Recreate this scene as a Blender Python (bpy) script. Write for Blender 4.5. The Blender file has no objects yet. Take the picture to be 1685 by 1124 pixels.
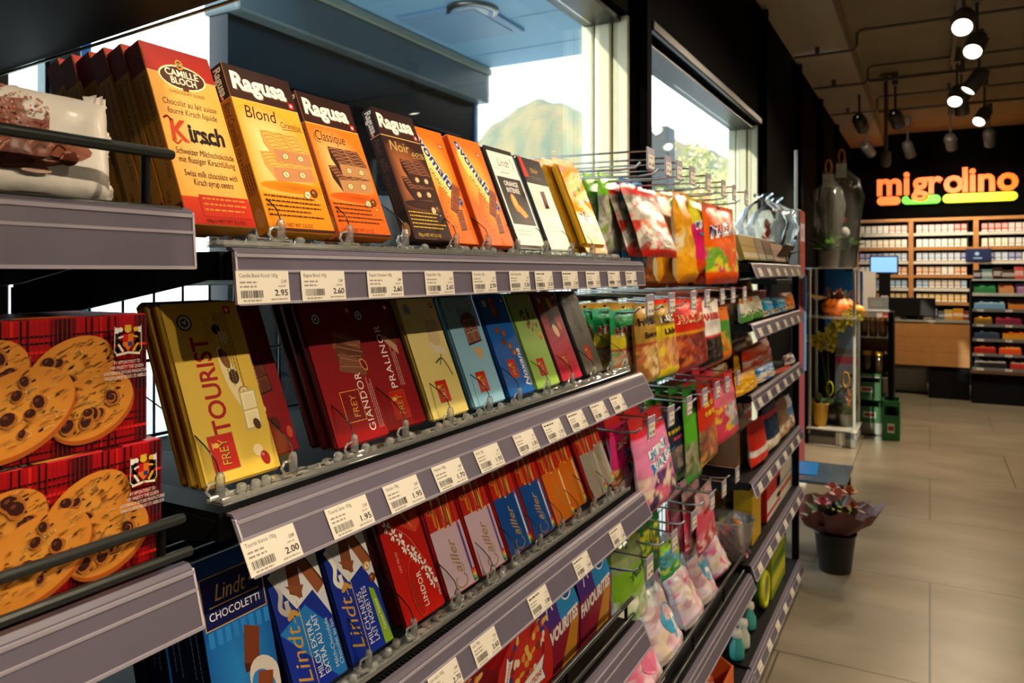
import bpy, bmesh, math, random
from mathutils import Vector, Matrix, noise
C = bpy.context.scene
COL = C.collection
PI = math.pi
R = random.Random(7)

# ------------------------------------------------------------------ camera, sky, lights, exposure
FOC, CX, HY = 1250.0, 842.5, 447.0
TH = math.atan(687.5 / FOC)
H = 1.72
cam_d = bpy.data.cameras.new('camera')
cam_d.sensor_width = 36.0
cam_d.lens = FOC / 1685 * 36
cam_d.shift_y = -(562 - HY) / 1685
cam_d.clip_start = 0.02
cam_d.clip_end = 2000
cam_d.dof.use_dof = True
cam_d.dof.focus_distance = 0.98
cam_d.dof.aperture_fstop = 9.5
cam = bpy.data.objects.new('camera', cam_d)
cam.location = (0, 0, H)
cam.rotation_euler = (PI / 2, 0, TH)
COL.objects.link(cam)
C.camera = cam
C.view_settings.view_transform = 'Standard'
C.view_settings.look = 'None'
C.view_settings.exposure = 0.0
C.view_settings.gamma = 1.0
C.view_settings.use_curve_mapping = False

W = bpy.data.worlds.new('sky')
C.world = W
W.use_nodes = True
nt = W.node_tree
bg = nt.nodes['Background']
geo = nt.nodes.new('ShaderNodeTexCoord')
sep = nt.nodes.new('ShaderNodeSeparateXYZ')
rmp = nt.nodes.new('ShaderNodeValToRGB')
rmp.color_ramp.elements[0].position = 0.0
rmp.color_ramp.elements[0].color = (1.0, 0.97, 0.92, 1)
rmp.color_ramp.elements[1].position = 0.7
rmp.color_ramp.elements[1].color = (0.72, 0.86, 1.0, 1)
nt.links.new(geo.outputs['Generated'], sep.inputs[0])
nt.links.new(sep.outputs['Z'], rmp.inputs[0])
nt.links.new(rmp.outputs[0], bg.inputs[0])
bg.inputs[1].default_value = 5.0
sun_d = bpy.data.lights.new('sun', 'SUN')
sun_d.energy = 6.0
sun_d.color = (1.0, 0.88, 0.66)
sun_d.angle = 0.01
sun = bpy.data.objects.new('sun', sun_d)
sun.rotation_euler = Vector((0.17, 1.0, -0.20)).to_track_quat('-Z', 'Y').to_euler()
COL.objects.link(sun)
SPOT_W = 100.0          # each ceiling spot
SPOT_COL = (1.0, 0.80, 0.56)

# ------------------------------------------------------------------ pixel -> point helpers (a point of the place seen at that pixel)
_s, _c = math.sin(TH), math.cos(TH)
def ray(px, py):
    r = (px - CX) / FOC; v = (HY - py) / FOC
    return (-_s + r * _c, _c + r * _s, v)
def onX(px, py, X):
    d = ray(px, py); t = X / d[0]; return Vector((X, d[1] * t, d[2] * t + H))
def onY(px, py, Y):
    d = ray(px, py); t = Y / d[1]; return Vector((d[0] * t, Y, d[2] * t + H))
def onZ(px, py, Z):
    d = ray(px, py); t = (Z - H) / d[2]; return Vector((d[0] * t, d[1] * t, Z))
def atD(px, py, t):
    d = ray(px, py); return Vector((d[0] * t, d[1] * t, d[2] * t + H))

# ------------------------------------------------------------------ materials
_lin = {}
def L(h):
    if isinstance(h, tuple): return h
    if h not in _lin:
        s = h.lstrip('#'); o = []
        for i in (0, 2, 4):
            x = int(s[i:i + 2], 16) / 255
            o.append(x / 12.92 if x <= 0.04045 else ((x + 0.055) / 1.055) ** 2.4)
        _lin[h] = (o[0], o[1], o[2], 1.0)
    return _lin[h]
def mix(a, b, t):
    a, b = L(a), L(b)
    return tuple(a[i] + (b[i] - a[i]) * t for i in range(3)) + (1.0,)
_mats = {}
def setp(b, **k):
    for n, v in k.items():
        n = n.replace('_', ' ')
        if n in b.inputs: b.inputs[n].default_value = v
def printed(name, rough=0.35, coat=0.0, bump=0.0, metal=0.0, scale=60, spec=0.5):
    """a printed surface: the ink colours sit in the mesh's colour attribute"""
    if name in _mats: return _mats[name]
    m = bpy.data.materials.new(name); m.use_nodes = True
    n = m.node_tree; b = n.nodes['Principled BSDF']
    a = n.nodes.new('ShaderNodeVertexColor'); a.layer_name = 'Col'
    n.links.new(a.outputs[0], b.inputs['Base Color'])
    setp(b, Roughness=rough, Metallic=metal, Coat_Weight=coat, Coat_Roughness=0.12, Specular_IOR_Level=spec)
    if bump:
        t = n.nodes.new('ShaderNodeTexNoise'); t.inputs['Scale'].default_value = scale
        tc = n.nodes.new('ShaderNodeTexCoord'); n.links.new(tc.outputs['Object'], t.inputs['Vector'])
        bp = n.nodes.new('ShaderNodeBump'); bp.inputs['Strength'].default_value = bump; bp.inputs['Distance'].default_value = 0.01
        n.links.new(t.outputs[0], bp.inputs['Height']); n.links.new(bp.outputs[0], b.inputs['Normal'])
    _mats[name] = m
    return m
def flat(h, rough=0.5, metal=0.0, emit=0.0, noise_amt=0.08, scale=25, spec=0.5):
    key = ('flat', h, rough, metal, emit)
    if key in _mats: return _mats[key]
    m = bpy.data.materials.new('paint_' + h.strip('#')); m.use_nodes = True
    n = m.node_tree; b = n.nodes['Principled BSDF']
    setp(b, Roughness=rough, Metallic=metal, Specular_IOR_Level=spec)
    c = L(h)
    if emit:
        b.inputs['Base Color'].default_value = c
        b.inputs['Emission Color'].default_value = c; b.inputs['Emission Strength'].default_value = emit
    else:
        t = n.nodes.new('ShaderNodeTexNoise'); t.inputs['Scale'].default_value = scale
        tc = n.nodes.new('ShaderNodeTexCoord'); n.links.new(tc.outputs['Object'], t.inputs['Vector'])
        r = n.nodes.new('ShaderNodeValToRGB')
        r.color_ramp.elements[0].color = tuple(x * (1 - noise_amt) for x in c[:3]) + (1,)
        r.color_ramp.elements[1].color = tuple(min(1, x * (1 + noise_amt)) for x in c[:3]) + (1,)
        n.links.new(t.outputs[0], r.inputs[0]); n.links.new(r.outputs[0], b.inputs['Base Color'])
    _mats[key] = m
    return m
def clear(name, tint='#ffffff', gloss=0.12, rough=0.06, body=0.0, bodycol='#ffffff'):
    """thin clear plastic, film or glass: mostly see-through, with reflections"""
    if name in _mats: return _mats[name]
    m = bpy.data.materials.new(name); m.use_nodes = True
    n = m.node_tree; n.nodes.clear()
    out = n.nodes.new('ShaderNodeOutputMaterial')
    tr = n.nodes.new('ShaderNodeBsdfTransparent'); tr.inputs[0].default_value = L(tint)
    gl = n.nodes.new('ShaderNodeBsdfGlossy'); gl.inputs['Roughness'].default_value = rough
    lw = n.nodes.new('ShaderNodeLayerWeight'); lw.inputs['Blend'].default_value = 0.25
    ad = n.nodes.new('ShaderNodeMath'); ad.operation = 'ADD'; ad.inputs[1].default_value = gloss * 0.3
    ml = n.nodes.new('ShaderNodeMath'); ml.operation = 'MULTIPLY'; ml.inputs[1].default_value = min(1.0, gloss * 4)
    n.links.new(lw.outputs['Fresnel'], ml.inputs[0]); n.links.new(ml.outputs[0], ad.inputs[0])
    mx = n.nodes.new('ShaderNodeMixShader')
    n.links.new(ad.outputs[0], mx.inputs[0])
    last = tr
    if body:
        df = n.nodes.new('ShaderNodeBsdfDiffuse'); df.inputs[0].default_value = L(bodycol)
        m2 = n.nodes.new('ShaderNodeMixShader'); m2.inputs[0].default_value = body
        n.links.new(tr.outputs[0], m2.inputs[1]); n.links.new(df.outputs[0], m2.inputs[2]); last = m2
    n.links.new(last.outputs[0], mx.inputs[1]); n.links.new(gl.outputs[0], mx.inputs[2])
    n.links.new(mx.outputs[0], out.inputs[0])
    _mats[name] = m
    return m
CARTON = printed('printed_carton', 0.42, 0.03, spec=.18)
PAPER = printed('printed_paper', 0.6)
FILM = printed('printed_film', 0.33, 0.04, 0.25, scale=45, spec=.22)
WRAP = printed('printed_wrapper', 0.36, 0.04, 0.08, scale=30, spec=.25)
PLAIN = printed('coloured_plastic', 0.4)
LEAFM = printed('plant_surface', 0.45)
CLEAR = clear('clear_plastic', '#f6f8f6', 0.42, 0.1, 0.2, '#f2f3ef')
CELLO = clear('cellophane', '#fbfbf8', 0.30, 0.10, 0.035, '#f4f4ee')
GLASS = clear('window_glass', '#eef4f4', 0.10, 0.0)
BLACK = flat('#0a0a0b', 0.6, spec=0.12)
BLACKG = flat('#0e0e0f', 0.35, spec=0.3)
RAIL = flat('#5f5969', 0.36, spec=.4)
STEEL = flat('#8c8c8a', 0.28, 0.9)
CHROME = flat('#b9b9b7', 0.18, 1.0)
DARKWIRE = flat('#2c302f', 0.3, 0.3)
WOOD = flat('#a9743d', 0.45, noise_amt=0.2, scale=9)

# ------------------------------------------------------------------ mesh building
class MB:
    def __init__(s):
        s.v = []; s.f = []; s.c = []; s.m = []; s.sm = []
    def face(s, pts, col='#808080', mat=0, smooth=False):
        i = len(s.v); s.v += [tuple(p) for p in pts]
        s.f.append(tuple(range(i, i + len(pts)))); s.c.append(col); s.m.append(mat); s.sm.append(smooth)
    def mesh(s, vs, fs, col='#808080', mat=0, smooth=False, xf=None):
        i = len(s.v)
        s.v += [tuple(xf @ Vector(p)) if xf else tuple(p) for p in vs]
        for k, f in enumerate(fs):
            s.f.append(tuple(a + i for a in f)); s.m.append(mat); s.sm.append(smooth)
            s.c.append([col[a] for a in f] if isinstance(col, list) else col)
    def box(s, lo, hi, col='#808080', mat=0, ch=0.0, cols=None):
        """chamfered box; cols = {'front','back','left','right','top','bottom'} -> colour"""
        x0, y0, z0 = lo; x1, y1, z1 = hi
        c = min(ch, 0.45 * min(abs(x1 - x0), abs(y1 - y0), abs(z1 - z0)))
        cols = cols or {}
        P = lambda sx, sy, sz, a: ((x1 if sx else x0) + (0 if a == 0 else (-c if sx else c)), (y1 if sy else y0) + (0 if a == 1 else (-c if sy else c)), (z1 if sz else z0) + (0 if a == 2 else (-c if sz else c)))
        nm = (('left', 'right'), ('front', 'back'), ('bottom', 'top'))
        for a in range(3):
            for sd in (0, 1):
                q = []
                for (i, j) in ((0, 0), (1, 0), (1, 1), (0, 1)):
                    t = [0, 0, 0]; t[a] = sd; t[(a + 1) % 3] = i; t[(a + 2) % 3] = j
                    q.append(P(*t, a))
                if not sd: q.reverse()
                s.face(q, cols.get(nm[a][sd], col), mat)
        if c > 0:
            for a in range(3):
                b, d = (a + 1) % 3, (a + 2) % 3
                for i in (0, 1):
                    for j in (0, 1):
                        t = [0, 0, 0]; t[b] = i; t[d] = j
                        t0 = list(t); t0[a] = 0; t1 = list(t); t1[a] = 1
                        q = [P(*t0, b), P(*t1, b), P(*t1, d), P(*t0, d)]
                        if i != j: q.reverse()
                        s.face(q[::-1] if False else q, cols.get(nm[b][i], col), mat)
            for i in (0, 1):
                for j in (0, 1):
                    for k in (0, 1):
                        s.face([P(i, j, k, 0), P(i, j, k, 1), P(i, j, k, 2)], cols.get(nm[0][i], col), mat)
    def tube(s, pts, r, n=8, col='#808080', mat=0, caps=True):
        pts = [Vector(p) for p in pts]; rings = []
        up = None
        for i, p in enumerate(pts):
            d = (pts[min(i + 1, len(pts) - 1)] - pts[max(i - 1, 0)]).normalized()
            if up is None or abs(up.dot(d)) > 0.98:
                up = Vector((0, 0, 1)) if abs(d.z) < 0.9 else Vector((1, 0, 0))
            a = d.cross(up).normalized(); b = a.cross(d).normalized(); up = b
            rr = r[i] if isinstance(r, (list, tuple)) else r
            rings.append([p + a * math.cos(2 * PI * k / n) * rr + b * math.sin(2 * PI * k / n) * rr for k in range(n)])
        vs = [q for g in rings for q in g]; fs = []
        for i in range(len(pts) - 1):
            for k in range(n):
                fs.append((i * n + k, i * n + (k + 1) % n, (i + 1) * n + (k + 1) % n, (i + 1) * n + k))
        s.mesh(vs, fs, col, mat, True)
        if caps:
            s.face(rings[0], col, mat); s.face(rings[-1][::-1], col, mat)
    def lathe(s, prof, n=20, col='#808080', mat=0, xf=None, smooth=True, cols=None):
        vs = []; fs = []; cl = []
        for i, (r, z) in enumerate(prof):
            for k in range(n):
                a = 2 * PI * k / n; vs.append((r * math.cos(a), r * math.sin(a), z)); cl.append(cols[i] if cols else col)
        for i in range(len(prof) - 1):
            for k in range(n):
                fs.append((i * n + k, i * n + (k + 1) % n, (i + 1) * n + (k + 1) % n, (i + 1) * n + k))
        s.mesh(vs, fs, cl if cols else col, mat, smooth, xf)
    def prism(s, poly, axis, a0, a1, col='#808080', mat=0):
        """poly of 2D points in the other two axes, extruded along axis (0,1,2)"""
        def P(p, a):
            t = [0, 0, 0]; t[axis] = a; t[(axis + 1) % 3] = p[0]; t[(axis + 2) % 3] = p[1]; return tuple(t)
        n = len(poly)
        s.face([P(p, a1) for p in poly], col, mat); s.face([P(p, a0) for p in poly][::-1], col, mat)
        for i in range(n):
            p, q = poly[i], poly[(i + 1) % n]
            s.face([P(p, a0), P(q, a0), P(q, a1), P(p, a1)], col, mat)
    def ball(s, c, r, n=10, m=7, col='#808080', mat=0, sq=(1, 1, 1)):
        prof = [(math.sin(PI * i / m) * r + 1e-5, -math.cos(PI * i / m) * r) for i in range(m + 1)]
        s.lathe(prof, n, col, mat, Matrix.Translation(Vector(c)) @ Matrix.Diagonal((*sq, 1)))
    def data(s, name, mats):
        me = bpy.data.meshes.new(name)
        me.from_pydata(s.v, [], s.f)
        for m in (mats if isinstance(mats, (list, tuple)) else [mats]): me.materials.append(m)
        me.polygons.foreach_set('material_index', s.m)
        me.polygons.foreach_set('use_smooth', s.sm)
        ca = me.color_attributes.new('Col', 'FLOAT_COLOR', 'CORNER')
        buf = []
        for f, c in zip(s.f, s.c):
            if isinstance(c, list):
                for x in c: buf += L(x)
            else:
                buf += L(c) * len(f)
        ca.data.foreach_set('color', buf)
        me.update()
        return me
    def build(s, name, mats, parent=None, loc=None, rot=None):
        o = bpy.data.objects.new(name, s.data(name, mats)); COL.objects.link(o)
        if parent: o.parent = parent
        if loc is not None: o.location = loc
        if rot is not None: o.rotation_euler = rot
        return o
def tag(o, label=None, cat=None, group=None, kind=None):
    if label: o['label'] = label
    if cat: o['category'] = cat
    if group: o['group'] = group
    if kind: o['kind'] = kind
    return o
def thing(name, label, cat, loc=(0, 0, 0), rot=(0, 0, 0), group=None):
    o = bpy.data.objects.new(name, None); o.empty_display_size = 0.05
    COL.objects.link(o); o.location = loc; o.rotation_euler = rot
    return tag(o, label, cat, group)
def struct(name, mb, mats, label=None):
    return tag(mb.build(name, mats), label, None, None, 'structure')
def kids(o): return [x for x in bpy.data.objects if x.parent == o]
_kid = {}
def dup(o, label=None, loc=None, rot=None, group=None):
    def cp(a, par):
        c = a.copy(); COL.objects.link(c)
        if par: c.parent = par
        ks = _kid.get(a.name)
        if ks is None: ks = [k for k in a.children]; _kid[a.name] = ks
        for k in ks: cp(k, c)
        return c
    c = cp(o, None)
    if label: c['label'] = label
    if group: c['group'] = group
    if loc is not None: c.location = loc
    if rot is not None: c.rotation_euler = rot
    return c

# ------------------------------------------------------------------ lettering (built-in font turned into polygons) and printed artwork
_txt = {}
def glyphs(s, bold=0.0, shear=0.0, spacing=1.0):
    key = (s, bold, shear, spacing)
    if key in _txt: return _txt[key]
    cu = bpy.data.curves.new('t', 'FONT'); cu.body = s; cu.size = 1.0; cu.resolution_u = 3
    cu.offset = bold; cu.shear = shear; cu.space_character = spacing
    ob = bpy.data.objects.new('t', cu); COL.objects.link(ob)
    me = bpy.data.meshes.new_from_object(ob.evaluated_get(bpy.context.evaluated_depsgraph_get()))
    vs = [(v.co.x, v.co.y) for v in me.vertices]; fs = [tuple(p.vertices) for p in me.polygons]
    bpy.data.objects.remove(ob); bpy.data.curves.remove(cu); bpy.data.meshes.remove(me)
    if vs:
        x0 = min(v[0] for v in vs); x1 = max(v[0] for v in vs)
        vs = [(v[0] - x0, v[1]) for v in vs]; w = x1 - x0
    else: w = 1
    _txt[key] = (vs, fs, w)
    return _txt[key]
class Art:
    """flat print in millimetres on a surface P(u_m, v_m, offset)"""
    def __init__(s, mb, P, mat=0, step=1.5e-5, base=4e-5):
        s.mb, s.P, s.mat, s.step, s.k, s.base = mb, P, mat, step, 0, base
    def off(s):
        s.k += 1; return s.base + s.k * s.step
    def poly(s, pts, col):
        o = s.off(); s.mb.face([s.P(u / 1000, v / 1000, o) for u, v in pts], col, s.mat)
    def rect(s, u0, v0, u1, v1, col, col2=None):
        """col2: colour of the top edge"""
        c = [col, col, col2, col2] if col2 else col
        s.poly([(u0, v0), (u1, v0), (u1, v1), (u0, v1)], c)
    def ell(s, cx, cy, rx, ry, col, rot=0, n=20, rim=None, a0=0, a1=2 * PI):
        o = s.off(); cr, sr = math.cos(rot), math.sin(rot)
        q = lambda x, y: s.P((cx + x * cr - y * sr) / 1000, (cy + x * sr + y * cr) / 1000, o)
        pts = [q(rx * math.cos(a0 + (a1 - a0) * i / n), ry * math.sin(a0 + (a1 - a0) * i / n)) for i in range(n + 1)]
        if rim is None: s.mb.face(pts[:-1] if a1 - a0 > 6.28 else pts, col, s.mat)
        else:
            ctr = q(0, 0)
            for i in range(n): s.mb.face([ctr, pts[i], pts[i + 1]], [col, rim, rim], s.mat)
    def line(s, pts, w, col):
        o = s.off()
        for (a, b) in zip(pts, pts[1:]):
            d = (Vector(b) - Vector(a))
            if d.length < 1e-6: continue
            n = Vector((-d.y, d.x)).normalized() * w / 2; e = d.normalized() * w * 0.25
            a2, b2 = Vector(a) - e, Vector(b) + e
            s.mb.face([s.P(p.x / 1000, p.y / 1000, o) for p in (a2 - n, b2 - n, b2 + n, a2 + n)], col, s.mat)
    def curve(s, pts, w, col, n=6):
        """smooth line through pts"""
        P = [Vector(p) for p in pts]; P = [P[0]] + P + [P[-1]]; o = []
        for i in range(1, len(P) - 2):
            for k in range(n):
                t = k / n; a, b, c, d = P[i - 1], P[i], P[i + 1], P[i + 2]
                o.append(0.5 * ((2 * b) + (c - a) * t + (2 * a - 5 * b + 4 * c - d) * t * t + (3 * b - a - 3 * c + d) * t ** 3))
        o.append(P[-2]); s.line([tuple(p) for p in o], w, col)
    def text(s, t, x, y, size, col, rot=0, bold=0.0, shear=0.0, w=None, align='l', spacing=1.0, h=None):
        vs, fs, tw = glyphs(t, bold, shear, spacing)
        sx = size if w is None else w / tw
        sy = size
        x0 = 0 if align == 'l' else (-tw * sx / 2 if align == 'c' else -tw * sx)
        cr, sr = math.cos(rot), math.sin(rot); o = s.off(); pv = []
        for (a, b) in vs:
            a = a * sx + x0; b = b * sy
            pv.append(s.P((x + a * cr - b * sr) / 1000, (y + a * sr + b * cr) / 1000, o))
        s.mb.mesh(pv, fs, col, s.mat)
    def lines(s, x, y, w, n, dy, size, col, seed=0, rot=0, ragged=0.25, words='ab'):
        """small print: rows of short dashes standing for unreadable text"""
        r = random.Random(seed); cr, sr = math.cos(rot), math.sin(rot); o = s.off()
        for i in range(n):
            u = 0; wi = w * (1 - ragged * r.random())
            while u < wi:
                l = min(size * r.uniform(0.9, 2.6), wi - u)
                q = []
                for (a, b) in ((u, 0), (u + l, 0), (u + l, size * 0.62), (u, size * 0.62)):
                    b -= i * dy
                    q.append(s.P((x + a * cr - b * sr) / 1000, (y + a * sr + b * cr) / 1000, o))
                s.mb.face(q, col, s.mat); u += l + size * 0.45
    # --- pictures
    def nut(s, x, y, r, rot=0.3):
        s.ell(x, y, r, r * .82, '#d9b27a', rot, rim='#a8743a'); s.ell(x + r * .08, y, r * .72, r * .58, '#f3e0b5', rot)
        s.ell(x + r * .1, y, r * .13, r * .4, '#8f5a26', rot)
    def hazel(s, x, y, r):
        s.ell(x, y, r, r * .9, '#8a4a1c', 0.5, rim='#5a2a0e'); s.ell(x - r * .2, y + r * .2, r * .35, r * .25, '#c58a4d', .4)
    def slab(s, x, y, w, h, d, top, front, left, stripe, rot=0.0):
        """a slice of filled bar seen from above: top with wavy icing, cut front, left end"""
        cr, sr = math.cos(rot), math.sin(rot)
        q = lambda a, b: (x + a * cr - b * sr, y + a * sr + b * cr)
        s.poly([q(0, 0), q(w, 0), q(w + d * .0, h * .0 + h), q(0, h)], front)
        s.poly([q(0, h), q(w, h), q(w - d * .55, h + d), q(-d * .55, h + d)], top)
        s.poly([q(0, 0), q(0, h), q(-d * .55, h + d), q(-d * .55, d)], left)
        for i in range(5):
            t = (i + .5) / 5
            s.curve([q(-d * .55 * t + k * w / 6, h + d * t + (1 if k % 2 else -1) * d * .05) for k in range(7)], d * .05, stripe, 3)
        s.line([q(w * .5, h), q(w * .5 - d * .55, h + d)], d * .06, stripe)
        for k in range(2): s.nut(*q(w * (.27 + .42 * k), h * .5), h * .34)
    def squares(s, x, y, a, n, m, col, hi, lo, rot=0.0, sk=0.25):
        """a piece of chocolate bar: n x m bevelled squares"""
        cr, sr = math.cos(rot), math.sin(rot)
        q = lambda u, v: (x + (u + v * sk) * cr - v * sr, y + (u + v * sk) * sr + v * cr)
        s.poly([q(-.06 * a, -.12 * a), q(n * a + .06 * a, -.12 * a), q(n * a + .06 * a, m * a + .06 * a), q(-.06 * a, m * a + .06 * a)], lo)
        for i in range(n):
            for j in range(m):
                u, v = i * a, j * a
                s.poly([q(u + .05 * a, v + .05 * a), q(u + .95 * a, v + .05 * a), q(u + .95 * a, v + .95 * a), q(u + .05 * a, v + .95 * a)], hi)
                s.poly([q(u + .16 * a, v + .08 * a), q(u + .92 * a, v + .08 * a), q(u + .86 * a, v + .84 * a), q(u + .16 * a, v + .84 * a)], col)
    def cross(s, x, y, a):
        s.rect(x - a, y - a, x + a, y + a, '#d4121a'); s.rect(x - a * .62, y - a * .2, x + a * .62, y + a * .2, '#ffffff'); s.rect(x - a * .2, y - a * .62, x + a * .2, y + a * .62, '#ffffff')
# ================================================================== THE SETTING
def noisy(name, c1, c2, scale, rough, detail=6, stretch=(1, 1, 1), bump=0.0, spec=0.5):
    m = bpy.data.materials.new(name); m.use_nodes = True
    n = m.node_tree; b = n.nodes['Principled BSDF']
    tc = n.nodes.new('ShaderNodeTexCoord'); mp = n.nodes.new('ShaderNodeMapping'); mp.inputs['Scale'].default_value = stretch
    t = n.nodes.new('ShaderNodeTexNoise'); t.inputs['Scale'].default_value = scale; t.inputs['Detail'].default_value = detail
    r = n.nodes.new('ShaderNodeValToRGB')
    r.color_ramp.elements[0].position = 0.3; r.color_ramp.elements[1].position = 0.7
    r.color_ramp.elements[0].color = L(c1); r.color_ramp.elements[1].color = L(c2)
    n.links.new(tc.outputs['Object'], mp.inputs[0]); n.links.new(mp.outputs[0], t.inputs['Vector'])
    n.links.new(t.outputs[0], r.inputs[0]); n.links.new(r.outputs[0], b.inputs['Base Color'])
    setp(b, Roughness=rough, Specular_IOR_Level=spec)
    if bump:
        bp = n.nodes.new('ShaderNodeBump'); bp.inputs['Strength'].default_value = bump
        n.links.new(t.outputs[0], bp.inputs['Height']); n.links.new(bp.outputs[0], b.inputs['Normal'])
    return m
def tile_mat():
    m = noisy('floor_tile', '#6f6655', '#8b8170', 1.6, 0.32, 9, (1.0, 2.2, 1))
    n = m.node_tree; b = n.nodes['Principled BSDF']
    br = n.nodes.new('ShaderNodeTexBrick')
    br.offset = 0.5; br.inputs['Scale'].default_value = 1.0
    br.inputs['Brick Width'].default_value = 1.2; br.inputs['Row Height'].default_value = 1.2
    br.inputs['Mortar Size'].default_value = 0.005
    tc = n.nodes.new('ShaderNodeTexCoord'); n.links.new(tc.outputs['Object'], br.inputs['Vector'])
    rr = n.nodes['Color Ramp'] if 'Color Ramp' in n.nodes else [x for x in n.nodes if x.type == 'VALTORGB'][0]
    dk = n.nodes.new('ShaderNodeMixRGB'); dk.blend_type = 'MIX'
    n.links.new(br.outputs['Fac'], dk.inputs[0]); n.links.new(rr.outputs[0], dk.inputs[1]); dk.inputs[2].default_value = L('#4d473c')
    br.inputs['Color1'].default_value = (1, 1, 1, 1)
    n.links.new(dk.outputs[0], b.inputs['Base Color'])
    return m
XW = -1.15                  # inner face of the window wall
XO = -1.37                  # its outer face
CEIL = 3.95
WT = 2.84                   # window tops
YB = 13.8
m = MB(); m.box((XO, -3.2, -0.1), (5.2, YB + .2, 0.0)); struct('floor', m, tile_mat(), 'grey beige stone tile floor')
m = MB(); m.box((XO, -3.2, CEIL), (5.2, YB + .2, CEIL + .1)); struct('ceiling', m, noisy('ceiling_paint', '#8f7e61', '#998869', 3, .8), 'dark taupe painted ceiling')
WALLM = noisy('black_panel', '#050505', '#080706', 5, .8, spec=.02)
m = MB()
def wl(y0, y1, z0, z1): m.box((XO, y0, z0), (XW, y1, z1))
wl(-3.2, 7.0, WT, CEIL); wl(-3.2, .46, 0, WT); wl(3.17, 3.40, 0, WT); wl(6.01, YB, 0, WT); wl(7.0, YB, WT, CEIL)
for y in (3.28, 6.12, 7.9, 9.6, 11.4): m.box((XW, y - .03, 0), (XW + .05, y + .03, CEIL - .2))
struct('wall_left', m, WALLM, 'black panelled window wall')
m = MB(); m.box((XO, YB, 0), (5.2, YB + .15, CEIL)); struct('wall_back', m, WALLM, 'black wall behind the counter')
m = MB(); m.box((5.0, -3.2, 0), (5.2, YB, CEIL)); struct('wall_right', m, noisy('plaster', '#b9ab95', '#c4b7a1', 4, .8))
m = MB(); m.box((XO, -3.3, 0), (5.2, -3.2, CEIL)); struct('wall_front', m, noisy('plaster2', '#8f8574', '#978c7a', 4, .8))
m = MB(); m.box((XW, -3.2, 3.77), (-.65, YB, CEIL - .002)); struct('trim_1', m, noisy('duct_paint', '#a8967a', '#b3a184', 6, .6, 4, (1, .2, 1)), 'taupe boxed duct along the top of the window wall')
# window frames: pale aluminium jambs, black head and glass
FRAME = flat('#d8d2b4', 0.4)
for i, (y0, y1) in enumerate(((.46, 3.17), (3.40, 6.01)), 1):
    root = thing('window_%d' % i, None, None); tag(root, kind='structure')
    f = MB()
    for k, (xa, xb, dy) in enumerate(((XO, XO + .05, .03), (XO + .055, XO + .08, .012), (XO + .085, XO + .135, .035), (XO + .14, XO + .165, .01), (XO + .17, XW - .004, .028))):
        f.box((xa, y1 - dy, .1), (xb, y1 - .001, WT), ch=.003)
    o = f.build('jamb', FRAME, root); tag(o, 'pale cream profiled window jamb')
    f = MB(); f.box((XO + .02, y0, WT - .03), (XW - .03, y1 - .04, WT - .001)); f.box((XO + .02, y0, 0), (XW, y1, .1)); f.build('head_and_sill', BLACKG, root)
    f = MB(); f.box((XO + .060, y0 + .01, .1), (XO + .068, y1 - .036, WT - .031)); f.build('pane', GLASS, root)
m = MB(); m.box((XW, 3.4, WT - .0), (XW + .03, 6.0, WT + .05), ch=.006); struct('trim_2', m, BLACKG, 'black rail above the second window')

# ------------------------------------------------------------------ outside
m = MB(); m.box((-60, -60, -.25), (XO - .01, 60, -.12)); struct('ground', m, noisy('paving', '#e6e2da', '#efebe3', .7, .8))
m = MB(); m.box((-3.3, 2.67, 3.32), (XO - .02, 5.15, 3.52))
for k in range(4): m.box((-3.3, 3.0 + k * .6, 3.316), (XO - .02, 3.012 + k * .6, 3.32))
struct('canopy', m, noisy('canopy_paint', '#94ccf2', '#9fd4f6', .6, .6), 'blue tinted underside of the forecourt canopy')
p = onZ(777, 18, 3.31); q = onZ(760, 40, 3.31)
k = thing('downlight', 'round recessed light in the blue canopy outside', 'ceiling light', (p.x, p.y, 3.31))
m = MB(); m.lathe([(.001, -.012), (.10, -.012), (.13, 0), (.13, .012)], 20); m.build('lens', flat('#d6dcdf', .3), k)
m = MB(); m.lathe([(.13, -.014), (.16, -.012), (.165, .009), (.13, .009)], 20); m.build('trim_ring', STEEL, k)
m = MB(); m.box((q.x - .3, q.y - .3, 3.298), (q.x + .3, q.y + .3, 3.32), ch=.006); m.box((q.x - .24, q.y - .24, 3.292), (q.x + .24, q.y + .24, 3.3), ch=.003)
tag(m.build('ceiling_panel', flat('#8fbbe2', .5)), 'pale square panel in the blue canopy outside', 'panel')
# dark kiosk with a grey fascia under the canopy
k = thing('kiosk', 'dark glazed kiosk with grey fascia under the canopy outside', 'building', (-3.03, 2.67, 0))
m = MB(); m.box((-.26, 0, 3.04), (0, 2.48, 3.26), ch=.01); m.build('fascia', noisy('fascia_paint', '#5f6d70', '#6a787c', 2, .35), k)
m = MB(); m.box((-.26, 0.0, 3.26), (.015, 2.49, 3.312), ch=.004); m.build('cornice', flat('#b7b8a5', .5), k)
m = MB(); m.box((-.24, .02, -.1), (-.10, 2.40, 3.04)); m.build('body', noisy('dark_cladding', '#0d1113', '#12171a', 3, .25), k)
m = MB()
for y in (.35, 1.0, 1.65): m.box((-.10, y, .1), (-.085, y + .55, 2.75), ch=.004)
m.build('glazing', noisy('dark_glass', '#0a1116', '#0e1d2b', 1, .05), k)
m = MB(); m.box((-.25, 2.405, 0), (-.09, 2.45, 3.04)); m.build('corner_post', flat('#2f6ea8', .4), k)
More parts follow.
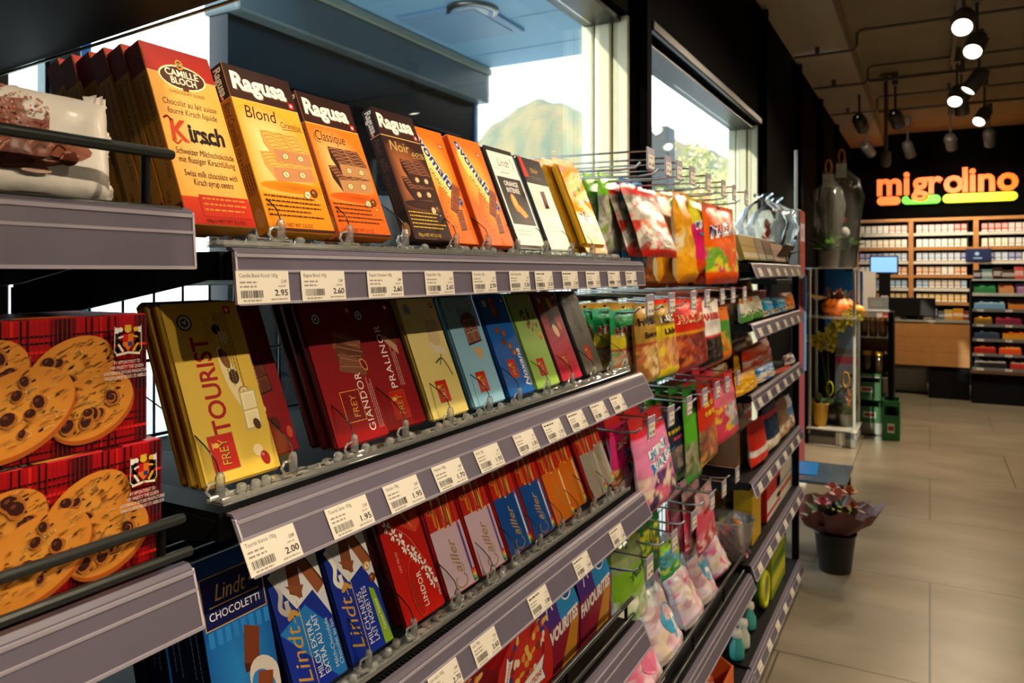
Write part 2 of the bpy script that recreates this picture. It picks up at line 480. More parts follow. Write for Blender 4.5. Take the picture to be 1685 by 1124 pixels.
# pillars seen through the first window
def pillar(px, w, d, X, h, mat, label):
    p = onX(px, 100, X); mm = MB(); mm.box((X - d, p.y - w / 2, -.12), (X, p.y + w / 2, h), ch=.01)
    mm.box((X - d - .02, p.y - w / 2 - .02, -.12), (X + .02, p.y + w / 2 + .02, .1), ch=.01)
    tag(mm.build('pillar', mat), label, 'pillar')
pillar(104, .17, .3, -3.2, 3.3, flat('#161c20', .4), 'dark canopy pillar outside behind the white wrapped cake')
pillar(136, .10, .25, -3.5, 3.3, flat('#2c6cae', .4), 'blue canopy pillar outside beside the dark one')
pillar(72, .07, .2, -3.2, 3.3, flat('#c9d8d4', .4), 'slim pale pillar outside left of the dark one')
pillar(1105, .42, .5, -3.9, 4.2, flat('#26303a', .5), 'dark pillar outside the second window')
# hill far away and sunlit trees nearer
def hill(name, ridge, dist, deep, c1, c2, rough, seed, label):
    m = MB(); vs = []; cl = []; n = len(ridge); rows = 16; cols = 90
    xs = [ridge[0][0] + (ridge[-1][0] - ridge[0][0]) * i / cols for i in range(cols + 1)]
    for j in range(rows + 1):
        t = j / rows
        for x in xs:
            for a, b in zip(ridge, ridge[1:]):
                if a[0] <= x <= b[0] + 1e-6: y = a[1] + (b[1] - a[1]) * (x - a[0]) / (b[0] - a[0])
            top = atD(x, y, dist + deep); bot = atD(x, 447, dist)
            p = bot.lerp(top, t); p.z = -.2 + (top.z + .2) * math.sin(t * PI / 2) ** .8 * (1 + rough * (noise.noise(Vector((x * .05, t * 6, seed)))) * (1 - .4 * t))
            vs.append(p); k = noise.noise(Vector((x * .045, t * 7, seed + 5))) * .9 + noise.noise(Vector((x * .16, t * 22, seed))) * .6
            cl.append(mix(c1, c2, min(1, max(0, .5 + k))))
    w = cols + 1
    fs = [(j * w + i, j * w + i + 1, (j + 1) * w + i + 1, (j + 1) * w + i) for j in range(rows) for i in range(cols)]
    m.mesh(vs, fs, cl, 0, True)
    struct(name, m, printed('hillside', .9), label)
hill('hill', [(560, 420), (700, 330), (760, 270), (800, 222), (850, 188), (885, 171), (930, 179), (965, 196), (1010, 190), (1070, 215), (1120, 240), (1190, 260), (1260, 290), (1330, 330)], 260, 120, '#737c66', '#a88f66', .05, 3, 'autumn coloured hill beyond the forecourt')
tm = printed('tree_leaves', .8)
def tree(px, py, X, r, hz, cols, label):
    p = onX(px, py, X); k = thing('tree', label, 'tree', (X, p.y, -.12)); rr = random.Random(px)
    m = MB(); m.tube([(0, 0, 0), (.05, .02, hz * .5), (0, 0, hz)], [.16, .12, .06], 7, '#5b4a38'); m.build('trunk', tm, k)
    m = MB()
    for i in range(900):
        a = rr.uniform(0, 2 * PI); u = rr.uniform(-1, 1); q = (1 - u * u) ** .5; f = r * rr.uniform(.55, 1.0) * (1 + .25 * math.sin(3 * a + 5 * u))
        c = Vector((q * math.cos(a) * f, q * math.sin(a) * f, hz + u * f * 1.2)); e = .09 * r
        d1 = Vector((rr.uniform(-1, 1), rr.uniform(-1, 1), rr.uniform(-1, 1))).normalized(); d2 = d1.orthogonal().normalized()
        m.face([c - d1 * e, c - d2 * e * .6, c + d1 * e, c + d2 * e * .6], rr.choice(cols))
    m.build('crown', tm, k)
for i, (px, py, X, r, hz) in enumerate(((1138, 200, -13, 2.1, 7.2), (1176, 222, -10, 1.6, 5.2), (1206, 240, -7.2, 1.1, 3.8), (1222, 300, -5.6, .8, 2.2))):
    tree(px, py, X, r, hz, ['#b9b877', '#cfc98c', '#9aa05f', '#dcd6a8', '#8d8a63'], ['tallest pale sunlit tree outside the second window, beside the dark pillar', 'second tallest sunlit tree outside, right of the tallest', 'rounded sunlit tree outside close to the second window jamb', 'low sunlit bush outside at the second window jamb'][i])
# ================================================================== GONDOLA SHELVING ALONG THE WINDOWS
YA, YBY, YC, YD = 0.53, 1.797, 3.10, 4.41
XB = -1.04
def wire_panel(y0, y1, z0, z1, label):
    k = thing('wire_back_panel', label, 'shelf panel', (XB, y0, 0))
    m = MB(); w = y1 - y0
    n = int(w / .05)
    for i in range(n + 1): m.tube([(0, w * i / n, z0), (0, w * i / n, z1)], .0022, 5, caps=False)
    m.build('vertical_wires', DARKWIRE, k)
    m = MB(); j = int((z1 - z0) / .11)
    for i in range(j + 1): m.tube([(.005, 0, z0 + (z1 - z0) * i / j), (.005, w, z0 + (z1 - z0) * i / j)], .0028, 5, caps=False)
    m.build('cross_wires', DARKWIRE, k)
def upright(y, label, top=1.78, foot=True):
    k = thing('shelf_upright', label, 'shelf post', (XB, y, 0))
    m = MB(); m.box((-.05, -.016, 0), (.0, .016, top), ch=.003)
    for i in range(int(top / .05)): m.box((0, -.004, .04 + i * .05), (.0012, .004, .065 + i * .05))
    m.build('post', BLACK, k)
    if foot:
        m = MB(); m.box((-.05, -.014, .02), (.40, .014, .09), ch=.004); m.build('foot', BLACK, k)
        m = MB(); m.lathe([(.001, 0), (.018, 0), (.018, .018), (.008, .02)], 12, xf=Matrix.Translation((.36, 0, 0.002))); m.build('levelling_pad', BLACKG, k)
wire_panel(-.75, YA - .02, .1, 1.95, 'black wire grid behind the biscuit shelves')
wire_panel(YA + .02, YBY - .02, .1, 1.70, 'black wire grid behind the chocolate shelves')
upright(YA, 'black upright between the biscuit and chocolate shelves', 2.2)
upright(YBY, 'black upright between the chocolate shelves and hanging sweets')
upright(YC, 'black upright between the hanging sweets and the pet food shelves')

def rail_profile(tilt, th=.0025):
    f = [(-.013, 0), (-.005, -.0006), (0, -.005), (tilt, -.059)]
    b = [(tilt - .003, -.059), (-.0035, -.007), (-.006, -.0032), (-.013, -.0026)]
    return f + b
def price_rail(parent, y0, y1, x, ztop, tilt):
    """local coordinates = world; ztop is the front top edge + 9 mm"""
    m = MB(); pf = [(ztop + b, x + a) for a, b in rail_profile(tilt)]
    m.prism(pf, 1, y0, y1); o = m.build('price_rail', RAIL, parent)
    m = MB()
    for s, e in ((0.06, .0018), (.36, .0014), (.985, .0016)):
        px_, pz = x + tilt * s, ztop - .005 - .054 * s
        m.box((px_ - .0005, y0, pz - e), (px_ + e * .9, y1, pz + e))
    m.build('rail_ridges', flat('#a39dab', .25), o)
    for yy in (y0, y1):
        m = MB(); m.prism([(ztop - .005, x + .001), (ztop - .059, x + tilt + .001), (ztop - .059, x + tilt - .004), (ztop - .005, x - .004)], 1, yy - .0012, yy + .0012)
        m.build('rail_end_edge', flat('#bdb8c4', .2), o)
def on_rail(x, ztop, tilt, s):
    return (x + tilt * s + .0008, ztop - .005 - .054 * s)
SHELVES = {}
def shelf(key, y0, y1, ztop, tilt, label, x=-.62, comb=True, under=.03, board=None, back=XB + .012):
    k = thing('shelf', label, 'shelf', (0, 0, 0))
    k.location = (x, y0, ztop)
    m = MB(); L0 = y1 - y0
    xb = back - x
    gap = .016 if comb else 0.0
    zb = -.004 if board is None else board
    xf = -.012 - gap
    m.prism([(zb, xf), (zb, xb), (zb - .012, xb), (zb - .012 - under, xb + .0), (zb - .03, xf - .05), (zb - .03, xf)], 1, .004, L0 - .004)
    o = m.build('board', BLACK, k)
    m = MB()
    if comb:
        n = int(L0 / .0085)
        for i in range(n):
            yy = .01 + (L0 - .02) * i / n
            m.box((xf - .001, yy, zb - .006), (-.0135, yy + .0042, zb - .001))
        m.box((-.0155, .004, zb - .012), (-.0132, L0 - .004, zb))
        m.build('comb_strip', BLACK, k)
    price_rail(k, 0, L0, 0, 0, tilt)
    for yy in (.002, L0 - .006):
        m = MB(); m.prism([(-.012, -.03), (-.035, -.05), (-.075, xb + .12), (-.085, xb), (-.004, xb)], 1, yy, yy + .004)
        m.build('bracket', BLACK, k)
    SHELVES[key] = (x, y0, y1, ztop, tilt)
    return k
shelf('L1', YA + .012, YBY, H + .025, .006, 'top chocolate shelf with grey price rail, holding the orange boxes')
shelf('L2', YA + .012, YBY, H - .248, .028, 'middle chocolate shelf with grey price rail, under the yellow and red bars')
shelf('L3', YA + .012, YBY, H - .540, .024, 'third chocolate shelf with grey price rail, under the striped pink and blue bars')
shelf('L4', YA + .012, YBY, H - .860, .022, 'lowest chocolate shelf in view, with the red gift boxes', comb=False)
shelf('B1', -.75, YA - .035, H + .062, .004, 'black shelf with clear fronted grey rail under the white wrapped cake', x=-.625, comb=False, under=.05)
shelf('B2', -.75, YA - .035, H - .282, .016, 'black shelf with grey rail under the tartan biscuit boxes', x=-.625, comb=False, under=.05)
k = shelf('B0', -.75, YA - .035, H + .32, .004, 'black topmost shelf seen from below above the wrapped cake', x=-.52, comb=False, under=.044, board=-.036)
L1_ = YA - .035 + .75; m = MB(); m.prism([(-.068, -.03), (-.0705, -.03), (-.0945, -.5), (-.092, -.5)], 1, L1_ - .006, L1_ - .0035); m.build('edge_strip', flat('#8f8b78', .3), k)

def guard(y0, y1, x, z0, z1, posts, label):
    """black tube fence along the front of a shelf"""
    k = thing('guard_rail', label, 'guard rail', (x, y1, z0))
    m = MB(); m.tube([(0, y0 - y1, z1 - z0), (0, -.004, z1 - z0), (0, 0, z1 - z0)], [.0052, .0052, .0045], 12); m.build('top_tube', DARKWIRE, k)
    m = MB(); m.tube([(0, y0 - y1, 0), (0, .008, 0)], .0048, 12); m.build('bottom_tube', DARKWIRE, k)
    for p in posts:
        m = MB(); m.tube([(-.003, p - y1, 0), (-.003, p - y1, z1 - z0)], .0042, 10); m.build('post', BLACK, k)
guard(-.7, .478, -.632, H + .058, H + .111, (-.3, .452), 'black tube rail in front of the white wrapped cake')
guard(-.7, .490, -.632, H - .272, H - .238, (-.3, .468), 'black tube rail in front of the tartan biscuit boxes')
guard(.56, 1.78, -.64, H - .845, H - .80, (.9, 1.4, 1.74), 'black tube rail in front of the red gift boxes')

# ------------------------------------------------------------------ price tags (paper slips in the rails)
def price_tag(key, px, name, price, label, w=.072, h=.034, s0=.36, detail=2, y=None):
    x, y0, y1, zt, tilt = SHELVES[key]
    X, Z = on_rail(x, zt, tilt, s0 + .31)
    if y is None:
        d = ray(px, 0); y = X / d[0] * d[1] + w / 2
    m = MB(); m.box((-w / 2, 0, -h / 2), (w / 2, .0006, h / 2), '#dad4c8')
    a = Art(m, lambda u, v, o: (u - w / 2, -o, v - h / 2)); W_, H_ = w * 1000, h * 1000
    if detail:
        ink = '#2b2826'
        if name and detail < 2: a.lines(W_ * .06, H_ * .82, W_ * .6, 1, 2, H_ * .12, ink, len(name))
        elif name: a.text(name, W_ * .06, H_ * .80, H_ * .17, ink, w=min(W_ * .72, len(name) * W_ * .03), bold=.0)
        a.lines(W_ * .06, H_ * .62, W_ * .36, 2, H_ * .13, H_ * .09, '#8b857c', len(name or price))
        r = random.Random(hash(price) % 97 + int(y * 1000)); u = W_ * .07
        while u < W_ * .48:
            b = r.choice((.5, .8, 1.2)); a.rect(u, H_ * .17, u + b, H_ * .40, '#3a3633'); u += b + r.choice((.5, .8, 1.1))
        a.lines(W_ * .1, H_ * .07, W_ * .35, 1, 2, H_ * .07, '#8b857c', 3)
        a.text('CHF', W_ * .84, H_ * .62, H_ * .15, '#55504a', w=W_ * .11)
        a.lines(W_ * .78, H_ * .5, W_ * .17, 1, 2, H_ * .07, '#aaa49a', 5)
        a.text(price, W_ * .70, H_ * .22, H_ * .27, ink, w=W_ * .26, bold=.012)
        a.lines(W_ * .62, H_ * .09, W_ * .34, 1, 2, H_ * .07, '#9b958b', 8)
    else:
        a.lines(W_ * .1, H_ * .75, W_ * .6, 1, 2, H_ * .1, '#777169', 1); a.rect(W_ * .12, H_ * .15, W_ * .5, H_ * .42, '#aaa49a')
        a.lines(W_ * .6, H_ * .2, W_ * .3, 1, 2, H_ * .16, '#777169', 2)
    o = m.build('price_tag', PAPER, None, (X + .0012, y, Z), (-math.atan(tilt / .054), 0, PI / 2))
    tag(o, label, 'price tag', 'price tags in the shelf rails')
L1N = [('Camille Bloch Kirsch 100g', '2.95', 'Kirsch box'), ('Ragusa Blond 100g', '2.60', 'yellow orange nut bar box'), ('Ragusa Classique 100g', '2.60', 'second orange nut bar box'), ('Ragusa Noir 100g', '2.60', 'dark brown nut bar box'),
       ('Ovomaltine 100g', '2.70', 'orange malt bars'), ('Lindt Orange 100g', '2.50', 'black and white orange chocolate'), ('Lindt Noir 100g', '3.20', 'white bar with dark top'), ('Lindt 100g', '3.20', 'yellow wrapped bars'), ('m&m 165g', '3.20', 'yellow bars at right'), ('Maltesers', '3.20', 'red and white bar'), ('Smarties', '2.90', 'end of the shelf')]
for (n, pr, d), px in zip(L1N, (388, 495, 604, 699, 777, 838, 880, 925, 964, 1000, 1029)):
    price_tag('L1', px, n, pr, 'price tag %s on the top chocolate rail under the %s' % (pr, d), detail=2 if px < 860 else 1)
L2N = [('Tourist bianca 100g', '2.00', 'yellow bars'), ('Tourist latte 100g', '1.95', 'red nut bar'), ('Giandor 100g', '1.95', 'dark red Giandor bars'), ('Pralinor 100g', '1.70', 'red Pralinor bars'), ('Blond 100g', '1.95', 'cream yellow bars'), ('Milch 100g', '1.95', 'light blue bars'), ('Noxana 100g', '1.95', 'bright blue bar'), ('Pistache 100g', '1.95', 'pale green bars'), ('Noir 100g', '1.90', 'pink bars'), ('Noir 72% 100g', '1.90', 'grey bar')]
for (n, pr, d), px in zip(L2N, (403, 541, 636, 716, 785, 849, 897, 937, 975, 1007)):
    price_tag('L2', px, n, pr, 'price tag %s on the middle chocolate rail below the %s' % (pr, d), h=.036, detail=2 if px < 860 else 1)
L3N = [('Lait extra 100g', '2.70', 'red bar with white flowers'), ('Lait 100g', '2.60', 'pink script bars'), ('Cailler lait 100g', '2.80', 'blue script bars'), ('Cailler noir', '2.60', 'orange script bars'), ('Cailler', '2.60', 'grey script bars')]
for (n, pr, d), px in zip(L3N, (709, 779, 872, 946, 1006)):
    price_tag('L3', px, n, pr, 'price tag on the third chocolate rail below the %s' % d, h=.036, detail=2 if px < 860 else 1)

# ------------------------------------------------------------------ clear plastic pusher trays and dividers
def tray(key, label):
    x, y0, y1, zt, tilt = SHELVES[key]
    k = thing('pusher_tray', label, 'shelf tray', (x, y0, zt)); L0 = y1 - y0
    m = MB(); m.box((-.056, .01, .001), (-.028, L0 - .01, .0035), ch=.0006); m.box((-.031, .01, .0035), (-.0285, L0 - .01, .0085)); m.box((-.055, .01, .0035), (-.053, L0 - .01, .007)); m.build('front_strip', CLEAR, k)
    m = MB(); r = random.Random(key); y = .02
    while y < L0 - .03:
        t = r.random(); xx = r.uniform(-.049, -.037)
        if t < .45:
            m.lathe([(.001, 0), (.006, 0), (.006, .011), (.003, .013), (.001, .0135)], 8, xf=Matrix.Translation((xx, y, .0036)) @ Matrix.Rotation(.3, 4, 'Y'))
        elif t < .75: m.box((xx - .006, y - .006, .0036), (xx + .006, y + .006, .011), ch=.002)
        else: m.tube([(xx - .004, y - .008, .008), (xx - .004, y + .008, .008)], .0048, 8)
        y += r.uniform(.016, .03)
    m.build('strip_knobs', CLEAR, k)
tray('L1', 'clear plastic pusher strip along the top chocolate shelf')
tray('L2', 'clear plastic pusher strip along the middle chocolate shelf')
tray('L3', 'clear plastic pusher strip along the third chocolate shelf')
def divider_proto():
    k = thing('shelf_divider', '-', 'shelf divider', (0, 0, 0), (0, 0, 0), 'clear dividers between the chocolate bars')
    m = MB(); m.box((-.012, -.006, 0), (.010, .006, .006), ch=.0015); m.lathe([(.001, .004), (.0055, .004), (.0052, .026), (.0035, .031), (.001, .032)], 10); m.box((-.002, -.016, .004), (.004, .016, .009), ch=.001)
    m.tube([(0, -.012, .008), (-.002, -.016, .014), (-.002, -.012, .021), (0, -.004, .022)], .002, 6); m.build('clip', CLEAR, k)
    e = [(.0, .03), (-.006, .043), (-.022, .056), (-.06, .078), (-.13, .105), (-.30, .115)]
    m = MB(); pl = [(b, a) for a, b in e] + [(.006, -.30), (.006, .0)]
    m.prism(pl, 1, -.0005, .0005); m.build('panel', clear('divider_film', '#fafcfb', .06, .05), k)
    m = MB(); m.tube([(a, 0, b) for a, b in e[:-1]], .0008, 5); m.build('panel_edge', flat('#23262a', .15), k)
    return k
DP = divider_proto(); first = [True]
def dividers(key, pxs, row):
    x, y0, y1, zt, tilt = SHELVES[key]
    for i, px in enumerate(pxs):
        d = ray(px, 0); X = x - .038; y = X / d[0] * d[1]
        lab = 'clear plastic divider clip standing %s on the %s chocolate shelf' % (['first', 'second', 'third', 'fourth', 'fifth', 'sixth', 'seventh', 'eighth', 'ninth', 'tenth', 'eleventh', 'twelfth'][i] + ' from the near end', row)
        if first[0]: o = DP; first[0] = False; o['label'] = lab; o.location = (X, y, zt + .004)
        else: dup(DP, lab, (X, y, zt + .004))
dividers('L1', (462, 575, 667, 751, 804, 852, 899, 941, 976), 'top')
dividers('L2', (362, 482, 583, 667, 741, 806, 855, 902, 942, 978, 1005, 1030), 'middle')
dividers('L3', (606, 681, 753, 811, 851, 889, 926, 953, 978, 1003), 'third')
# ================================================================== CHOCOLATE BARS
def carton(w, h, t, col, side=None, art=None, sart=None, top=None, ch=.0012, bart=None):
    m = MB(); m.box((-w / 2, 0, 0), (w / 2, t, h), col, 0, ch, {'left': side or col, 'right': side or col, 'top': top or col, 'back': side or col, 'bottom': side or col})
    W_, H_ = w * 1000, h * 1000
    cl = lambda a, hi: min(max(a, ch * .6), hi - ch * .6)
    if art: art(Art(m, lambda u, v, o: (cl(u, w) - w / 2, -o, cl(v, h))), W_, H_)
    if sart: sart(Art(m, lambda u, v, o: (-w / 2 - o, t - cl(u, t), cl(v, h))), t * 1000, H_)
    return m
def sleeve(w, h, t, col, art, side=None, fold=True, seam=None):
    """paper or foil wrapped bar: soft edges, folded ends"""
    m = carton(w, h, t, col, side, art, None, None, t * .32)
    if fold:
        c = side or col
        m.prism([(t * .35, h - .0005), (t * .65, h - .0005), (t * .62, h + .0012), (t * .38, h + .0012)], 0, -w / 2 + .006, w / 2 - .006, c)
        m.face([(-w / 2 - .0004, t * .3, .004), (-w / 2 - .0004, t * .7, .004), (-w / 2 - .0004, t * .55, .03)], c)
    return m
ORD = ['front', 'second', 'third', 'fourth', 'fifth', 'sixth', 'seventh']
def stack(name, me, mats, X, Y, Z, lean, n, pitch, label, cat='chocolate bar', group=None, t=.015, yaw=0.0, front='frontmost of its row'):
    """n bars one behind the other, each its own object"""
    o = m0 = None; pitch = max(pitch, (t + .0012) / math.cos(lean))
    for i in range(n):
        lab = label if n == 1 else (label + (', front one' if i == 0 else ', %s from front' % ORD[i]))
        loc = (X - i * pitch, Y + (R.uniform(-.0018, .0018) if i else 0), Z + t * math.sin(lean) + .0005)
        rot = (-lean, 0, PI / 2 + yaw)
        if i == 0:
            o = me.build(name, mats, None, loc, rot); tag(o, lab, cat, group if n > 1 else None); m0 = o
        else:
            dup(m0, lab, loc, rot)
    return m0
GOLD, RED, WHT, BLK, BRN = '#d9a441', '#c8171c', '#f5f2ea', '#17120f', '#3a1a12'
def kirsch(a, w, h):
    a.rect(0, 0, w, h, '#e9a53f', '#efb150'); a.ell(w * .5, h * .45, w * .55, h * .42, '#f6c878', rim='#ecab48')
    a.rect(0, 0, w, 32, '#b8200f', '#cf3a14'); a.poly([(0, h - 36), (w * .5, h - 37), (w, h - 36), (w, h), (0, h)], ['#b5230f', '#b5230f', '#a81d10', '#96180f', '#8e160e'])
    a.line([(0, h - 36), (w * .5, h - 37), (w, h - 36)], 1.0, '#f0cf7c')
    a.ell(w * .5, h - 37, 31, 16, '#f7e9b8', .05); a.ell(w * .5, h - 37, 29, 14, '#5c2c14', .05, rim='#43200e')
    a.text('CAMILLE', w * .5, h - 36, 12, '#fff6d8', w=43, align='c', bold=.02); a.text('BLOCH', w * .5, h - 46, 12, '#fff6d8', w=33, align='c', bold=.02)
    a.ell(w * .5, h - 20, 5, 6.5, '#c9972f'); a.ell(w * .5, h - 20, 3.2, 4.6, '#5c2c14'); a.text('CB', w * .5, h - 21.5, 4.5, '#f7e9b8', align='c')
    a.text('CHOCOLAT SUISSE', w * .5, h - 59, 5.5, '#4a2a10', w=46, align='c'); a.rect(w * .5 - 4, h - 54, w * .5 + 4, h - 49.5, '#5c2c14')
    I = '#40240f'
    for t, y, ww in (('Chocolat au lait suisse', 142, 70), ('fourré Kirsch liquide', 131, 64)): a.text(t, w * .5, y, 11, I, w=ww, align='c', shear=.25)
    a.text('K', 9, 98, 36, '#c9431a', bold=.03, shear=.1, w=22); a.curve([(5, 123), (10, 126), (15, 121)], 2.4, '#c9431a'); a.curve([(9, 98), (14, 94), (20, 99)], 2.0, '#c9431a')
    a.text('irsch', 32, 100, 30, '#1c120c', bold=.035, w=47, shear=.08)
    for x in (36, 46, 56, 68): a.poly([(x, 97), (x + 3, 100), (x, 103), (x - 3, 100)], '#1c120c')
    for t, y, ww in (('Schweizer Milchschokolade', 82, 76), ('mit flüssiger Kirschfüllung', 72, 74), ('Swiss milk chocolate with', 56, 70), ('Kirsch syrup centre', 46, 52)): a.text(t, w * .52, y, 11, I, w=ww, align='c', shear=.25)
    a.rect(22, 10, w - 2, 35, '#c5301a'); a.lines(26, 30, 58, 3, 6.5, 3.4, '#d7862f', 4, ragged=.1); a.text('100g e NET WT 3.5 OZ', w * .55, 3, 6, '#3b120a', w=52, align='c')
def kirsch_side(a, w, h):
    a.rect(0, 0, w, h, '#c98a35'); a.rect(0, h - 36, w, h, '#7c1210'); a.rect(0, 0, w, 26, '#8a1c10')
    a.text('Milchschokolade für Schweiz mit flüssiger Füllung', w * .62, h - 42, 7, '#4a2a10', rot=-PI / 2, w=120, shear=.2); a.text('Composition d\'une spécialité', w * .25, h - 42, 7, '#4a2a10', rot=-PI / 2, w=80, shear=.2); a.text('100g', w * .25, 44, 7, '#2a170b', rot=-PI / 2)
def ragusa(bg, bg2, rim, topc, txt, sub, slabc, inkc, small):
    def f(a, w, h):
        a.rect(0, 0, w, h, bg, bg2); a.ell(w * .38, h * .48, w * .62, h * .30, rim, rim=mix(bg, bg2, .5))
        a.rect(0, 0, w, h * .22, bg, mix(bg, bg2, .2))
        a.rect(0, h - 47, w, h, BRN, '#2b1210'); a.rect(0, h - 48.5, w, h - 47, '#e6bb6b')
        a.text('Ragusa', w * .48, h - 34, 33, '#8f6a52', bold=.045, w=88, align='c', shear=.06); a.text('Ragusa', w * .47, h - 33, 33, '#fbf6ee', bold=.04, w=88, align='c', shear=.06)
        a.cross(w - 10, h - 40, 4.2)
        if len(txt) > 7:
            a.text(txt, w * .12, h - 72, 22, inkc, w=58, shear=.2); a.curve([(12, h - 62), (10, h - 72), (20, h - 76)], 1.1, inkc)
        else: a.text(txt, w * .14, h - 72, 25, inkc, w=50 if sub else 56, shear=.15)
        if sub: a.text(sub, w * .64, h - 76, 12, inkc, w=34, shear=.25); a.line([(w * .64, h - 79), (w * .97, h - 77)], .7, inkc)
        t, fr, le, st = slabc
        a.ell(w * .55, h * .27, w * .5, h * .035, mix(bg, '#5a2400', .45), rim=bg)
        a.slab(w * .32, h * .30, w * .62, 19, 21, t, fr, le, st, .08); a.slab(w * .40, h * .425, w * .56, 18, 24, t, fr, le, st, .0)
        a.nut(w * .72, h * .235, 7.2, .8); a.hazel(w * .84, h * .25, 6.4); a.ell(w * .86, h * .2, 1.6, 1.2, '#f3e6c8')
        a.lines(6, 45, w - 14, 5, 6.2, 3.0, small, 9, ragged=.3); a.text('100g e NET WT 3.5 OZ', 12, 6, 7.5, small, w=60)
        a.rect(0, 0, w, 4.5, BRN)
    return f
def ragusa_side(c, ink, name):
    def f(a, w, h):
        a.rect(0, 0, w, h, c); a.rect(0, h - 47, w, h, '#2e1410'); a.text('Ragusa', w * .25, h - 5, 17, '#f4ece2', rot=-PI / 2, w=37, bold=.03); a.cross(w * .35, h - 44, 2.6)
        a.rect(0, h - 48, w, h - 47, '#e6bb6b'); a.text(name, w * .25, h - 52, 16, ink, rot=-PI / 2, w=56, shear=.2); a.text('100 g e', w * .3, h - 112, 8, ink, rot=-PI / 2)
        a.lines(w * .85, h - 135, 44, 4, w * .2, 2.2, ink, 2, rot=-PI / 2); a.ell(w * .55, 20, w * .35, 12, '#c88a4e')
    return f
def ovo(a, w, h):
    a.rect(0, 0, w, h, '#ee6a0c', '#f2740d'); a.ell(w * .45, h * .62, w * .52, h * .3, '#fbd04e', rim='#f0790f'); a.ell(w * .62, h * .3, w * .35, h * .25, '#f79a24', rim='#ee6a0c')
    rt = -1.02
    a.ell(w * .47, h * .62, w * .60, h * .1, '#f6a02a', rt); a.ell(w * .46, h * .615, w * .58, h * .085, '#fddf7a', rt)
    a.text('ovomaltine', w * .11, h * .93, 28, '#fbf8f0', rot=rt, bold=.075, w=150); a.text('ovomaltine', w * .11, h * .93, 28, '#1d2f78', rot=rt, bold=.03, w=150)
    a.text('CRUNCHY', w * .26, h * .62, 12, '#3c2410', rot=rt, w=52, bold=.01); a.cross(w * .82, h * .86, 4.2)
    a.squares(w * .52, h * .3, 19, 1, 3, '#8a3f1e', '#b0603a', '#5a2410', -.45, .1); a.squares(w * .62, h * .12, 17, 1, 2, '#8a3f1e', '#b0603a', '#4c1d0c', .12, .25)
    r = random.Random(4)
    for i in range(26): a.ell(r.uniform(.3, .95) * w, r.uniform(.1, .5) * h, r.uniform(.6, 1.8), r.uniform(.5, 1.2), '#4a2412')
    a.text('100g', 6, 14, 7, '#5a2a08', shear=.1)
def lindt_orange(a, w, h):
    a.rect(0, 0, w, h, WHT); a.rect(0, h - 12, w, h, '#26211f'); a.text('Lindt', w * .5, h - 42, 26, '#6b6257', w=48, align='c', shear=.35); a.curve([(w * .78, h - 22), (w * .86, h - 30), (w * .84, h - 44)], 2.2, '#6b6257')
    a.line([(10, h - 48), (w - 10, h - 48)], .7, '#8c8478'); a.lines(w * .3, h - 57, 40, 1, 4, 4, '#8c8478', 2)
    a.rect(8, 50, w - 6, h - 66, '#15100e'); a.text('ORANGE', w * .52, h - 84, 15, '#f4efe6', w=56, align='c', bold=.02); a.text('INTENSE', w * .52, h - 98, 15, '#f4efe6', w=52, align='c', bold=.02)
    a.ell(w * .55, 82, 28, 31, '#5a1c06', .4, rim='#15100e'); a.ell(w * .42, 96, 11, 20, '#f58a10', .2); a.ell(w * .58, 78, 27, 9, '#f7a02a', -.7); a.ell(w * .42, 100, 6, 13, '#fbc55c', .2)
    a.poly([(w * .5, 62), (w * .78, 70), (w * .88, 56), (w * .6, 52)], '#3a170c'); a.lines(14, 36, 60, 2, 8, 3, '#b7a99a', 3); a.rect(0, 0, w, 7, '#26211f')
def lindt_white(a, w, h):
    a.rect(0, 0, w, h, '#f1ede3'); a.rect(0, h - 62, w, h, '#1d1614'); a.poly([(0, h - 48), (0, h), (16, h), (24, h - 48)], '#c32019'); a.text('Noir', w * .55, h - 36, 18, GOLD, w=34, align='c', shear=.2)
    a.lines(w * .3, h - 46, 56, 2, 5, 2.4, '#7a6a55', 3); a.text('NOIR', w * .5, h - 90, 11, '#b9b1a4', w=26, align='c'); a.squares(w * .46, 96, 18, 1, 2, '#4a2012', '#6b3420', '#2a0f08', .1, .15)
    a.lines(16, 60, 70, 3, 9, 3, '#c9c1b4', 8); a.curve([(8, 40), (40, 54), (80, 30)], .8, '#cfc8bb'); a.curve([(10, 30), (50, 36), (90, 20)], .8, '#cfc8bb')
def fig(a, w, h):
    """yellow wrapped chocolate bar with the white lettered m and m mark, no figure"""
    a.rect(0, 0, w, h, '#e9a800', '#d99a00'); a.ell(w * .5, h * .6, w * .5, h * .3, '#f3bd1a', rim='#e5a400')
    a.rect(6, h - 24, 40, h - 10, '#e4622a'); a.lines(9, h - 15, 28, 2, 5, 2.6, '#f6d9b0', 2)
    a.text('m&m\'s', w * .50, h * .30, 34, '#fbf7ec', bold=.10, w=80, align='c', rot=-.06); a.text('m&m\'s', w * .50, h * .30, 34, '#3b1c0e', bold=.035, w=76, align='c', rot=-.06)
    a.squares(w * .62, h * .12, 19, 1, 1, '#8a3d1c', '#ae5d35', '#54220f', .15, .2)
    for x, y, c in ((.56, .1, '#c9151c'), (.88, .12, '#1f63b3'), (.62, .22, '#2f8f3a'), (.9, .22, '#e46a10')): a.ell(w * x, h * y, 4, 3.4, c)
    for x, y, c in ((.3, .62, '#c9151c'), (.62, .70, '#2f8f3a'), (.45, .52, '#1f63b3'), (.72, .56, '#e46a10')): a.ell(w * x, h * y, 8, 7, c); a.ell(w * x - 2, h * y + 2, 2.5, 1.8, '#fbf7ec')
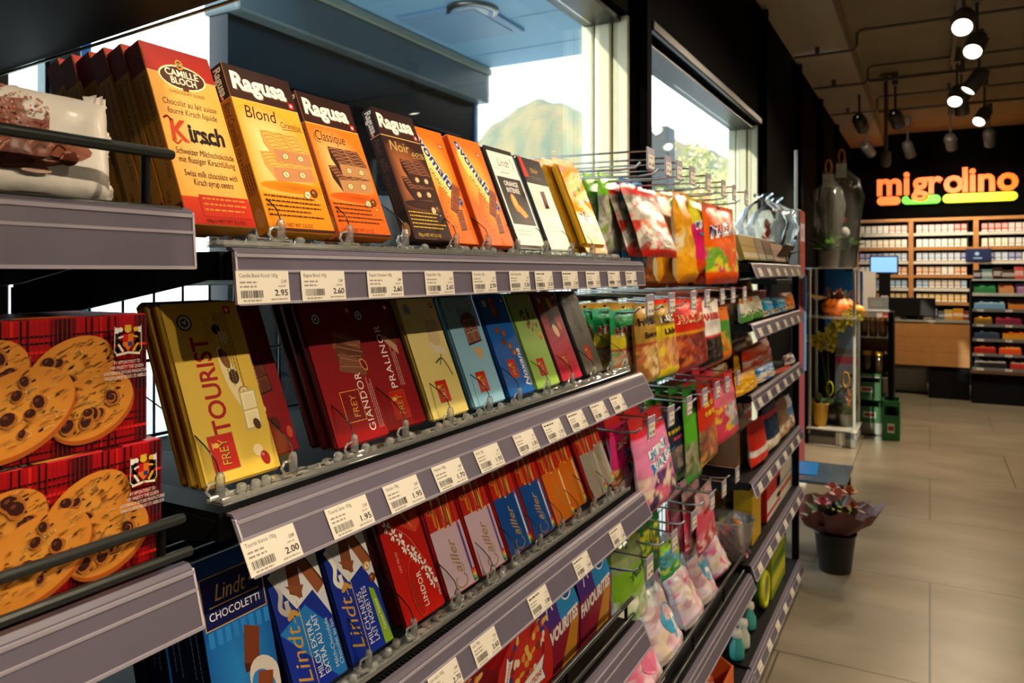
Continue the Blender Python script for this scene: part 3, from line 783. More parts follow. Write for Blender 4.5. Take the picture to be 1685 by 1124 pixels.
def redwhite(a, w, h):
    a.rect(0, 0, w, h, '#eee7df'); a.rect(w * .62, 0, w, h, '#d3241c')
    r = random.Random(9)
    for i in range(7): a.ell(w * .6 + r.uniform(-8, 8), h * (i + .5) / 7, 11, 10, '#b5121b' if i % 2 else '#f7f3ee')
    a.lines(w * .35, h * .3, 110, 1, 4, 16, '#d3241c', 5, rot=PI / 2)
def logo_patch(a, x, y, s, rot=PI / 2):
    """square red Frey patch, text running upward"""
    a.poly([(x, y), (x + s * .92, y), (x + s * .92, y + s * 1.08), (x, y + s * 1.08)], '#8c6a24'); a.rect(x + .7, y + .7, x + s * .92 - .7, y + s * 1.08 - .7, '#bf1f12')
    a.text('FREY', x + s * .68, y + s * .14, s * .46, '#2a130a', rot=PI / 2, w=s * .78, bold=.01, shear=.1); a.text('FREY', x + s * .66, y + s * .16, s * .46, '#d7a63c', rot=PI / 2, w=s * .78, shear=.1)
    a.ell(x + s * .26, y + s * .78, s * .1, s * .08, '#e0b54a'); a.poly([(x + s * .12, y + s * .66), (x + s * .12, y + s * .9), (x + s * .2, y + s * .78)], '#e0b54a')
def seal(a, x, y, r): a.ell(x, y, r, r, '#3d4a52', n=16); a.ell(x, y, r * .8, r * .8, '#c9cfc8', n=16); a.ell(x, y, r * .55, r * .55, '#3d4a52', n=12); a.poly([(x - r * .4, y + r * .1), (x + r * .3, y + r * .35), (x + r * .1, y - r * .3)], '#c9cfc8')
def tourist(a, w, h):
    a.rect(0, 0, w, h, '#e2c04a', '#d5b140'); seal(a, 28, h - 26, 10); a.cross(w - 19, h - 13, 5)
    a.text('Tourist', w * .51, 52, 29, '#f3d36a', rot=PI / 2, w=118, bold=.05) if 0 else None
    a.text('TOURIST', w * .475, 54, 33, '#e6b93a', rot=PI / 2, w=116, bold=.06); a.text('TOURIST', w * .475, 54, 33, '#a51219', rot=PI / 2, w=116, bold=.02)
    a.text('Bianca', w * .54, h - 52, 15, '#b59a3c', rot=PI / 2, w=32, shear=.3)
    a.ell(w * .66, h * .55, 10, 40, '#ead9a4', .2); a.ell(w * .63, h * .66, 6, 13, '#7d4a1c', .25); a.ell(w * .62, h * .83, 6, 6, '#2b1a14'); a.ell(w * .68, h * .78, 7, 9, '#e7d09a'); a.ell(w * .69, h * .55, 7, 9, '#3a211a'); a.nut(w * .76, h * .46, 8); a.ell(w * .8, h * .38, 6, 9, '#3a2320', .6)
    a.squares(w * .68, h * .25, 22, 1, 2, '#f0e2b0', '#f8f0cc', '#cdb872', .05, .1); a.ell(w * .82, h * .27, 5, 7, '#55301a', .3); a.ell(w * .74, h * .13, 7, 7, '#f3dfae'); a.ell(w * .81, h * .08, 6, 8.5, '#9c1c18', .3); a.ell(w * .79, h * .1, 2, 2, '#d9786a')
    a.lines(w * .78, h - 16, 100, 5, 4.2, 2.1, '#8a6f22', 4, rot=-PI / 2); logo_patch(a, 17, 14, 38)
def tourist2(a, w, h):
    a.rect(0, 0, w, h, '#8c1016', '#6f0b12'); a.cross(w * .3, h - 16, 4.5); a.nut(w * .45, h * .82, 8); a.nut(w * .55, h * .58, 9); a.nut(w * .58, h * .3, 7); a.ell(w * .5, h * .68, 9, 13, '#3a1210', .5); a.ell(w * .72, h * .2, 7, 10, '#4a1a12', .5)
    a.squares(w * .44, h * .38, 20, 2, 2, '#5c2a1a', '#7c4028', '#2f120b', .2, .1); a.lines(w * .62, h - 18, 100, 5, 4.2, 2.0, '#c78a7a', 4, rot=-PI / 2); a.ell(w * .9, h * .13, 5, 8, '#c04a34'); logo_patch(a, 8, 12, 34)
def giandor(name):
    def f(a, w, h):
        a.rect(0, 0, w, h, '#9a0f14', '#6c0a10'); seal(a, 30, h - 26, 9); a.cross(w - 12, h - 16, 4.2)
        for i, (y, c) in enumerate(((.66, '#7a4a34'), (.58, '#5a3020'), (.50, '#7a4a34'))):
            a.poly([(w * .42, h * y), (w * .9, h * (y - .06)), (w * 1.0, h * (y + .04)), (w * .52, h * (y + .13))], c); a.line([(w * .47, h * (y + .03)), (w * .9, h * (y + .0))], 1, '#a9785c'); a.line([(w * .5, h * (y + .09)), (w * .95, h * (y + .03))], 1, '#a9785c')
        a.ell(w * .9, h * .52, 6, 10, GOLD, .5); a.ell(w * .9, h * .52, 4.5, 8, '#6c0a10', .5)
        a.text(name, w * .78, 13, 19, '#f1e7df', rot=PI / 2, w=84, spacing=1.1); a.lines(w * .86, 14, 80, 3, 4, 2, '#d9a8a0', 3, rot=PI / 2)
        a.poly([(w * .3, 30), (w * .66, 30), (w * .66, 74), (w * .3, 74)], GOLD); a.rect(w * .31, 31, w * .65, 73, '#7e0b10'); a.text('FREY', w * .56, 36, 17, GOLD, rot=PI / 2, w=32, shear=.1)
    return f
def pralinor(a, w, h):
    a.rect(0, 0, w, h, '#97131a', '#641013'); seal(a, 20, h - 24, 9); a.cross(w - 16, h - 14, 4.2); a.poly([(w * .6, h * .72), (w * .85, h * .62), (w * .95, h * .74), (w * .72, h * .84)], '#6b3a28'); a.poly([(w * .6, h * .72), (w * .85, h * .62), (w * .84, h * .55), (w * .6, h * .66)], '#b98a6a')
    a.text('PRALINOR', w * .58, 62, 20, '#efe6dd', rot=PI / 2, w=100, spacing=1.08); a.lines(w * .68, 64, 70, 3, 4, 2, '#d9a8a0', 3, rot=PI / 2); logo_patch(a, 34, 14, 40)
def frey(bg, bg2, pic, name=None, pc='#8a5a3a', patch=(.32, 24)):
    def f(a, w, h):
        a.rect(0, 0, w, h, bg, bg2); seal(a, 22, h - 20, 8.5); a.cross(w - 14, h - 16, 4.2)
        if pic == 'shard':
            for x, y, q in ((.52, .72, .1), (.6, .66, .2), (.68, .72, -.05)): a.poly([(w * x, h * (y - .1)), (w * (x + .14), h * (y - .13)), (w * (x + .2), h * (y + .06)), (w * (x + .06), h * (y + .1))], pc)
            a.poly([(w * .5, h * .6), (w * .86, h * .56), (w * .9, h * .5), (w * .56, h * .52)], mix(pc, '#ffffff', .3)); a.curve([(w * .52, h * .44), (w * .7, h * .47), (w * .8, h * .40), (w * .86, h * .32)], 2.6, '#2f2a1c'); a.curve([(w * .62, h * .42), (w * .72, h * .5)], 2.2, '#4d5a30')
        elif pic == 'square':
            a.ell(w * .6, h * .78, 22, 11, mix(pc, '#2a0d06', .5), .3); a.squares(w * .44, h * .55, 22, 2, 2, pc, mix(pc, '#ffffff', .2), '#3a1a10', .12, .15); a.poly([(w * .5, h * .52), (w * .78, h * .5), (w * .72, h * .42), (w * .62, h * .40)], '#caa06a')
            for i in range(6): a.line([(w * (.4 + i * .08), h * .88), (w * (.5 + i * .06), h * .72)], 2.5, mix(pc, '#2a0d06', .5))
        elif pic == 'nuts':
            a.squares(w * .4, h * .76, 20, 1, 2, pc, '#a8673c', '#3a1a10', .2, .1)
            for x, y, c in ((.35, .64, '#8a4a24'), (.55, .6, '#a35a2c'), (.45, .52, '#7c3d1c'), (.62, .47, '#c9743c'), (.7, .4, '#e08a5a')): a.ell(w * x, h * y, 9, 7, c, .5, rim='#5a2a12')
            a.text(name, w * .9, 14, 23, '#f6f3ea', rot=PI / 2, w=76, shear=.25, bold=.02); a.lines(w * .94, 14, 60, 2, 3.4, 2, '#e8e4d8', 3, rot=PI / 2)
        elif pic == 'pile':
            r = random.Random(5)
            for i in range(20): a.ell(w * r.uniform(.3, .85), h * r.uniform(.6, .84), r.uniform(4, 8), r.uniform(3, 5), r.choice(('#5a3a22', '#7a4e2c', '#3c2414', '#a8814f')), r.uniform(0, 3))
            a.ell(w * .84, h * .53, 6, 10, '#e0a03a', .2); a.ell(w * .84, h * .51, 4, 6, '#c8431f', .2)
        else:
            a.poly([(w * .3, h * .6), (w * .6, h * .56), (w * .68, h * .8), (w * .4, h * .86)], '#2c1a16'); a.ell(w * .62, h * .86, 9, 14, '#c9b02f' if pic == 'pear' else '#4a4644', .3); a.ell(w * .5, h * .55, 10, 16, '#e8c9a0' if pic == 'pear' else '#3a3634', .5); a.ell(w * .75, h * .6, 5, 11, '#d6762a' if pic == 'pear' else '#55504c', .3)
        logo_patch(a, w * patch[0], patch[1], 34)
    return f
def lindt_milch(kind):
    def f(a, w, h):
        a.rect(0, 0, w, h, '#1230a8', '#0f2a80'); a.poly([(0, h * .45), (w * .55, h * .55), (w, h * .3), (w, 0), (w * .8, 0)], '#1f7ac8') if kind == 'extra' else None
        a.poly([(w * .2, h), (w, h), (w, h * .4), (w * .75, h * .62), (w * .4, h * .55), (w * .1, h * .8)], ['#e3e0d8', '#efe8dc', '#cfd8e4', '#dfe4ea', '#e9e6e0', '#c8cdd6'])
        a.curve([(w * .1, h * .82), (w * .2, h * .7), (w * .14, h * .6), (w * .24, h * .55), (w * .26, h * .62)], 7, '#f1eee8')
        a.poly([(w * .35, h * .66), (w * .55, h * .6), (w * .62, h * .9), (w * .42, h * .95)], '#7c4426'); a.poly([(w * .55, h * .86), (w * .68, h * .92), (w * .98, h * .62), (w * .82, h * .58)], '#93552f'); a.poly([(w * .68, h * .92), (w * .74, h * .88), (w * 1.0, h * .66), (w * .98, h * .62)], '#5c2f18'); a.poly([(w * .3, h * .72), (w * .62, h * .68), (w * .5, h * .6)], '#8a4d2c')
        if kind == 'nuss':
            a.nut(w * .85, h * .6, 8); a.hazel(w * .9, h * .5, 7); a.poly([(w * .76, h * .45), (w * .86, h * .42), (w * .99, 0), (w * .78, 0)], '#8bb52a'); a.text('Ganze Nüsse', w * .90, 20, 8, '#f2f5e2', rot=PI / 2 + .1, w=44)
        a.text('Lindt', w * .36, h * .08, 32, '#c99a45', rot=PI / 2, w=72, shear=.35); a.ell(w * .28, h * .53, 8, 4, '#c99a45', .6); a.ell(w * .36, h * .53, 8, 3, '#c99a45', -.7); a.line([(w * .32, h * .47), (w * .3, h * .58)], 1.4, '#c99a45'); a.line([(w * .43, h * .05), (w * .43, h * .6)], 1.1, '#d6b26a')
        t1, t2 = (('MILCH EXTRA', 'EXTRA AU LAIT') if kind == 'extra' else ('MILCH-NUSS', 'LAIT NOISETTES'))
        a.text(t1, w * .57, h * .07, 13, '#f2f2f4', rot=PI / 2, w=70); a.text(t2, w * .69, h * .07, 13, '#f2f2f4', rot=PI / 2, w=74)
        if kind == 'extra': a.text('Milch-Chocolade', w * .86, h * .07, 9, '#cfe4f6', rot=PI / 2, w=62); a.text('Chocolat au lait', w * .95, h * .07, 9, '#cfe4f6', rot=PI / 2, w=58)
        a.rect(w * .0, h - 26, w * .62, h, '#d99a1c'); a.poly([(w * .62, h - 26), (w, h - 26), (w, h), (w * .62, h)], '#5d8a2a'); a.text('W', w * .1, h - 20, 16, '#3a2a0c', bold=.04); a.text('MILK', w * .3, h - 18, 9, '#3a2a0c', w=26)
    return f
def lindor(a, w, h):
    a.rect(0, 0, w, h, '#d5190d', '#a81410'); a.poly([(w * .2, h), (w * .9, h), (w, h * .72), (w * .8, h * .66), (w * .4, h * .8)], ['#8c1210', '#9c1410', '#c9301a', '#e0502a', '#a8160f']); a.ell(w * .62, h * .86, 14, 20, '#b3321c', .3, rim='#8c1210'); a.line([(w * .55, h * .9), (w * .75, h * .72)], 3, '#d98a4a')
    a.curve([(w * .18, h * .96), (w * .3, h * .8), (w * .62, h * .64), (w * .9, h * .3)], 1.0, '#e8846a')
    r = random.Random(6); pts = [(.14, .9), (.2, .8), (.3, .72), (.42, .66), (.48, .58), (.6, .52), (.66, .46), (.76, .38), (.82, .3), (.86, .22)]
    for (x, y) in pts:
        for k in range(6):
            an = k * 1.05 + r.random(); a.ell(w * x + 6 * math.cos(an), h * y + 6 * math.sin(an), 4.4, 1.9, '#f7f0ea', an, 8)
        a.ell(w * x, h * y, 1.4, 1.4, '#c02014', n=8)
    a.ell(w * .48, h * .25, 17, 42, '#e0624a', -.08); a.ell(w * .48, h * .25, 16, 41, '#c2160c', -.08); a.text('Lindt', w * .44, h * .1, 17, '#7d3a1a', rot=PI / 2, w=40, shear=.35); a.text('LINDOR', w * .62, h * .08, 15, '#fbf4ee', rot=PI / 2, w=52, bold=.01, spacing=1.1)
    a.text('LAIT MILCH', w * .25, h * .42, 7, '#f3c0b0', rot=PI / 2, w=30); a.text('MILCH', w * .95, h * .1, 7, '#f7d8cc', rot=PI / 2)
def cailler(c, c2, ink, band):
    def f(a, w, h):
        a.rect(0, 0, w, h, c, c2); a.rect(0, h * .58, w, h, '#c3201a', '#a31412')
        a.rect(w * .84, 4, w * .9, h * .56, band)
        r = random.Random(3)
        for i in range(13):
            x = w * r.uniform(.14, .86); a.line([(x, h * r.uniform(.54, .62)), (x + r.uniform(-6, 8), h * r.uniform(.72, .98))], r.uniform(4, 7), r.choice(('#f0b42a', '#e8791c', '#d6392a', '#f3d37a', '#c98a3a', '#8a4a20')))
        a.rect(w * .3, h * .84, w * .55, h * .9, '#e2d6b8'); a.ell(w * .15, h * .75, 5, 5, '#c9a23a'); a.ell(w * .15, h * .75, 3.4, 3.4, '#7a1a14')
        # script word running upward
        a.curve([(w * (.50 - .17 * math.sin(t)), h * (.088 + .055 * math.cos(t))) for t in [math.radians(40 + 28 * i) for i in range(11)]], 2.4, ink, 3)
        a.curve([(w * .62, h * .13), (w * .66, h * .19), (w * .62, h * .23)], 1.6, ink)
        a.text('ailler', w * .60, h * .155, 29, ink, rot=PI / 2, w=58, shear=.4, bold=.01)
        for i, q in enumerate(('#1f8a3a', '#8bc34a', '#f4d02a', '#ee8a1c', '#d9331c')): a.rect(w * .86, 4 + i * 4.2, w * .96, 8 + i * 4.2, q)
    return f
def chocoletti(a, w, h):
    a.rect(0, 0, w, h, '#1668b8', '#0f3f8a'); a.ell(w * .5, h * .3, w * .6, h * .4, '#2a8ad6', rim='#1560b0')
    a.rect(4, h - 76, w - 2, h - 20, '#c9a24a'); a.rect(5.2, h - 74.8, w - 3.2, h - 21.2, '#0c1550'); a.text('Lindt', w * .47, h - 48, 25, '#d3b05a', w=44, align='c', shear=.35); a.ell(w * .83, h - 32, 3, 6, '#d3b05a'); a.ell(w * .81, h - 38, 5, 2.4, '#d3b05a', .6); a.line([(13, h - 53), (w - 10, h - 53)], 1.2, '#d3b05a'); a.text('CHOCOLETTI', w * .5, h - 67, 12, '#f0eef0', w=70, align='c')
    for i in range(8): a.rect(6 + i * 11, h - 94, 13 + i * 11, h - 78, '#2a86d8')
    a.poly([(w * .5, h * .34), (w * .72, h * .3), (w * .8, h * .5), (w * .58, h * .55)], '#7a3c20'); a.poly([(w * .5, h * .34), (w * .72, h * .3), (w * .70, h * .26), (w * .5, h * .29)], '#4f2310'); a.ell(w * .78, h * .2, 20, 28, '#dcd4cc', .5); a.ell(w * .74, h * .16, 14, 22, '#2a8ad6', .5)
    a.poly([(w * .6, h * .1), (w * .84, h * .08), (w * .9, h * .22), (w * .68, h * .26)], '#8a4626'); a.ell(w * .38, h * .12, 19, 19, '#e9eef4'); a.ell(w * .38, h * .12, 17.5, 17.5, '#1668b8'); a.text('MILCH', w * .38, h * .13, 10, '#f4f6fa', w=24, align='c', bold=.02); a.text('LAIT', w * .38, h * .07, 10, '#f4f6fa', w=18, align='c', bold=.02)
def choc_side(a, w, h): a.rect(0, 0, w, h, '#0b1430'); a.lines(w * .6, h - 40, h * .5, 2, w * .3, 2.4, '#6a7694', 3, rot=-PI / 2)

Z1 = SHELVES['L1'][3] + .014; Z2 = SHELVES['L2'][3] + .010; Z3 = SHELVES['L3'][3] + .008
LN = math.radians(22)
# --- top shelf
X1 = -.665
stack('chocolate_box', carton(.090, .217, .026, '#c98a35', '#b97c30', kirsch, kirsch_side, '#8e160e'), CARTON, X1, .567, Z1, LN, 6, .0285, 'orange and red Kirsch chocolate box on the top shelf', 'chocolate box', 'Kirsch boxes on the top shelf', t=.026)
stack('chocolate_box', carton(.110, .222, .021, '#ee8f14', '#b5721c', ragusa('#ee8a0c', '#f6bd3a', '#fff0b0', '#fff', 'Blond', 'Caramélisé', ('#eeb45c', '#c98a5c', '#dba050', '#c98a30'), '#3a1d08', '#5a2d08'), ragusa_side('#b8741c', '#3a2008', 'Blond Caramélisé'), BRN), CARTON, X1, .687, Z1, LN, 1, .02, 'yellow orange box of pale nut bars with brown header, beside the Kirsch box', 'chocolate box', t=.021)
stack('chocolate_box', carton(.108, .212, .020, '#e8730c', '#a85510', ragusa('#e9600a', '#f08a12', '#ffd98a', '#fff', 'Classique', '', ('#6a3a22', '#c08a58', '#3c1c10', '#b98a66'), '#3a1d08', '#5a2d08'), ragusa_side('#b8601c', '#3a2008', 'Classique'), BRN), CARTON, X1, .804, Z1, LN, 2, .022, 'deep orange box of dark nut bars with brown header', 'chocolate box', 'orange nut bar boxes', t=.02)
stack('chocolate_box', carton(.104, .222, .021, '#3a130c', '#2c120c', ragusa('#2a0f0a', '#3c150d', '#d8814a', '#fff', 'Noir', '60%', ('#5a2c1c', '#3a1a10', '#2a100a', '#a8705a'), '#d6b46a', '#e6b93c'), ragusa_side('#2c120c', '#5a3a22', 'Noir 60%'), '#1e0b08'), CARTON, X1, .965, Z1, LN, 1, .02, 'dark brown box of nut bars with white heading on the top shelf', 'chocolate box', t=.021)
OV = carton(.106, .212, .017, '#e8630a', '#d24d08', ovo, None, '#f07a1a')
stack('malt_bar', OV, CARTON, X1 - .006, 1.052, Z1, LN, 2, .018, 'orange malt chocolate bar right beside the dark brown box', 'chocolate bar', 'first row of orange malt bars', t=.017)
stack('malt_bar', OV, CARTON, X1, 1.168, Z1, LN, 3, .018, 'orange malt chocolate bar beside the black and white bar', 'chocolate bar', 'second row of orange malt bars', t=.017)
stack('chocolate_bar', sleeve(.108, .216, .011, WHT, lindt_orange, '#2a2623'), CARTON, X1, 1.296, Z1, LN, 2, .014, 'white and black chocolate bar with an orange peel picture', 'chocolate bar', 'orange peel bars', t=.011)
stack('chocolate_bar', sleeve(.104, .212, .011, WHT, lindt_white, '#2a2623'), CARTON, X1, 1.424, Z1, LN, 1, .013, 'white chocolate bar with black and red top, left of the yellow wrapped bars', 'chocolate bar', t=.011)
def flowpack(w, h, t, col, art, side=None, top=None, crimp=.012):
    m = carton(w, h, t, col, side, art, None, top, t * .42)
    for z0, z1 in ((h - .001, h + crimp), (.001, -crimp)):
        n = 18
        for i in range(n):
            x0, x1 = -w / 2 + w * i / n, -w / 2 + w * (i + 1) / n; xm = (x0 + x1) / 2
            m.face([(x0, t * .45, z0), (x1, t * .45, z0), (x1, t * .30, z1), (xm, t * .30, z1 + (.002 if z1 > z0 else -.002)), (x0, t * .30, z1)], top or col)
            m.face([(x0, t * .48, z0), (x1, t * .48, z0), (x1, t * .34, z1), (x0, t * .34, z1)], mix(top or col, '#000000', .15))
    return m
stack('chocolate_bar', flowpack(.120, .206, .019, '#dd9f06', fig, '#b98306', '#c98f10', .014), FILM, X1, 1.615, Z1 + .012, LN, 3, .026, 'yellow foil wrapped chocolate bar with crimped top', 'chocolate bar', 'yellow foil wrapped bars', t=.019)
stack('chocolate_bar', sleeve(.078, .205, .015, '#d9d2c8', redwhite, '#b51a16'), WRAP, X1 - .03, 1.722, Z1, LN, 1, .013, 'red and white chocolate bar squeezed behind the yellow foil wrapped bars', 'chocolate bar', t=.015)
# --- middle shelf
X2 = -.675
def S2(me, Y, n, label, grp=None, X=X2, p=.0155, z=0): return stack('chocolate_bar', me, WRAP, X, Y, Z2 + z, LN, n, p, label, 'chocolate bar', grp, t=.012)
S2(sleeve(.110, .214, .013, '#d8b541', tourist, '#b08f2c'), .606, 3, 'yellow Tourist chocolate bar with red upright lettering', 'yellow Tourist bars')
S2(sleeve(.106, .205, .012, '#8c1016', tourist2, '#5a0a10'), .686, 1, 'red nut chocolate bar tucked behind the yellow Tourist bars', X=-.722)
S2(sleeve(.110, .206, .012, '#90121a', giandor('GIANDOR'), '#4d0a0e'), .812, 3, 'dark red Giandor chocolate bar with stacked chocolate slices', 'dark red Giandor bars', p=.019)
S2(sleeve(.104, .204, .012, '#90121a', pralinor, '#4d0a0e'), .921, 2, 'red Pralinor chocolate bar with white upright lettering', 'red Pralinor bars', X=-.686)
S2(sleeve(.106, .205, .012, '#d9c979', frey('#decb74', '#d9cc8e', 'shard', pc='#cdb68a'), '#a8924a'), 1.028, 4, 'cream yellow chocolate bar with pale chocolate shards', 'cream yellow bars', p=.02)
S2(sleeve(.108, .204, .012, '#86b4cc', frey('#8fc4e0', '#7ba6bc', 'square', pc='#7d4a34'), '#5d8ba4'), 1.152, 3, 'light blue chocolate bar with a brown square picture', 'light blue bars', p=.018)
S2(sleeve(.104, .205, .012, '#0d5cae', frey('#0f62bc', '#0d4f98', 'nuts', 'Noxana', pc='#8a4a28', patch=(.30, 34)), '#0a3c74'), 1.272, 1, 'bright blue chocolate bar with nuts and white script')
S2(sleeve(.106, .202, .012, '#8fae5c', frey('#a5cf5a', '#7f9a55', 'pile'), '#5f7a3c'), 1.386, 3, 'pale green chocolate bar with a pile of pistachios', 'pale green bars')
S2(sleeve(.106, .204, .012, '#a5304a', frey('#d8304e', '#5a1f2e', 'pear'), '#541824'), 1.503, 3, 'pink and plum chocolate bar with a pear picture', 'pink and plum bars')
S2(sleeve(.102, .202, .012, '#6a6258', frey('#6b655c', '#3c3834', 'dark', patch=(.34, 30)), '#35312d'), 1.628, 2, 'grey brown chocolate bar at the far end of the middle shelf', 'grey brown bars')
# --- third shelf
X3 = -.672
def S3(me, Y, n, label, grp=None, X=X3, p=.017, t=.012, mat=WRAP, ln=LN): return stack('chocolate_bar', me, mat, X, Y, Z3, ln, n, p, label, 'chocolate bar', grp, t=t)
stack('chocolate_box', carton(.092, .190, .032, '#0f2a5c', '#0b1430', chocoletti, choc_side, '#123a78'), CARTON, -.660, .604, Z3 + .02, math.radians(14), 4, .034, 'blue Chocoletti box with dark label on the third shelf', 'chocolate box', 'blue Chocoletti boxes', t=.032)
S3(sleeve(.094, .186, .012, '#12308c', lindt_milch('extra'), '#0c1a50'), .729, 2, 'blue milk chocolate bar right beside the Chocoletti box', 'blue milk bars')
S3(sleeve(.092, .184, .012, '#12308c', lindt_milch('nuss'), '#0c1a50'), .828, 2, 'blue hazelnut milk chocolate bar with a green stripe', 'blue hazelnut bars')
S3(sleeve(.104, .184, .012, '#b5140e', lindor, '#4a0c0a'), .954, 4, 'red chocolate bar with a chain of white flowers', 'red flowered bars', p=.02)
CA = {}
for key, args in {'pink': ('#d9bfd0', '#d3b4c8', '#a8864a', '#5a3f8c'), 'blue': ('#0f4f9e', '#0d458c', '#b8995a', '#e8e6ea'), 'orange': ('#e07410', '#d66a0e', '#c08a3a', '#f3e2b0'), 'grey': ('#a39c90', '#968f84', '#b0946a', '#c9c2b6')}.items():
    CA[key] = sleeve(.094, .184, .014, '#b81c16', cailler(*args), '#b81c16')
S3(CA['pink'], 1.062, 2, 'pale pink script chocolate bar beside the red flowered bars', 'first row of pale pink script bars', t=.014)
S3(CA['pink'], 1.164, 2, 'pale pink script chocolate bar beside the blue script bars', 'second row of pale pink script bars', t=.014)
S3(CA['blue'], 1.266, 2, 'blue script chocolate bar beside the pale pink ones', 'first row of blue script bars', t=.014)
S3(CA['blue'], 1.367, 2, 'blue script chocolate bar beside the orange ones', 'second row of blue script bars', t=.014)
S3(CA['orange'], 1.465, 2, 'orange script chocolate bar beside the blue ones', 'first row of orange script bars', t=.014)
S3(CA['orange'], 1.562, 2, 'orange script chocolate bar beside the grey ones', 'second row of orange script bars', X=-.685, t=.014)
S3(CA['grey'], 1.660, 2, 'grey script chocolate bar beside the orange ones', 'first row of grey script bars', t=.014)
S3(CA['grey'], 1.750, 2, 'grey script chocolate bar at the far end of the third shelf', 'second row of grey script bars', X=-.69, t=.014)
# --- lowest shelf: gift boxes
def celeb(w, h, d):
    m = MB(); c = .035
    pl = [(-w / 2 + .01, 0), (w / 2 - .01, 0), (w / 2, h * .5), (w / 2 - c * .6, h - c), (w / 2 - c * 2, h), (-w / 2 + c * 2, h), (-w / 2 + c * .6, h - c), (-w / 2, h * .5)]
    m.face([(x, 0, z) for x, z in pl], ['#c01a14'] * 8); m.face([(x, d, z) for x, z in pl][::-1], '#8a100c')
    for p, q in zip(pl, pl[1:] + pl[:1]): m.face([(p[0], d, p[1]), (q[0], d, q[1]), (q[0], 0, q[1]), (p[0], 0, p[1])], '#a81510')
    a = Art(m, lambda u, v, o: (u - w / 2, -o, v)); W_, H_ = w * 1000, h * 1000
    a.ell(W_ * .55, H_ * .72, 60, 36, '#d9301c', .2, rim='#c01a14'); r = random.Random(2)
    for i in range(44): a.ell(W_ * r.uniform(.18, .88), H_ * r.uniform(.5, .95), r.uniform(5, 14), r.uniform(4, 8), r.choice(('#d9a030', '#e8641c', '#7a3a1c', '#e8c05a', '#8a100c', '#f0e0c8', '#2a3a8c')), r.uniform(0, 3))
    def badge(x, y, s, rot):
        cr, sr = math.cos(rot), math.sin(rot); q = lambda u, v: (x + (u * cr - v * sr) * s, y + (u * sr + v * cr) * s)
        for g, c_ in ((1.06, '#2a3a8c'), (1.0, '#f6f2ec')): a.poly([q(-60 * g, -20 * g), (q(-20, -14 * g)), q(20, -14 * g), q(62 * g, -22 * g), q(52 * g, 2), q(66 * g, 24 * g), q(20, 17 * g), q(-22, 17 * g), q(-64 * g, 23 * g), q(-54 * g, 1)], c_)
        a.text('CELEBRATIONS', *q(-50, -7), 17 * s, '#c01a14', rot=rot, w=100 * s, bold=.03)
    badge(W_ * .56, H_ * .40, 1.0, .12); badge(W_ * .20, H_ * .66, .55, 1.15)
    b = Art(m, lambda u, v, o: (-w / 2 - o + (.0 if v < h * .5 else 0), d - u, v)); b.rect(6, 20, d * 1000 - 6, H_ * .45, '#f6f2ec'); b.text('CELEB', 14, 40, 26, '#c01a14', w=d * 800, bold=.03)
    return m
CB = celeb(.235, .185, .10)
Z4 = SHELVES['L4'][3] - .003
stack('gift_box', CB, CARTON, -.665, 1.272, Z4, .05, 1, .1, 'red gift box of sweets with white badge, beside the purple and blue boxes', 'gift box', t=.0)
stack('gift_box', CB, CARTON, -.665, 1.02, Z4, .05, 1, .1, 'red gift box of sweets, nearest one on the lowest shelf', 'gift box', t=.0)
def favo(w, h, d):
    m = MB(); hs = h * .55
    for x0, x1, c in ((-w / 2, -w * .02, '#4a2a7c'), (-w * .02, w / 2, '#2a86c4')):
        m.face([(x0, 0, hs), (x1, 0, hs), (x1 - (.01 if x1 > 0 else 0), d * .3, h), (x0 + (.01 if x0 < -.01 else 0), d * .3, h)], c)
        m.face([(x0 + (.01 if x0 < -.01 else 0), d * .3, h), (x1 - (.01 if x1 > 0 else 0), d * .3, h), (x1, d, h - .02), (x0, d, h - .02)], mix(c, '#000000', .2))
    m.face([(-w / 2, 0, 0), (w / 2, 0, 0), (w / 2, 0, hs), (-w / 2, 0, hs)], ['#8a1a2c', '#8a1a2c', '#a02236', '#6a2050'])
    m.face([(-w / 2, d, 0), (-w / 2, 0, 0), (-w / 2, 0, hs), (-w / 2 + .01, d * .3, h), (-w / 2, d, h - .02)], '#1c1426'); m.face([(w / 2, 0, 0), (w / 2, d, 0), (w / 2, d, h - .02), (w / 2 - .01, d * .3, h), (w / 2, 0, hs)], '#20508a')
    m.face([(w / 2, d, 0), (-w / 2, d, 0), (-w / 2, d, h - .02), (w / 2, d, h - .02)], '#1c1426'); m.face([(-w / 2, 0, 0), (-w / 2, d, 0), (w / 2, d, 0), (w / 2, 0, 0)], '#1c1426')
    a = Art(m, lambda u, v, o: (u - w / 2, -o, v)); W_ = w * 1000
    a.poly([(W_ * .5, 0), (W_ * .8, hs * 900), (W_ * .98, hs * 800), (W_ * .9, 0)], '#c98a2a'); a.text('FAVOURITES', W_ * .04, hs * 620, 40, '#f8f4ee', w=W_ * .92, rot=.12, bold=.05)
    b = Art(m, lambda u, v, o: (u - w / 2, d * .3 * v / (h - hs) - o, hs + v)); b.ell(W_ * .76, 40, 24, 14, '#f2f4f8', .1); b.ell(W_ * .76, 40, 20, 11, '#1d4f9c', .1); b.curve([(W_ * .2, 20), (W_ * .3, 60), (W_ * .36, 30)], 5, '#e8e0f2')
    for i in range(8): b.rect(W_ * .53 + i * 11, 76, W_ * .53 + 6 + i * 11, 79, '#a8d4f2')
    return m
FV = favo(.19, .195, .10)
stack('gift_box', FV, CARTON, -.70, 1.497, Z4, 0, 1, .1, 'purple and blue gift box with Favourites lettering, next to the red one', 'gift box', t=.0)
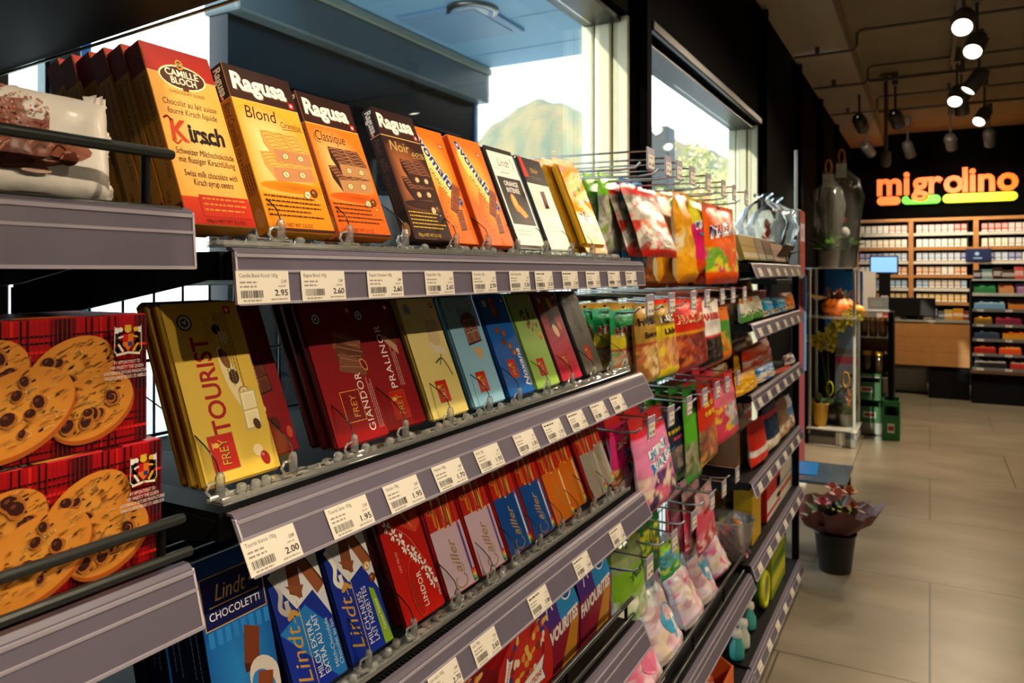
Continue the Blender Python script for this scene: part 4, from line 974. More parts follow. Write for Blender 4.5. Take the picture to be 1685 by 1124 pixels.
stack('gift_box', FV, CARTON, -.70, 1.692, Z4, 0, 1, .1, 'purple and blue gift box with Favourites lettering, at the end of the lowest shelf', 'gift box', t=.0)

# ================================================================== BISCUIT SHELVES (nearest, left)
def cookie(a, x, y, rx, ry, rot, seed):
    r = random.Random(seed); cr, sr = math.cos(rot), math.sin(rot)
    q = lambda u, v: (x + u * rx * cr - v * ry * sr, y + u * rx * sr + v * ry * cr)
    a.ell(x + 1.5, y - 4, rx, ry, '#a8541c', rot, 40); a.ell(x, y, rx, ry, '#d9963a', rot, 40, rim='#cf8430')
    for i in range(130):   # crackled surface
        u, v = r.uniform(-.85, .85), r.uniform(-.85, .85)
        if u * u + v * v > .72: continue
        l = r.uniform(.06, .2); a.curve([q(u, v), q(u + l * .5, v + r.uniform(-.03, .05)), q(u + l, v + r.uniform(-.05, .05))], r.uniform(.8, 1.8), r.choice(('#e6ac55', '#e9b566', '#b9702a', '#c67f32')), 3)
    for i in range(9):
        u, v = r.uniform(-.7, .75), r.uniform(-.7, .75)
        if u * u + v * v > .62: continue
        p = q(u, v); s = r.uniform(3.5, 7.5); a.ell(p[0] + .8, p[1] - .9, s * 1.15, s, '#a8652a', r.random()); a.ell(p[0], p[1], s, s * .8, '#3a1a14', r.uniform(0, 3), 9); a.ell(p[0] - s * .25, p[1] + s * .25, s * .35, s * .22, '#6a3a2a', r.random(), 7)
def tartan(a, w, h):
    a.rect(0, 0, w, h, '#b01018'); per = 78
    def rc(x0, y0, x1, y1, c):
        x0, y0, x1, y1 = max(0, x0), max(0, y0), min(w, x1), min(h, y1)
        if x1 > x0 and y1 > y0: a.rect(x0, y0, x1, y1, c)
    for i in range(9):
        x = i * per
        rc(x, 0, x + 22, h, '#640f14'); rc(x + 4, 0, x + 17, h, '#3a1013')
        for d in (30, 36, 52, 58): rc(x + d, 0, x + d + 1.8, h, '#2a0c0e')
        rc(x + 44, 0, x + 46.5, h, '#e0281c')
    for i in range(3):
        y = i * per - 30
        rc(0, y, w, y + 22, '#5a0d13')
        for d in (30, 36, 52, 58): rc(0, y + d, w, y + d + 1.8, '#2a0c0e')
        rc(0, y + 44, w, y + 46.5, '#e0281c')
    for i in range(9):
        for j in range(3): x, y = i * per + 2, j * per - 28; rc(x, y, x + 18, y + 18, '#1c1a1e')
    for i in range(150):
        x = i * 4.0; rc(x, 0, x + .7, h, '#8a0c12')
def crest(a, x, y, s):
    a.rect(x - 13 * s, y - 12 * s, x + 13 * s, y + 14 * s, '#1a1416') if 0 else None
    a.poly([(x - 5 * s, y + 7 * s), (x + 5 * s, y + 7 * s), (x + 5 * s, y - 2 * s), (x, y - 8 * s), (x - 5 * s, y - 2 * s)], '#d9741c'); a.rect(x - 5 * s, y, x, y + 7 * s, '#c01a1c'); a.rect(x, y - 4 * s, x + 4 * s, y, '#2a3a7c')
    a.ell(x, y + 11 * s, 3.4 * s, 3 * s, '#d9b23a'); a.rect(x - 3 * s, y + 13 * s, x + 3 * s, y + 15 * s, '#d9b23a')
    for sg, c in ((-1, '#e6e2da'), (1, '#d9b02a')):
        a.curve([(x + sg * 11 * s, y - 9 * s), (x + sg * 7 * s, y - 3 * s), (x + sg * 10 * s, y + 3 * s), (x + sg * 7 * s, y + 10 * s)], 3.4 * s, c); a.ell(x + sg * 7.5 * s, y + 11 * s, 2.6 * s, 2.2 * s, c); a.line([(x + sg * 9 * s, y + 4 * s), (x + sg * 5 * s, y + 5 * s)], 1.6 * s, c); a.line([(x + sg * 9 * s, y - 2 * s), (x + sg * 5 * s, y - 8 * s)], 2 * s, c)
        a.line([(x + sg * 13 * s, y - 8 * s), (x + sg * 12.5 * s, y + 14 * s)], .8 * s, '#c9c2b4'); a.rect(x + sg * 12.5 * s, y + 8 * s, x + sg * 9.5 * s, y + 13 * s, '#e8e6ea' if sg < 0 else '#d8d2d6')
    a.line([(x - 11 * s, y - 11 * s), (x, y - 9.5 * s), (x + 11 * s, y - 11 * s)], 2 * s, '#e8e0c8')
BX = .56
def biscuit(a, w, h):
    tartan(a, w, h)
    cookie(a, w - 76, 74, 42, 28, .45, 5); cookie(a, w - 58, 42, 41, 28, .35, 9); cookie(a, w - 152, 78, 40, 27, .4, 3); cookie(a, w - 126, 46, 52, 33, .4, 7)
    crest(a, w - 27, 97, 1.05)
    for i, (t, ww) in enumerate((('BY APPOINTMENT TO', 26), ('HER MAJESTY THE QUEEN', 33), ('SHORTBREAD & OATCAKE MANUFACTURERS', 46), ('WALKERS SHORTBREAD LTD ABERLOUR', 45))): a.text(t, w - 28, 77 - i * 4.6, 4.4, '#f0dcd4', w=ww, align='c')
def biscuit_top(mm, w, t, h):
    a = Art(mm, lambda u, v, o: (u - w / 2, v, h + o)); a.rect(4, 4, w * 1000 - 4, t * 1000 - 4, '#a51018')
    for i in range(8): a.rect(w * 1000 - 60 - i * 70, 0, w * 1000 - 40 - i * 70, t * 1000, '#4a0d12')
    for i in range(3): a.rect(0, 14 + i * 26, w * 1000, 20 + i * 26, '#4a0d12')
    a.ell(w * 1000 - 95, 10, 34, 8, '#d9963a', .1); a.rect(w * 1000 - 190, 2, w * 1000 - 120, 16, '#17120f'); a.text('CHOCOLATE', w * 1000 - 186, 4, 11, '#f2ece2', w=62)
def bisc_side(a, w, h):
    a.rect(0, 0, w, h, '#9a0f16')
def mk_biscuit(label, Y1, X, z, grp=None, t=.11):
    m = carton(BX, .122, t, '#a51018', '#7a0d12', biscuit, None, '#a51018', .0015); biscuit_top(m, BX, t, .122)
    tag(m.build('biscuit_box', CARTON, None, (X, Y1 - BX / 2, z), (0, 0, PI / 2)), label, 'biscuit box', 'tartan biscuit boxes')
ZB2 = SHELVES['B2'][3] - .004 + .001
mk_biscuit('red tartan biscuit box with cookie picture, lower one of the pair on the near shelf', .487, -.66, ZB2)
mk_biscuit('red tartan biscuit box with cookie picture, upper one of the pair on the near shelf', .476, -.667, ZB2 + .1225)
# white flow wrapped cake
def cake(a, w, h):
    r = random.Random(8)
    a.ell(w - 92, 40, 62, 13, '#9a6048', .12); a.ell(w - 100, 34, 50, 9, '#6a3626', .1)
    a.poly([(w - 140, 46), (w - 72, 52), (w - 70, 74), (w - 78, 88), (w - 140, 78)], '#8a4630'); a.poly([(w - 140, 78), (w - 72, 72), (w - 76, 86), (w - 92, 98), (w - 140, 90)], '#a85f45')
    for i in range(330):
        x, y = w - r.uniform(72, 138), r.uniform(48, 95)
        if y > 84 + (w - 72 - x) * .35: continue
        a.ell(x, y, r.uniform(.6, 1.7), r.uniform(.4, 1.1), r.choice(('#c07458', '#6a2e20', '#cf8a6c', '#8f4c36', '#582518')) if y < 74 else r.choice(('#c67c60', '#d79478', '#a05840')), r.uniform(0, 3), 6)
    for x, y, s_, c in ((82, 44, 13, '#7a3e2a'), (66, 46, 11, '#8f5038'), (104, 38, 14, '#6a3222'), (56, 38, 9, '#5a281a')):
        a.ell(w - x, y, s_, s_ * .75, c, .3); a.curve([(w - x - s_ * .9, y - 2), (w - x - 2, y + s_ * .6), (w - x + s_ * .9, y + 3)], 1.8, '#b57a5c'); a.curve([(w - x - s_ * .5, y - s_ * .3), (w - x, y + s_ * .2), (w - x + s_ * .6, y - 1)], 1.5, '#3a170e')
    a.poly([(w - 96, 24), (w - 74, 25), (w - 83, 35)], '#8a4c36'); a.ell(w - 85, 24, 13, 2, '#c9a898')
def cake_pack():
    w, h, t = .46, .104, .07; m = MB(); nx, nz = 60, 14; vs = []; cl = []; P = {}
    def surf(u, v):
        e = max(0, (1 - abs(2 * u - 1) ** 14)) ** .5 * max(0, (1 - abs(2 * v - 1) ** 6)) ** .5
        wr = .0022 * noise.noise(Vector((u * 14, v * 5, 2))) + .0016 * math.sin(60 * u + 8 * v) * (v > .7) * (u > .8)
        return -t / 2 * e + wr * e
    def Pf(u, v, o): return (u - w / 2, surf(u / w, min(1, max(0, v / h))) - o, v)
    for s in (0, 1):
        vs = []; 
        for j in range(nz + 1):
            for i in range(nx + 1):
                u, v = i / nx, j / nz; y = surf(u, v); vs.append((u * w - w / 2, y if s == 0 else t / 2 * 0 - y * .9, v * h))
        fs = [(j * (nx + 1) + i, j * (nx + 1) + i + 1, (j + 1) * (nx + 1) + i + 1, (j + 1) * (nx + 1) + i) for j in range(nz) for i in range(nx)]
        if s: fs = [f[::-1] for f in fs]
        m.mesh(vs, fs, '#e9e4dc', 0, True)
    # crimped right end
    n = 26
    for i in range(n):
        z0, z1 = h * i / n, h * (i + 1) / n; x1 = w / 2 + .004 + .0014 * (i % 2) + .003 * math.sin(i * .5)
        m.face([(w / 2 - .004, -.002, z0), (x1, -.003 + .002 * math.sin(i), z0), (x1 + .0012 * (1 - 2 * (i % 2)), -.003 + .002 * math.sin(i + 1), z1), (w / 2 - .004, -.002, z1)], '#ded8ce')
    for i in range(5): m.face([(w / 2 - .022 + i * .004, -.012 + .004 * (i % 2), h - .012), (w / 2 - .018 + i * .004, -.010 - .004 * (i % 2), h - .012), (w / 2 - .010 + i * .003, -.006, h + .004 + .003 * (i % 2)), (w / 2 - .020 + i * .004, -.004, h + .003)], '#e6e0d6')
    a = Art(m, Pf, base=.0006); cake(a, w * 1000, h * 1000); return m
tag(cake_pack().build('wrapped_cake', FILM, None, (-.705, .457 - .23, SHELVES['B1'][3] - .002), (-.06, 0, PI / 2)), 'white wrapped chocolate cake with brownie picture, behind the black rail at left', 'cake')
# ================================================================== CEILING: SPOTS, CONDUITS, SIGN
SPOTG = flat('#4a4640', .4); LENS = flat('#fff1d2', .3, emit=6.0); DIM = flat('#c9b48c', .3, emit=.7)
def spot(pos, aim, label, on=True, watts=None, r=.072, light=True, grp='ceiling spotlights', cone=86):
    d = (Vector(aim) - Vector(pos)).normalized(); q = d.to_track_quat('-Z', 'Y')
    k = thing('track_spotlight', label, 'spotlight', pos, (0, 0, 0), grp)
    X = q.to_matrix().to_4x4()
    m = MB(); m.lathe([(r * .2, .24), (r * .85, .235), (r * .95, .20), (r, .0), (r * .93, -.004), (r * .86, .012)], 20, xf=X)
    for z in (.12, .15, .18): m.lathe([(r * .98, z - .004), (r * 1.04, z), (r * .98, z + .004)], 20, xf=X)
    m.build('housing', SPOTG, k)
    m = MB(); m.lathe([(.001, .008), (r * .5, .006), (r * .86, .012)], 20, xf=X); m.build('lens', LENS if on else DIM, k)
    t = CEIL - .11 - pos[2]
    b = X @ Vector((0, 0, .17)); m = MB(); m.tube([b, (b.x, b.y, t - .02)], .012, 8); m.tube([b + X.to_3x3() @ Vector((-r - .012, 0, 0)), b + X.to_3x3() @ Vector((r + .012, 0, 0))], .009, 8); m.build('arm', SPOTG, k)
    m = MB(); m.box((b.x - .03, b.y - .09, t - .03), (b.x + .03, b.y + .09, CEIL - pos[2] - .0015), ch=.004); m.build('adapter', SPOTG, k)
    if light and on:
        ld = bpy.data.lights.new('spot', 'SPOT'); ld.energy = watts or SPOT_W; ld.color = SPOT_COL; ld.spot_size = math.radians(cone); ld.spot_blend = .7; ld.shadow_soft_size = .03
        lo = bpy.data.objects.new('lamp_light', ld); COL.objects.link(lo); lo.parent = k; lo.location = d * .03; lo.rotation_euler = q.to_euler()
    return k
ZL = 3.40
def sp(px, py, aim, label, on=True, **kw): return spot(tuple(onZ(px, py, ZL)), aim, label, on, **kw)
sp(1583, 46, (-.2, 2.4, .6), 'grey ceiling spotlight with lit lens, largest and highest in view')
sp(1600, 86, (-.55, 3.9, .8), 'grey ceiling spotlight with bright tilted lens, just below the largest')
sp(1571, 168, (-.4, 5.5, .4), 'grey ceiling spotlight with oval lit lens, left of the central group')
sp(1592, 150, (-.8, 7.8, 1.8), 'grey ceiling spotlight tilted away, at the top of the central group', watts=600, cone=56)
sp(1583, 188, (.5, 11.0, .2), 'grey ceiling spotlight seen edge on, at the bottom of the central group')
sp(1610, 201, (-.7, 8.0, 1.3), 'grey ceiling spotlight with lit lens, right of the central group', watts=240, cone=60)
sp(1499, 257, (.2, 13.5, 1.9), 'small lit spotlight above the first letters of the orange sign')
sp(1420, 212, (.0, 13.6, 1.5), 'grey spotlight tilted to the counter, beside the duct', watts=120)
sp(1478, 205, (.3, 13.6, 1.7), 'grey spotlight tilted to the counter, beside the hanging pole', watts=120)
sp(1434, 253, (0, 13.7, 2.4), 'small grey spotlight turned away, left of the hanging pole end', on=False)
sp(1567, 243, (.6, 13.7, 2.2), 'grey spotlight turned away above the middle of the orange sign', on=True, watts=90)
sp(1630, 238, (1.0, 13.6, 1.8), 'grey spotlight turned away above the end of the orange sign', on=True, watts=110)
# the same row of spots carries on overhead, above and behind the camera
for i, y in enumerate((-.9, -.1, .62, 1.3, 2.1, 3.1)):
    spot((.02 + .03 * (i % 2), y, ZL), (-.62, y + .12, 1.45), 'ceiling spotlight over the sweets aisle, %s from the camera end' % ORD[i].replace('front', 'first'), watts=50)
for i, (x, y, ww) in enumerate(((2.4, -.1, 120), (2.4, 1.7, 240))):  # nearer lamp follows the guard rail shadows; farther one is added fill light
    spot((x, y, ZL), (-.65, (.1, 1.6)[i], (1.62, .95)[i]), 'ceiling spotlight beyond the aisle aimed back at the chocolate shelves, %s one' % ('nearer', 'farther added fill')[i], watts=ww, cone=(30, 80)[i])
for i, (x, y) in enumerate(((1.9, .5), (1.9, 3.6), (2.2, 6.6), (2.0, 9.6), (.9, 9.0))):  # unseen fill lamps added to brighten the room and floor
    spot((x, y, ZL), (x - .5, y + .3, 0), 'added fill spotlight over the open floor, out of view, %s row' % ORD[i].replace('front', 'first'), watts=230)
CON = flat('#5f584c', .5)
def track(p0, p1, label, w=.018):
    m = MB(); m.box((min(p0[0], p1[0]) - (w if p0[0] == p1[0] else 0), min(p0[1], p1[1]) - (w if p0[1] == p1[1] else 0), CEIL - .12), (max(p0[0], p1[0]) + (w if p0[0] == p1[0] else 0), max(p0[1], p1[1]) + (w if p0[1] == p1[1] else 0), CEIL - .085), ch=.003)
    k = thing('light_track', label, 'light track'); m.build('rail', CON, k)
    L_ = (Vector(p1) - Vector(p0)).length; n = max(2, int(L_ / 1.6))
    for i in range(n):
        q = Vector(p0).lerp(Vector(p1), (i + .5) / n); c = MB(); c.tube([(q[0], q[1], CEIL - .085), (q[0], q[1], CEIL - .002)], .007, 6); c.build('hanger', CON, k)
track((.2, -2.5), (.2, 9.0), 'grey light track running above the sweets aisle')
track((-.6, 9.35), (2.6, 9.35), 'grey light track crossing the ceiling in front of the counter')
track((-.6, 11.2), (2.6, 11.2), 'grey light track crossing the ceiling above the counter')
def conduit(py0, px0, px1, label, z=3.72):
    p = onZ(px0, py0, z); k = thing('conduit', label, 'conduit')
    y = p.y; x1 = 4.5
    m = MB(); m.tube([(-1.1, y, 3.70), (-.60, y, 3.70), (-.57, y, 3.74), (-.57, y, 3.84), (-.54, y, 3.87), (x1, y, 3.87)], .013, 8); m.build('pipe', CON, k)
    for x in (-.9, .2, 1.4):
        c = MB(); c.box((x - .02, y - .02, 3.69 if x < -.6 else 3.86), (x + .02, y + .02, 3.768 if x < -.6 else 3.949)); c.build('clip', CON, k)
conduit(78, 1412, 0, 'grey conduit bending over the duct, nearest across the ceiling')
conduit(135, 1412, 0, 'grey conduit bending over the duct, second across the ceiling')
conduit(180, 1440, 0, 'grey conduit bending over the duct, farthest across the ceiling')
p = onZ(1458, 270, 3.0); q = onZ(1458, 80, 3.86)
k = thing('camera_pole', 'grey pole hanging from the ceiling with a camera at its end', 'camera', (p.x * .98, p.y * .98, 3.0))
t = atD(1458, 268, 8.6); k.location = (t.x, t.y, t.z)
m = MB(); m.tube([(0, 0, .12), (0, 0, CEIL - t.z - .02)], .022, 10); m.build('pole', CON, k)
m = MB(); m.lathe([(.02, .14), (.05, .12), (.055, .02), (.045, -.03), (.02, -.05), (.001, -.055)], 14); m.build('camera_body', flat('#6d675d', .4), k)
m = MB(); m.lathe([(.022, 0), (.07, .0), (.07, .018), (.022, .018)], 14, xf=Matrix.Translation((0, 0, CEIL - t.z - .02))); m.build('ceiling_plate', CON, k)
# exit sign on the window wall under the duct
p = onX(1323, 50, XW + .10)
k = thing('exit_sign', 'white lit exit sign plate sticking out beside the duct', 'exit sign', (XW + .01, p.y, p.z - .05))
m = MB(); m.box((.0, -.022, .24), (.20, .022, .33), ch=.004); m.build('mount', flat('#bdb6a8', .4), k)
m = MB(); m.box((.02, -.009, -.21), (.40, .009, .24), ch=.003); m.build('frame', flat('#eef2f0', .3, emit=1.6), k)
m = MB(); m.box((.05, -.012, -.16), (.37, .012, .19)); a = Art(m, lambda u, v, o: (.05 + u, -.012 - o, -.16 + v)); a.rect(0, 0, 320, 350, '#2f6b5e'); a.rect(215, 60, 285, 290, '#e8f2ee'); a.ell(120, 255, 24, 24, '#e8f2ee'); a.line([(120, 220), (105, 140), (150, 80)], 26, '#e8f2ee'); a.line([(105, 140), (50, 90)], 24, '#e8f2ee'); a.line([(110, 205), (175, 175)], 20, '#e8f2ee'); a.line([(110, 205), (55, 165)], 20, '#e8f2ee'); m.build('running_man_panel', printed('sign_print', .4), k)
m = MB(); m.ball((.10, -.026, .30), .007, 8, 5); m.build('status_light', flat('#39d64a', .3, emit=4), k)
# ================================================================== HANGING SWEETS (pegs, bags, basket)
def candy(cols, s=9, seed=0):
    """a clear window with sweets behind it: blotches of the given colours"""
    def f(u, v):
        n = noise.cell_vector(Vector((u * s + .35 * math.sin(v * 31), v * s * 1.5 + .3 * math.sin(u * 27), seed)))
        c = cols[int(abs(n[0]) * 997) % len(cols)]
        return mix(c, '#ffffff', .18 * max(0, noise.noise(Vector((u * 22, v * 22, seed)))))
    return f
def zones(*z):
    """z: (vmin, colour or function) from bottom to top"""
    def f(u, v):
        o = z[0][1]
        for a, c in z:
            if v >= a: o = c
        return o(u, v) if callable(o) else o
    return f
def bag_mesh(w, h, t, colf, art=None, back='#8a8478', seed=0, header=.0, hole=True, nx=18, nz=30, gusset=False):
    m = MB(); r = random.Random(seed)
    def surf(u, v):
        u = min(1, max(0, u)); v = min(1, max(0, v))
        e = max(0, 1 - abs(2 * u - 1) ** 2.6) ** .5 * max(0, min(1, v / .1)) ** .5 * max(0, min(1, (1 - header - v) / .22)) ** .6 if v < 1 - header else 0
        low = 1.15 - .5 * v
        return -t / 2 * e * low - .10 * t * e * noise.noise(Vector((u * 5, v * 6, seed))) - .05 * t * e * noise.noise(Vector((u * 14, v * 11, seed + 3)))
    def wx(u, v):  # outline: slightly gathered
        return (u - .5) * w * (1 - .04 * math.sin(v * PI) - .012 * math.sin(v * 19 + seed))
    for s in (0, 1):
        vs = []; cl = []
        for j in range(nz + 1):
            for i in range(nx + 1):
                u, v = i / nx, j / nz; y = surf(u, v)
                zz = v * h + (.0022 * ((i % 2) * 2 - 1) if j in (0, nz) else 0)
                vs.append((wx(u, v), y if s == 0 else -y * .8 + .0004, zz)); cl.append(L(colf(u, v)) if s == 0 else L(mix(colf(u, v), back, .5)))
        fs = [(j * (nx + 1) + i, j * (nx + 1) + i + 1, (j + 1) * (nx + 1) + i + 1, (j + 1) * (nx + 1) + i) for j in range(nz) for i in range(nx)]
        if s: fs = [f[::-1] for f in fs]
        m.mesh(vs, fs, cl, 0, True)
    a = Art(m, lambda u, v, o: (wx(u / w, v / h), surf(u / w, v / h) - o - .0016, v), base=0)
    if hole: a.ell(w * 500, h * 1000 - 9, min(12, w * 120), 3.2, '#1a1716')
    if art: art(a, w * 1000, h * 1000)
    return m
def bag_at(l, r_, t_, b, X, colf, label, art=None, name='sweet_bag', cat='sweet bag', thick=.035, lean=.06, n=1, group=None, header=.06, seed=0, dx=.034, w=None, z=None, mat=None, hole=True, pos='front', ymax=None):
    c = (l + r_) / 2
    y0, y1 = onX(l, b, X).y, onX(r_, b, X).y
    zt, zb = onX(c, t_, X - .03).z, onX(c, b, X).z
    if ymax and y1 > ymax: y0, y1 = y0 - (y1 - ymax), ymax
    if z is not None: zb = z
    w = w or (y1 - y0); h = (zt - zb) / math.cos(lean)
    me = bag_mesh(w, h, thick, colf, art, seed=seed, header=header, hole=hole)
    o0 = None; dx = max(dx, thick * 1.12)
    for i in range(n):
        lab = label if n == 1 else label + (', front one' if i == 0 else ', %s from front' % ORD[i])
        loc = (X - i * dx, (y0 + y1) / 2 + (R.uniform(-.006, .006) if i else 0), zb + R.uniform(0, .004)); rot = (-lean, 0, PI / 2 + R.uniform(-.05, .05))
        if i == 0: o0 = me.build(name, mat or FILM, None, loc, rot); tag(o0, lab, cat, group if n > 1 else None)
        else: dup(o0, lab, loc, rot)
    return o0
def word(t, x, y, s, c, w, oc=None, rot=0, bold=.04, ow=.05):
    def f(a, W_, H_):
        if oc: a.text(t, W_ * x, H_ * y, H_ * s, oc, w=W_ * w, align='c', rot=rot, bold=bold + ow)
        a.text(t, W_ * x, H_ * y, H_ * s, c, w=W_ * w, align='c', rot=rot, bold=bold)
    return f
def multi(*fs):
    def f(a, w, h):
        for g in fs: g(a, w, h)
    return f
# peg bars and pegs
def crossbar(z, label):
    k = thing('peg_bar', label, 'peg bar', (XB + .03, YBY + .02, z)); L0 = YC - YBY - .04
    m = MB(); m.box((-.012, 0, -.012), (.006, L0, .012), ch=.002); m.build('bar', BLACKG, k)
    for y in (.01, L0 - .01):
        c = MB(); c.box((-.035, y - .008, -.018), (-.008, y + .008, .018)); c.build('bracket', BLACK, k)
def peg_proto():
    k = thing('display_peg', '-', 'display peg')
    m = MB(); m.tube([(.0, 0, .008), (.30, 0, .0), (.345, 0, .004), (.358, 0, .016)], .0032, 8); m.build('hook_wire', CHROME, k)
    m = MB(); m.tube([(.0, 0, .048), (.385, 0, .044)], .0026, 8); m.build('tag_arm', CHROME, k)
    m = MB(); m.box((.382, -.027, -.006), (.386, .027, .050), ch=.001); o = m.build('tag_holder', flat('#9c96a8', .3), k)
    m = MB(); m.box((.3862, -.023, -.002), (.3868, .023, .032), '#e4ded2'); a = Art(m, lambda u, v, o_: (.3868 + o_, u - .023, -.002 + v)); a.rect(5, 6, 20, 14, '#8f887e'); a.rect(28, 6, 42, 14, '#6a645c'); a.rect(5, 25, 36, 28, '#8f887e'); m.build('price_slip', PAPER, o)
    m = MB(); m.box((-.012, -.012, -.004), (.004, .012, .06), ch=.002); m.build('clip', BLACKG, k)
    return k
PEG = peg_proto(); pf = [True]; PEGY = {}
def pegs(row, z, pxs, name):
    PEGY[row] = []
    for i, px in enumerate(pxs):
        y = onX(px, 400, XB + .03 + .385).y; lab = 'chrome display peg with grey tag holder, %s from the left in the %s row' % (ORD[i].replace('front', 'first') if i < 7 else 'last', name); PEGY[row].append(y)
        if pf[0]: o = PEG; pf[0] = False; o['label'] = lab; o['group'] = 'display pegs over the sweets'; o.location = (XB + .038, y, z)
        else: dup(PEG, lab, (XB + .038, y, z))
for row, z, pxs, nm in (('A', H + .262, (1066, 1095, 1113, 1135, 1162, 1187, 1205, 1225), 'top'), ('B', H - .107, (1065, 1101, 1137, 1160, 1185, 1203, 1222), 'second'), ('C', H - .415, (1067, 1100, 1130, 1156, 1177, 1193, 1212), 'third'), ('D', H - .765, (1064, 1105, 1138, 1168, 1188, 1210), 'lowest')):
    crossbar(z + .02, 'black peg bar behind the %s row of hanging sweets' % nm); pegs(row, z, pxs, nm)
wire_panel(YBY + .02, YC - .02, .1, 1.95, 'black wire grid behind the hanging sweets')
G2 = ['#7a7266', '#a39a8c', '#5c554c', '#c2bbad', '#6a7a4a']
# top row
bag_at(966, 996, 303, 425, -.88, zones((0, '#0f5fb4'), (.2, candy(['#0d4a94', '#1a7ac8', '#0f5fb4'], 5)), (.8, '#1565b8')), 'plain blue sweet bag half hidden behind the green and silver one', thick=.04)
bag_at(990, 1021, 293, 423, -.82, zones((0, '#8a8f86'), (.12, candy(['#9a968c', '#b8b4aa', '#6e6a60', '#7a9a3a'], 7)), (.5, candy(['#8fae3a', '#9a968c', '#c2beb2', '#b5b0a4'], 8, 3)), (.72, '#6db52a'), (.9, '#7cc431')), 'green and silver sweet bag on the top row', seed=3, n=2, group='green and silver bags', dx=0.045)
bag_at(1028, 1062, 303, 442, -.78, zones((0, '#1a8fd0'), (.1, '#1f86c4'), (.2, candy(['#7c7a70', '#a09c90', '#4f8a2e', '#2a9ad6', '#bdb9ac'], 8)), (.75, '#1b85c6'), (.85, '#1272b8')), 'bright blue sweet bag with silver picture on the top row', n=2, group='bright blue sweet bags', seed=5)
bag_at(1062, 1112, 312, 424, -.705, zones((0, '#c8221c'), (.08, candy(['#9a8f82', '#c9c2b4', '#b03a24', '#d9d2c6'], 7)), (.3, candy(['#d9431f', '#e0692a', '#c8c0b2', '#b8301c'], 5, 2)), (.5, candy(['#b9b2a4', '#8f877a', '#d1291e', '#d8d2c8'], 8, 7)), (.84, '#d02a1e')), 'red bordered silver sweet bag leaning forward on the top row', lean=.34, seed=8, n=2, group='red bordered sweet bags', dx=.05)
bag_at(1084, 1112, 314, 410, -.84, zones((0, '#4f9a3a'), (.2, '#d2d8cc'), (.62, '#dfe4da'), (.7, '#2f8a3a')), 'white and green sweet bag standing behind the red bordered one', seed=2)
bag_at(1114, 1143, 322, 466, -.715, zones((0, '#d98f0e'), (.1, '#e6a010'), (.3, candy(['#e8a512', '#efb428', '#d48a0c', '#e9d9b8'], 5)), (.62, '#e09a0c'), (.9, '#c9880c')), 'golden yellow sweet bag on the top row', thick=.06, n=2, group='golden yellow sweet bags', dx=.06, seed=4)
bag_at(1139, 1168, 334, 452, -.70, zones((0, '#e8691a'), (.1, '#e0401c'), (.2, '#d81f6a'), (.55, '#e02a78'), (.66, '#d9cf2c'), (.85, '#c9b81c')), 'pink and yellow sweet bag with slanted white lettering on the top row', multi(word('MAOAM', .5, .62, .14, '#2a2468', .8, '#f4f2fa', .12), lambda a, w, h: a.lines(w * .2, h * .5, w * .6, 1, 5, h * .06, '#3a8ac8', 6)), seed=6, thick=.05)
bag_at(1166, 1209, 344, 468, -.665, zones((0, '#d8400e'), (.08, '#e8560f'), (.16, candy(['#e8560f', '#6fae2a', '#e0d02a', '#d2356a', '#e8560f', '#e8b02a'], 6)), (.45, '#ec6412'), (.9, '#d9560e')), 'orange sweet bag with slanted white lettering, largest on the top row', multi(word('MAOAM', .5, .62, .2, '#2a2468', .86, '#f6f4fa', .1)), seed=7, thick=.055, n=2, group='orange slanted lettering bags', dx=.05)
for i, (l, r_) in enumerate(((1052, 1096), (1098, 1132), (1134, 1166))):
    bag_at(l, r_, 395, 478, -.90, zones((0, '#8a3a0e'), (.15, candy(['#b8580e', '#c9701a', '#a3480c', '#d98a2a'], 5, i)), (.85, '#9c4a10')), 'dull orange sweet bag in the back, low on the top row, %s from left' % ORD[i].replace('front', 'first'), seed=i)
# second row
hw = lambda c='#d01c1c', oc='#f6f0e0', y=.62, w=.86: word('HARIBO', .5, y, .17, c, w, oc, .05)
PICO = zones((0, '#0d6a3a'), (.25, '#138a4a'), (.42, '#1fa35c'), (.58, candy(['#1fa35c', '#27b06a', '#d2cf3a', '#1fa35c'], 4)), (.9, '#4ab58a'))
bag_at(960, 983, 504, 584, -.84, PICO, 'green sweet bag leftmost on the second row, mostly hidden', hw(), seed=1)
bag_at(980, 1018, 501, 588, -.78, PICO, 'green sweet bag with red lettering, second from left on the second row', hw(), seed=2)
bag_at(1009, 1053, 507, 610, -.70, zones((0, candy(['#d9a08a', '#e8c8a8', '#c97a5a', '#8fae6a'], 7)), (.36, '#b83a4a'), (.40, '#d9c62a'), (.52, '#cfc436'), (.62, '#1f9a58'), (.9, '#46b28a')), 'green and yellow sweet bag in front of the other green ones', multi(hw(), word('PiCO', .62, .46, .15, '#2a2a7c', .5, '#f4f0c8'), ), seed=3, n=3, group='green and yellow sweet bags', dx=0.045)
bag_at(1047, 1081, 500, 632, -.66, zones((0, '#d9b02a'), (.08, candy(['#a8743a', '#c9a05a', '#8a5a2a', '#d9c08a', '#b5602a'], 7)), (.48, '#a33a22'), (.53, '#b08a3a'), (.8, '#a8822e')), 'gold sweet bag with black lettering on the second row', multi(word('HARIBO', .5, .74, .13, '#14110e', .92), word('Saure', .5, .58, .1, '#2a2014', .7)), seed=4, thick=.05, n=4, group='gold sweet bags', dx=0.045)
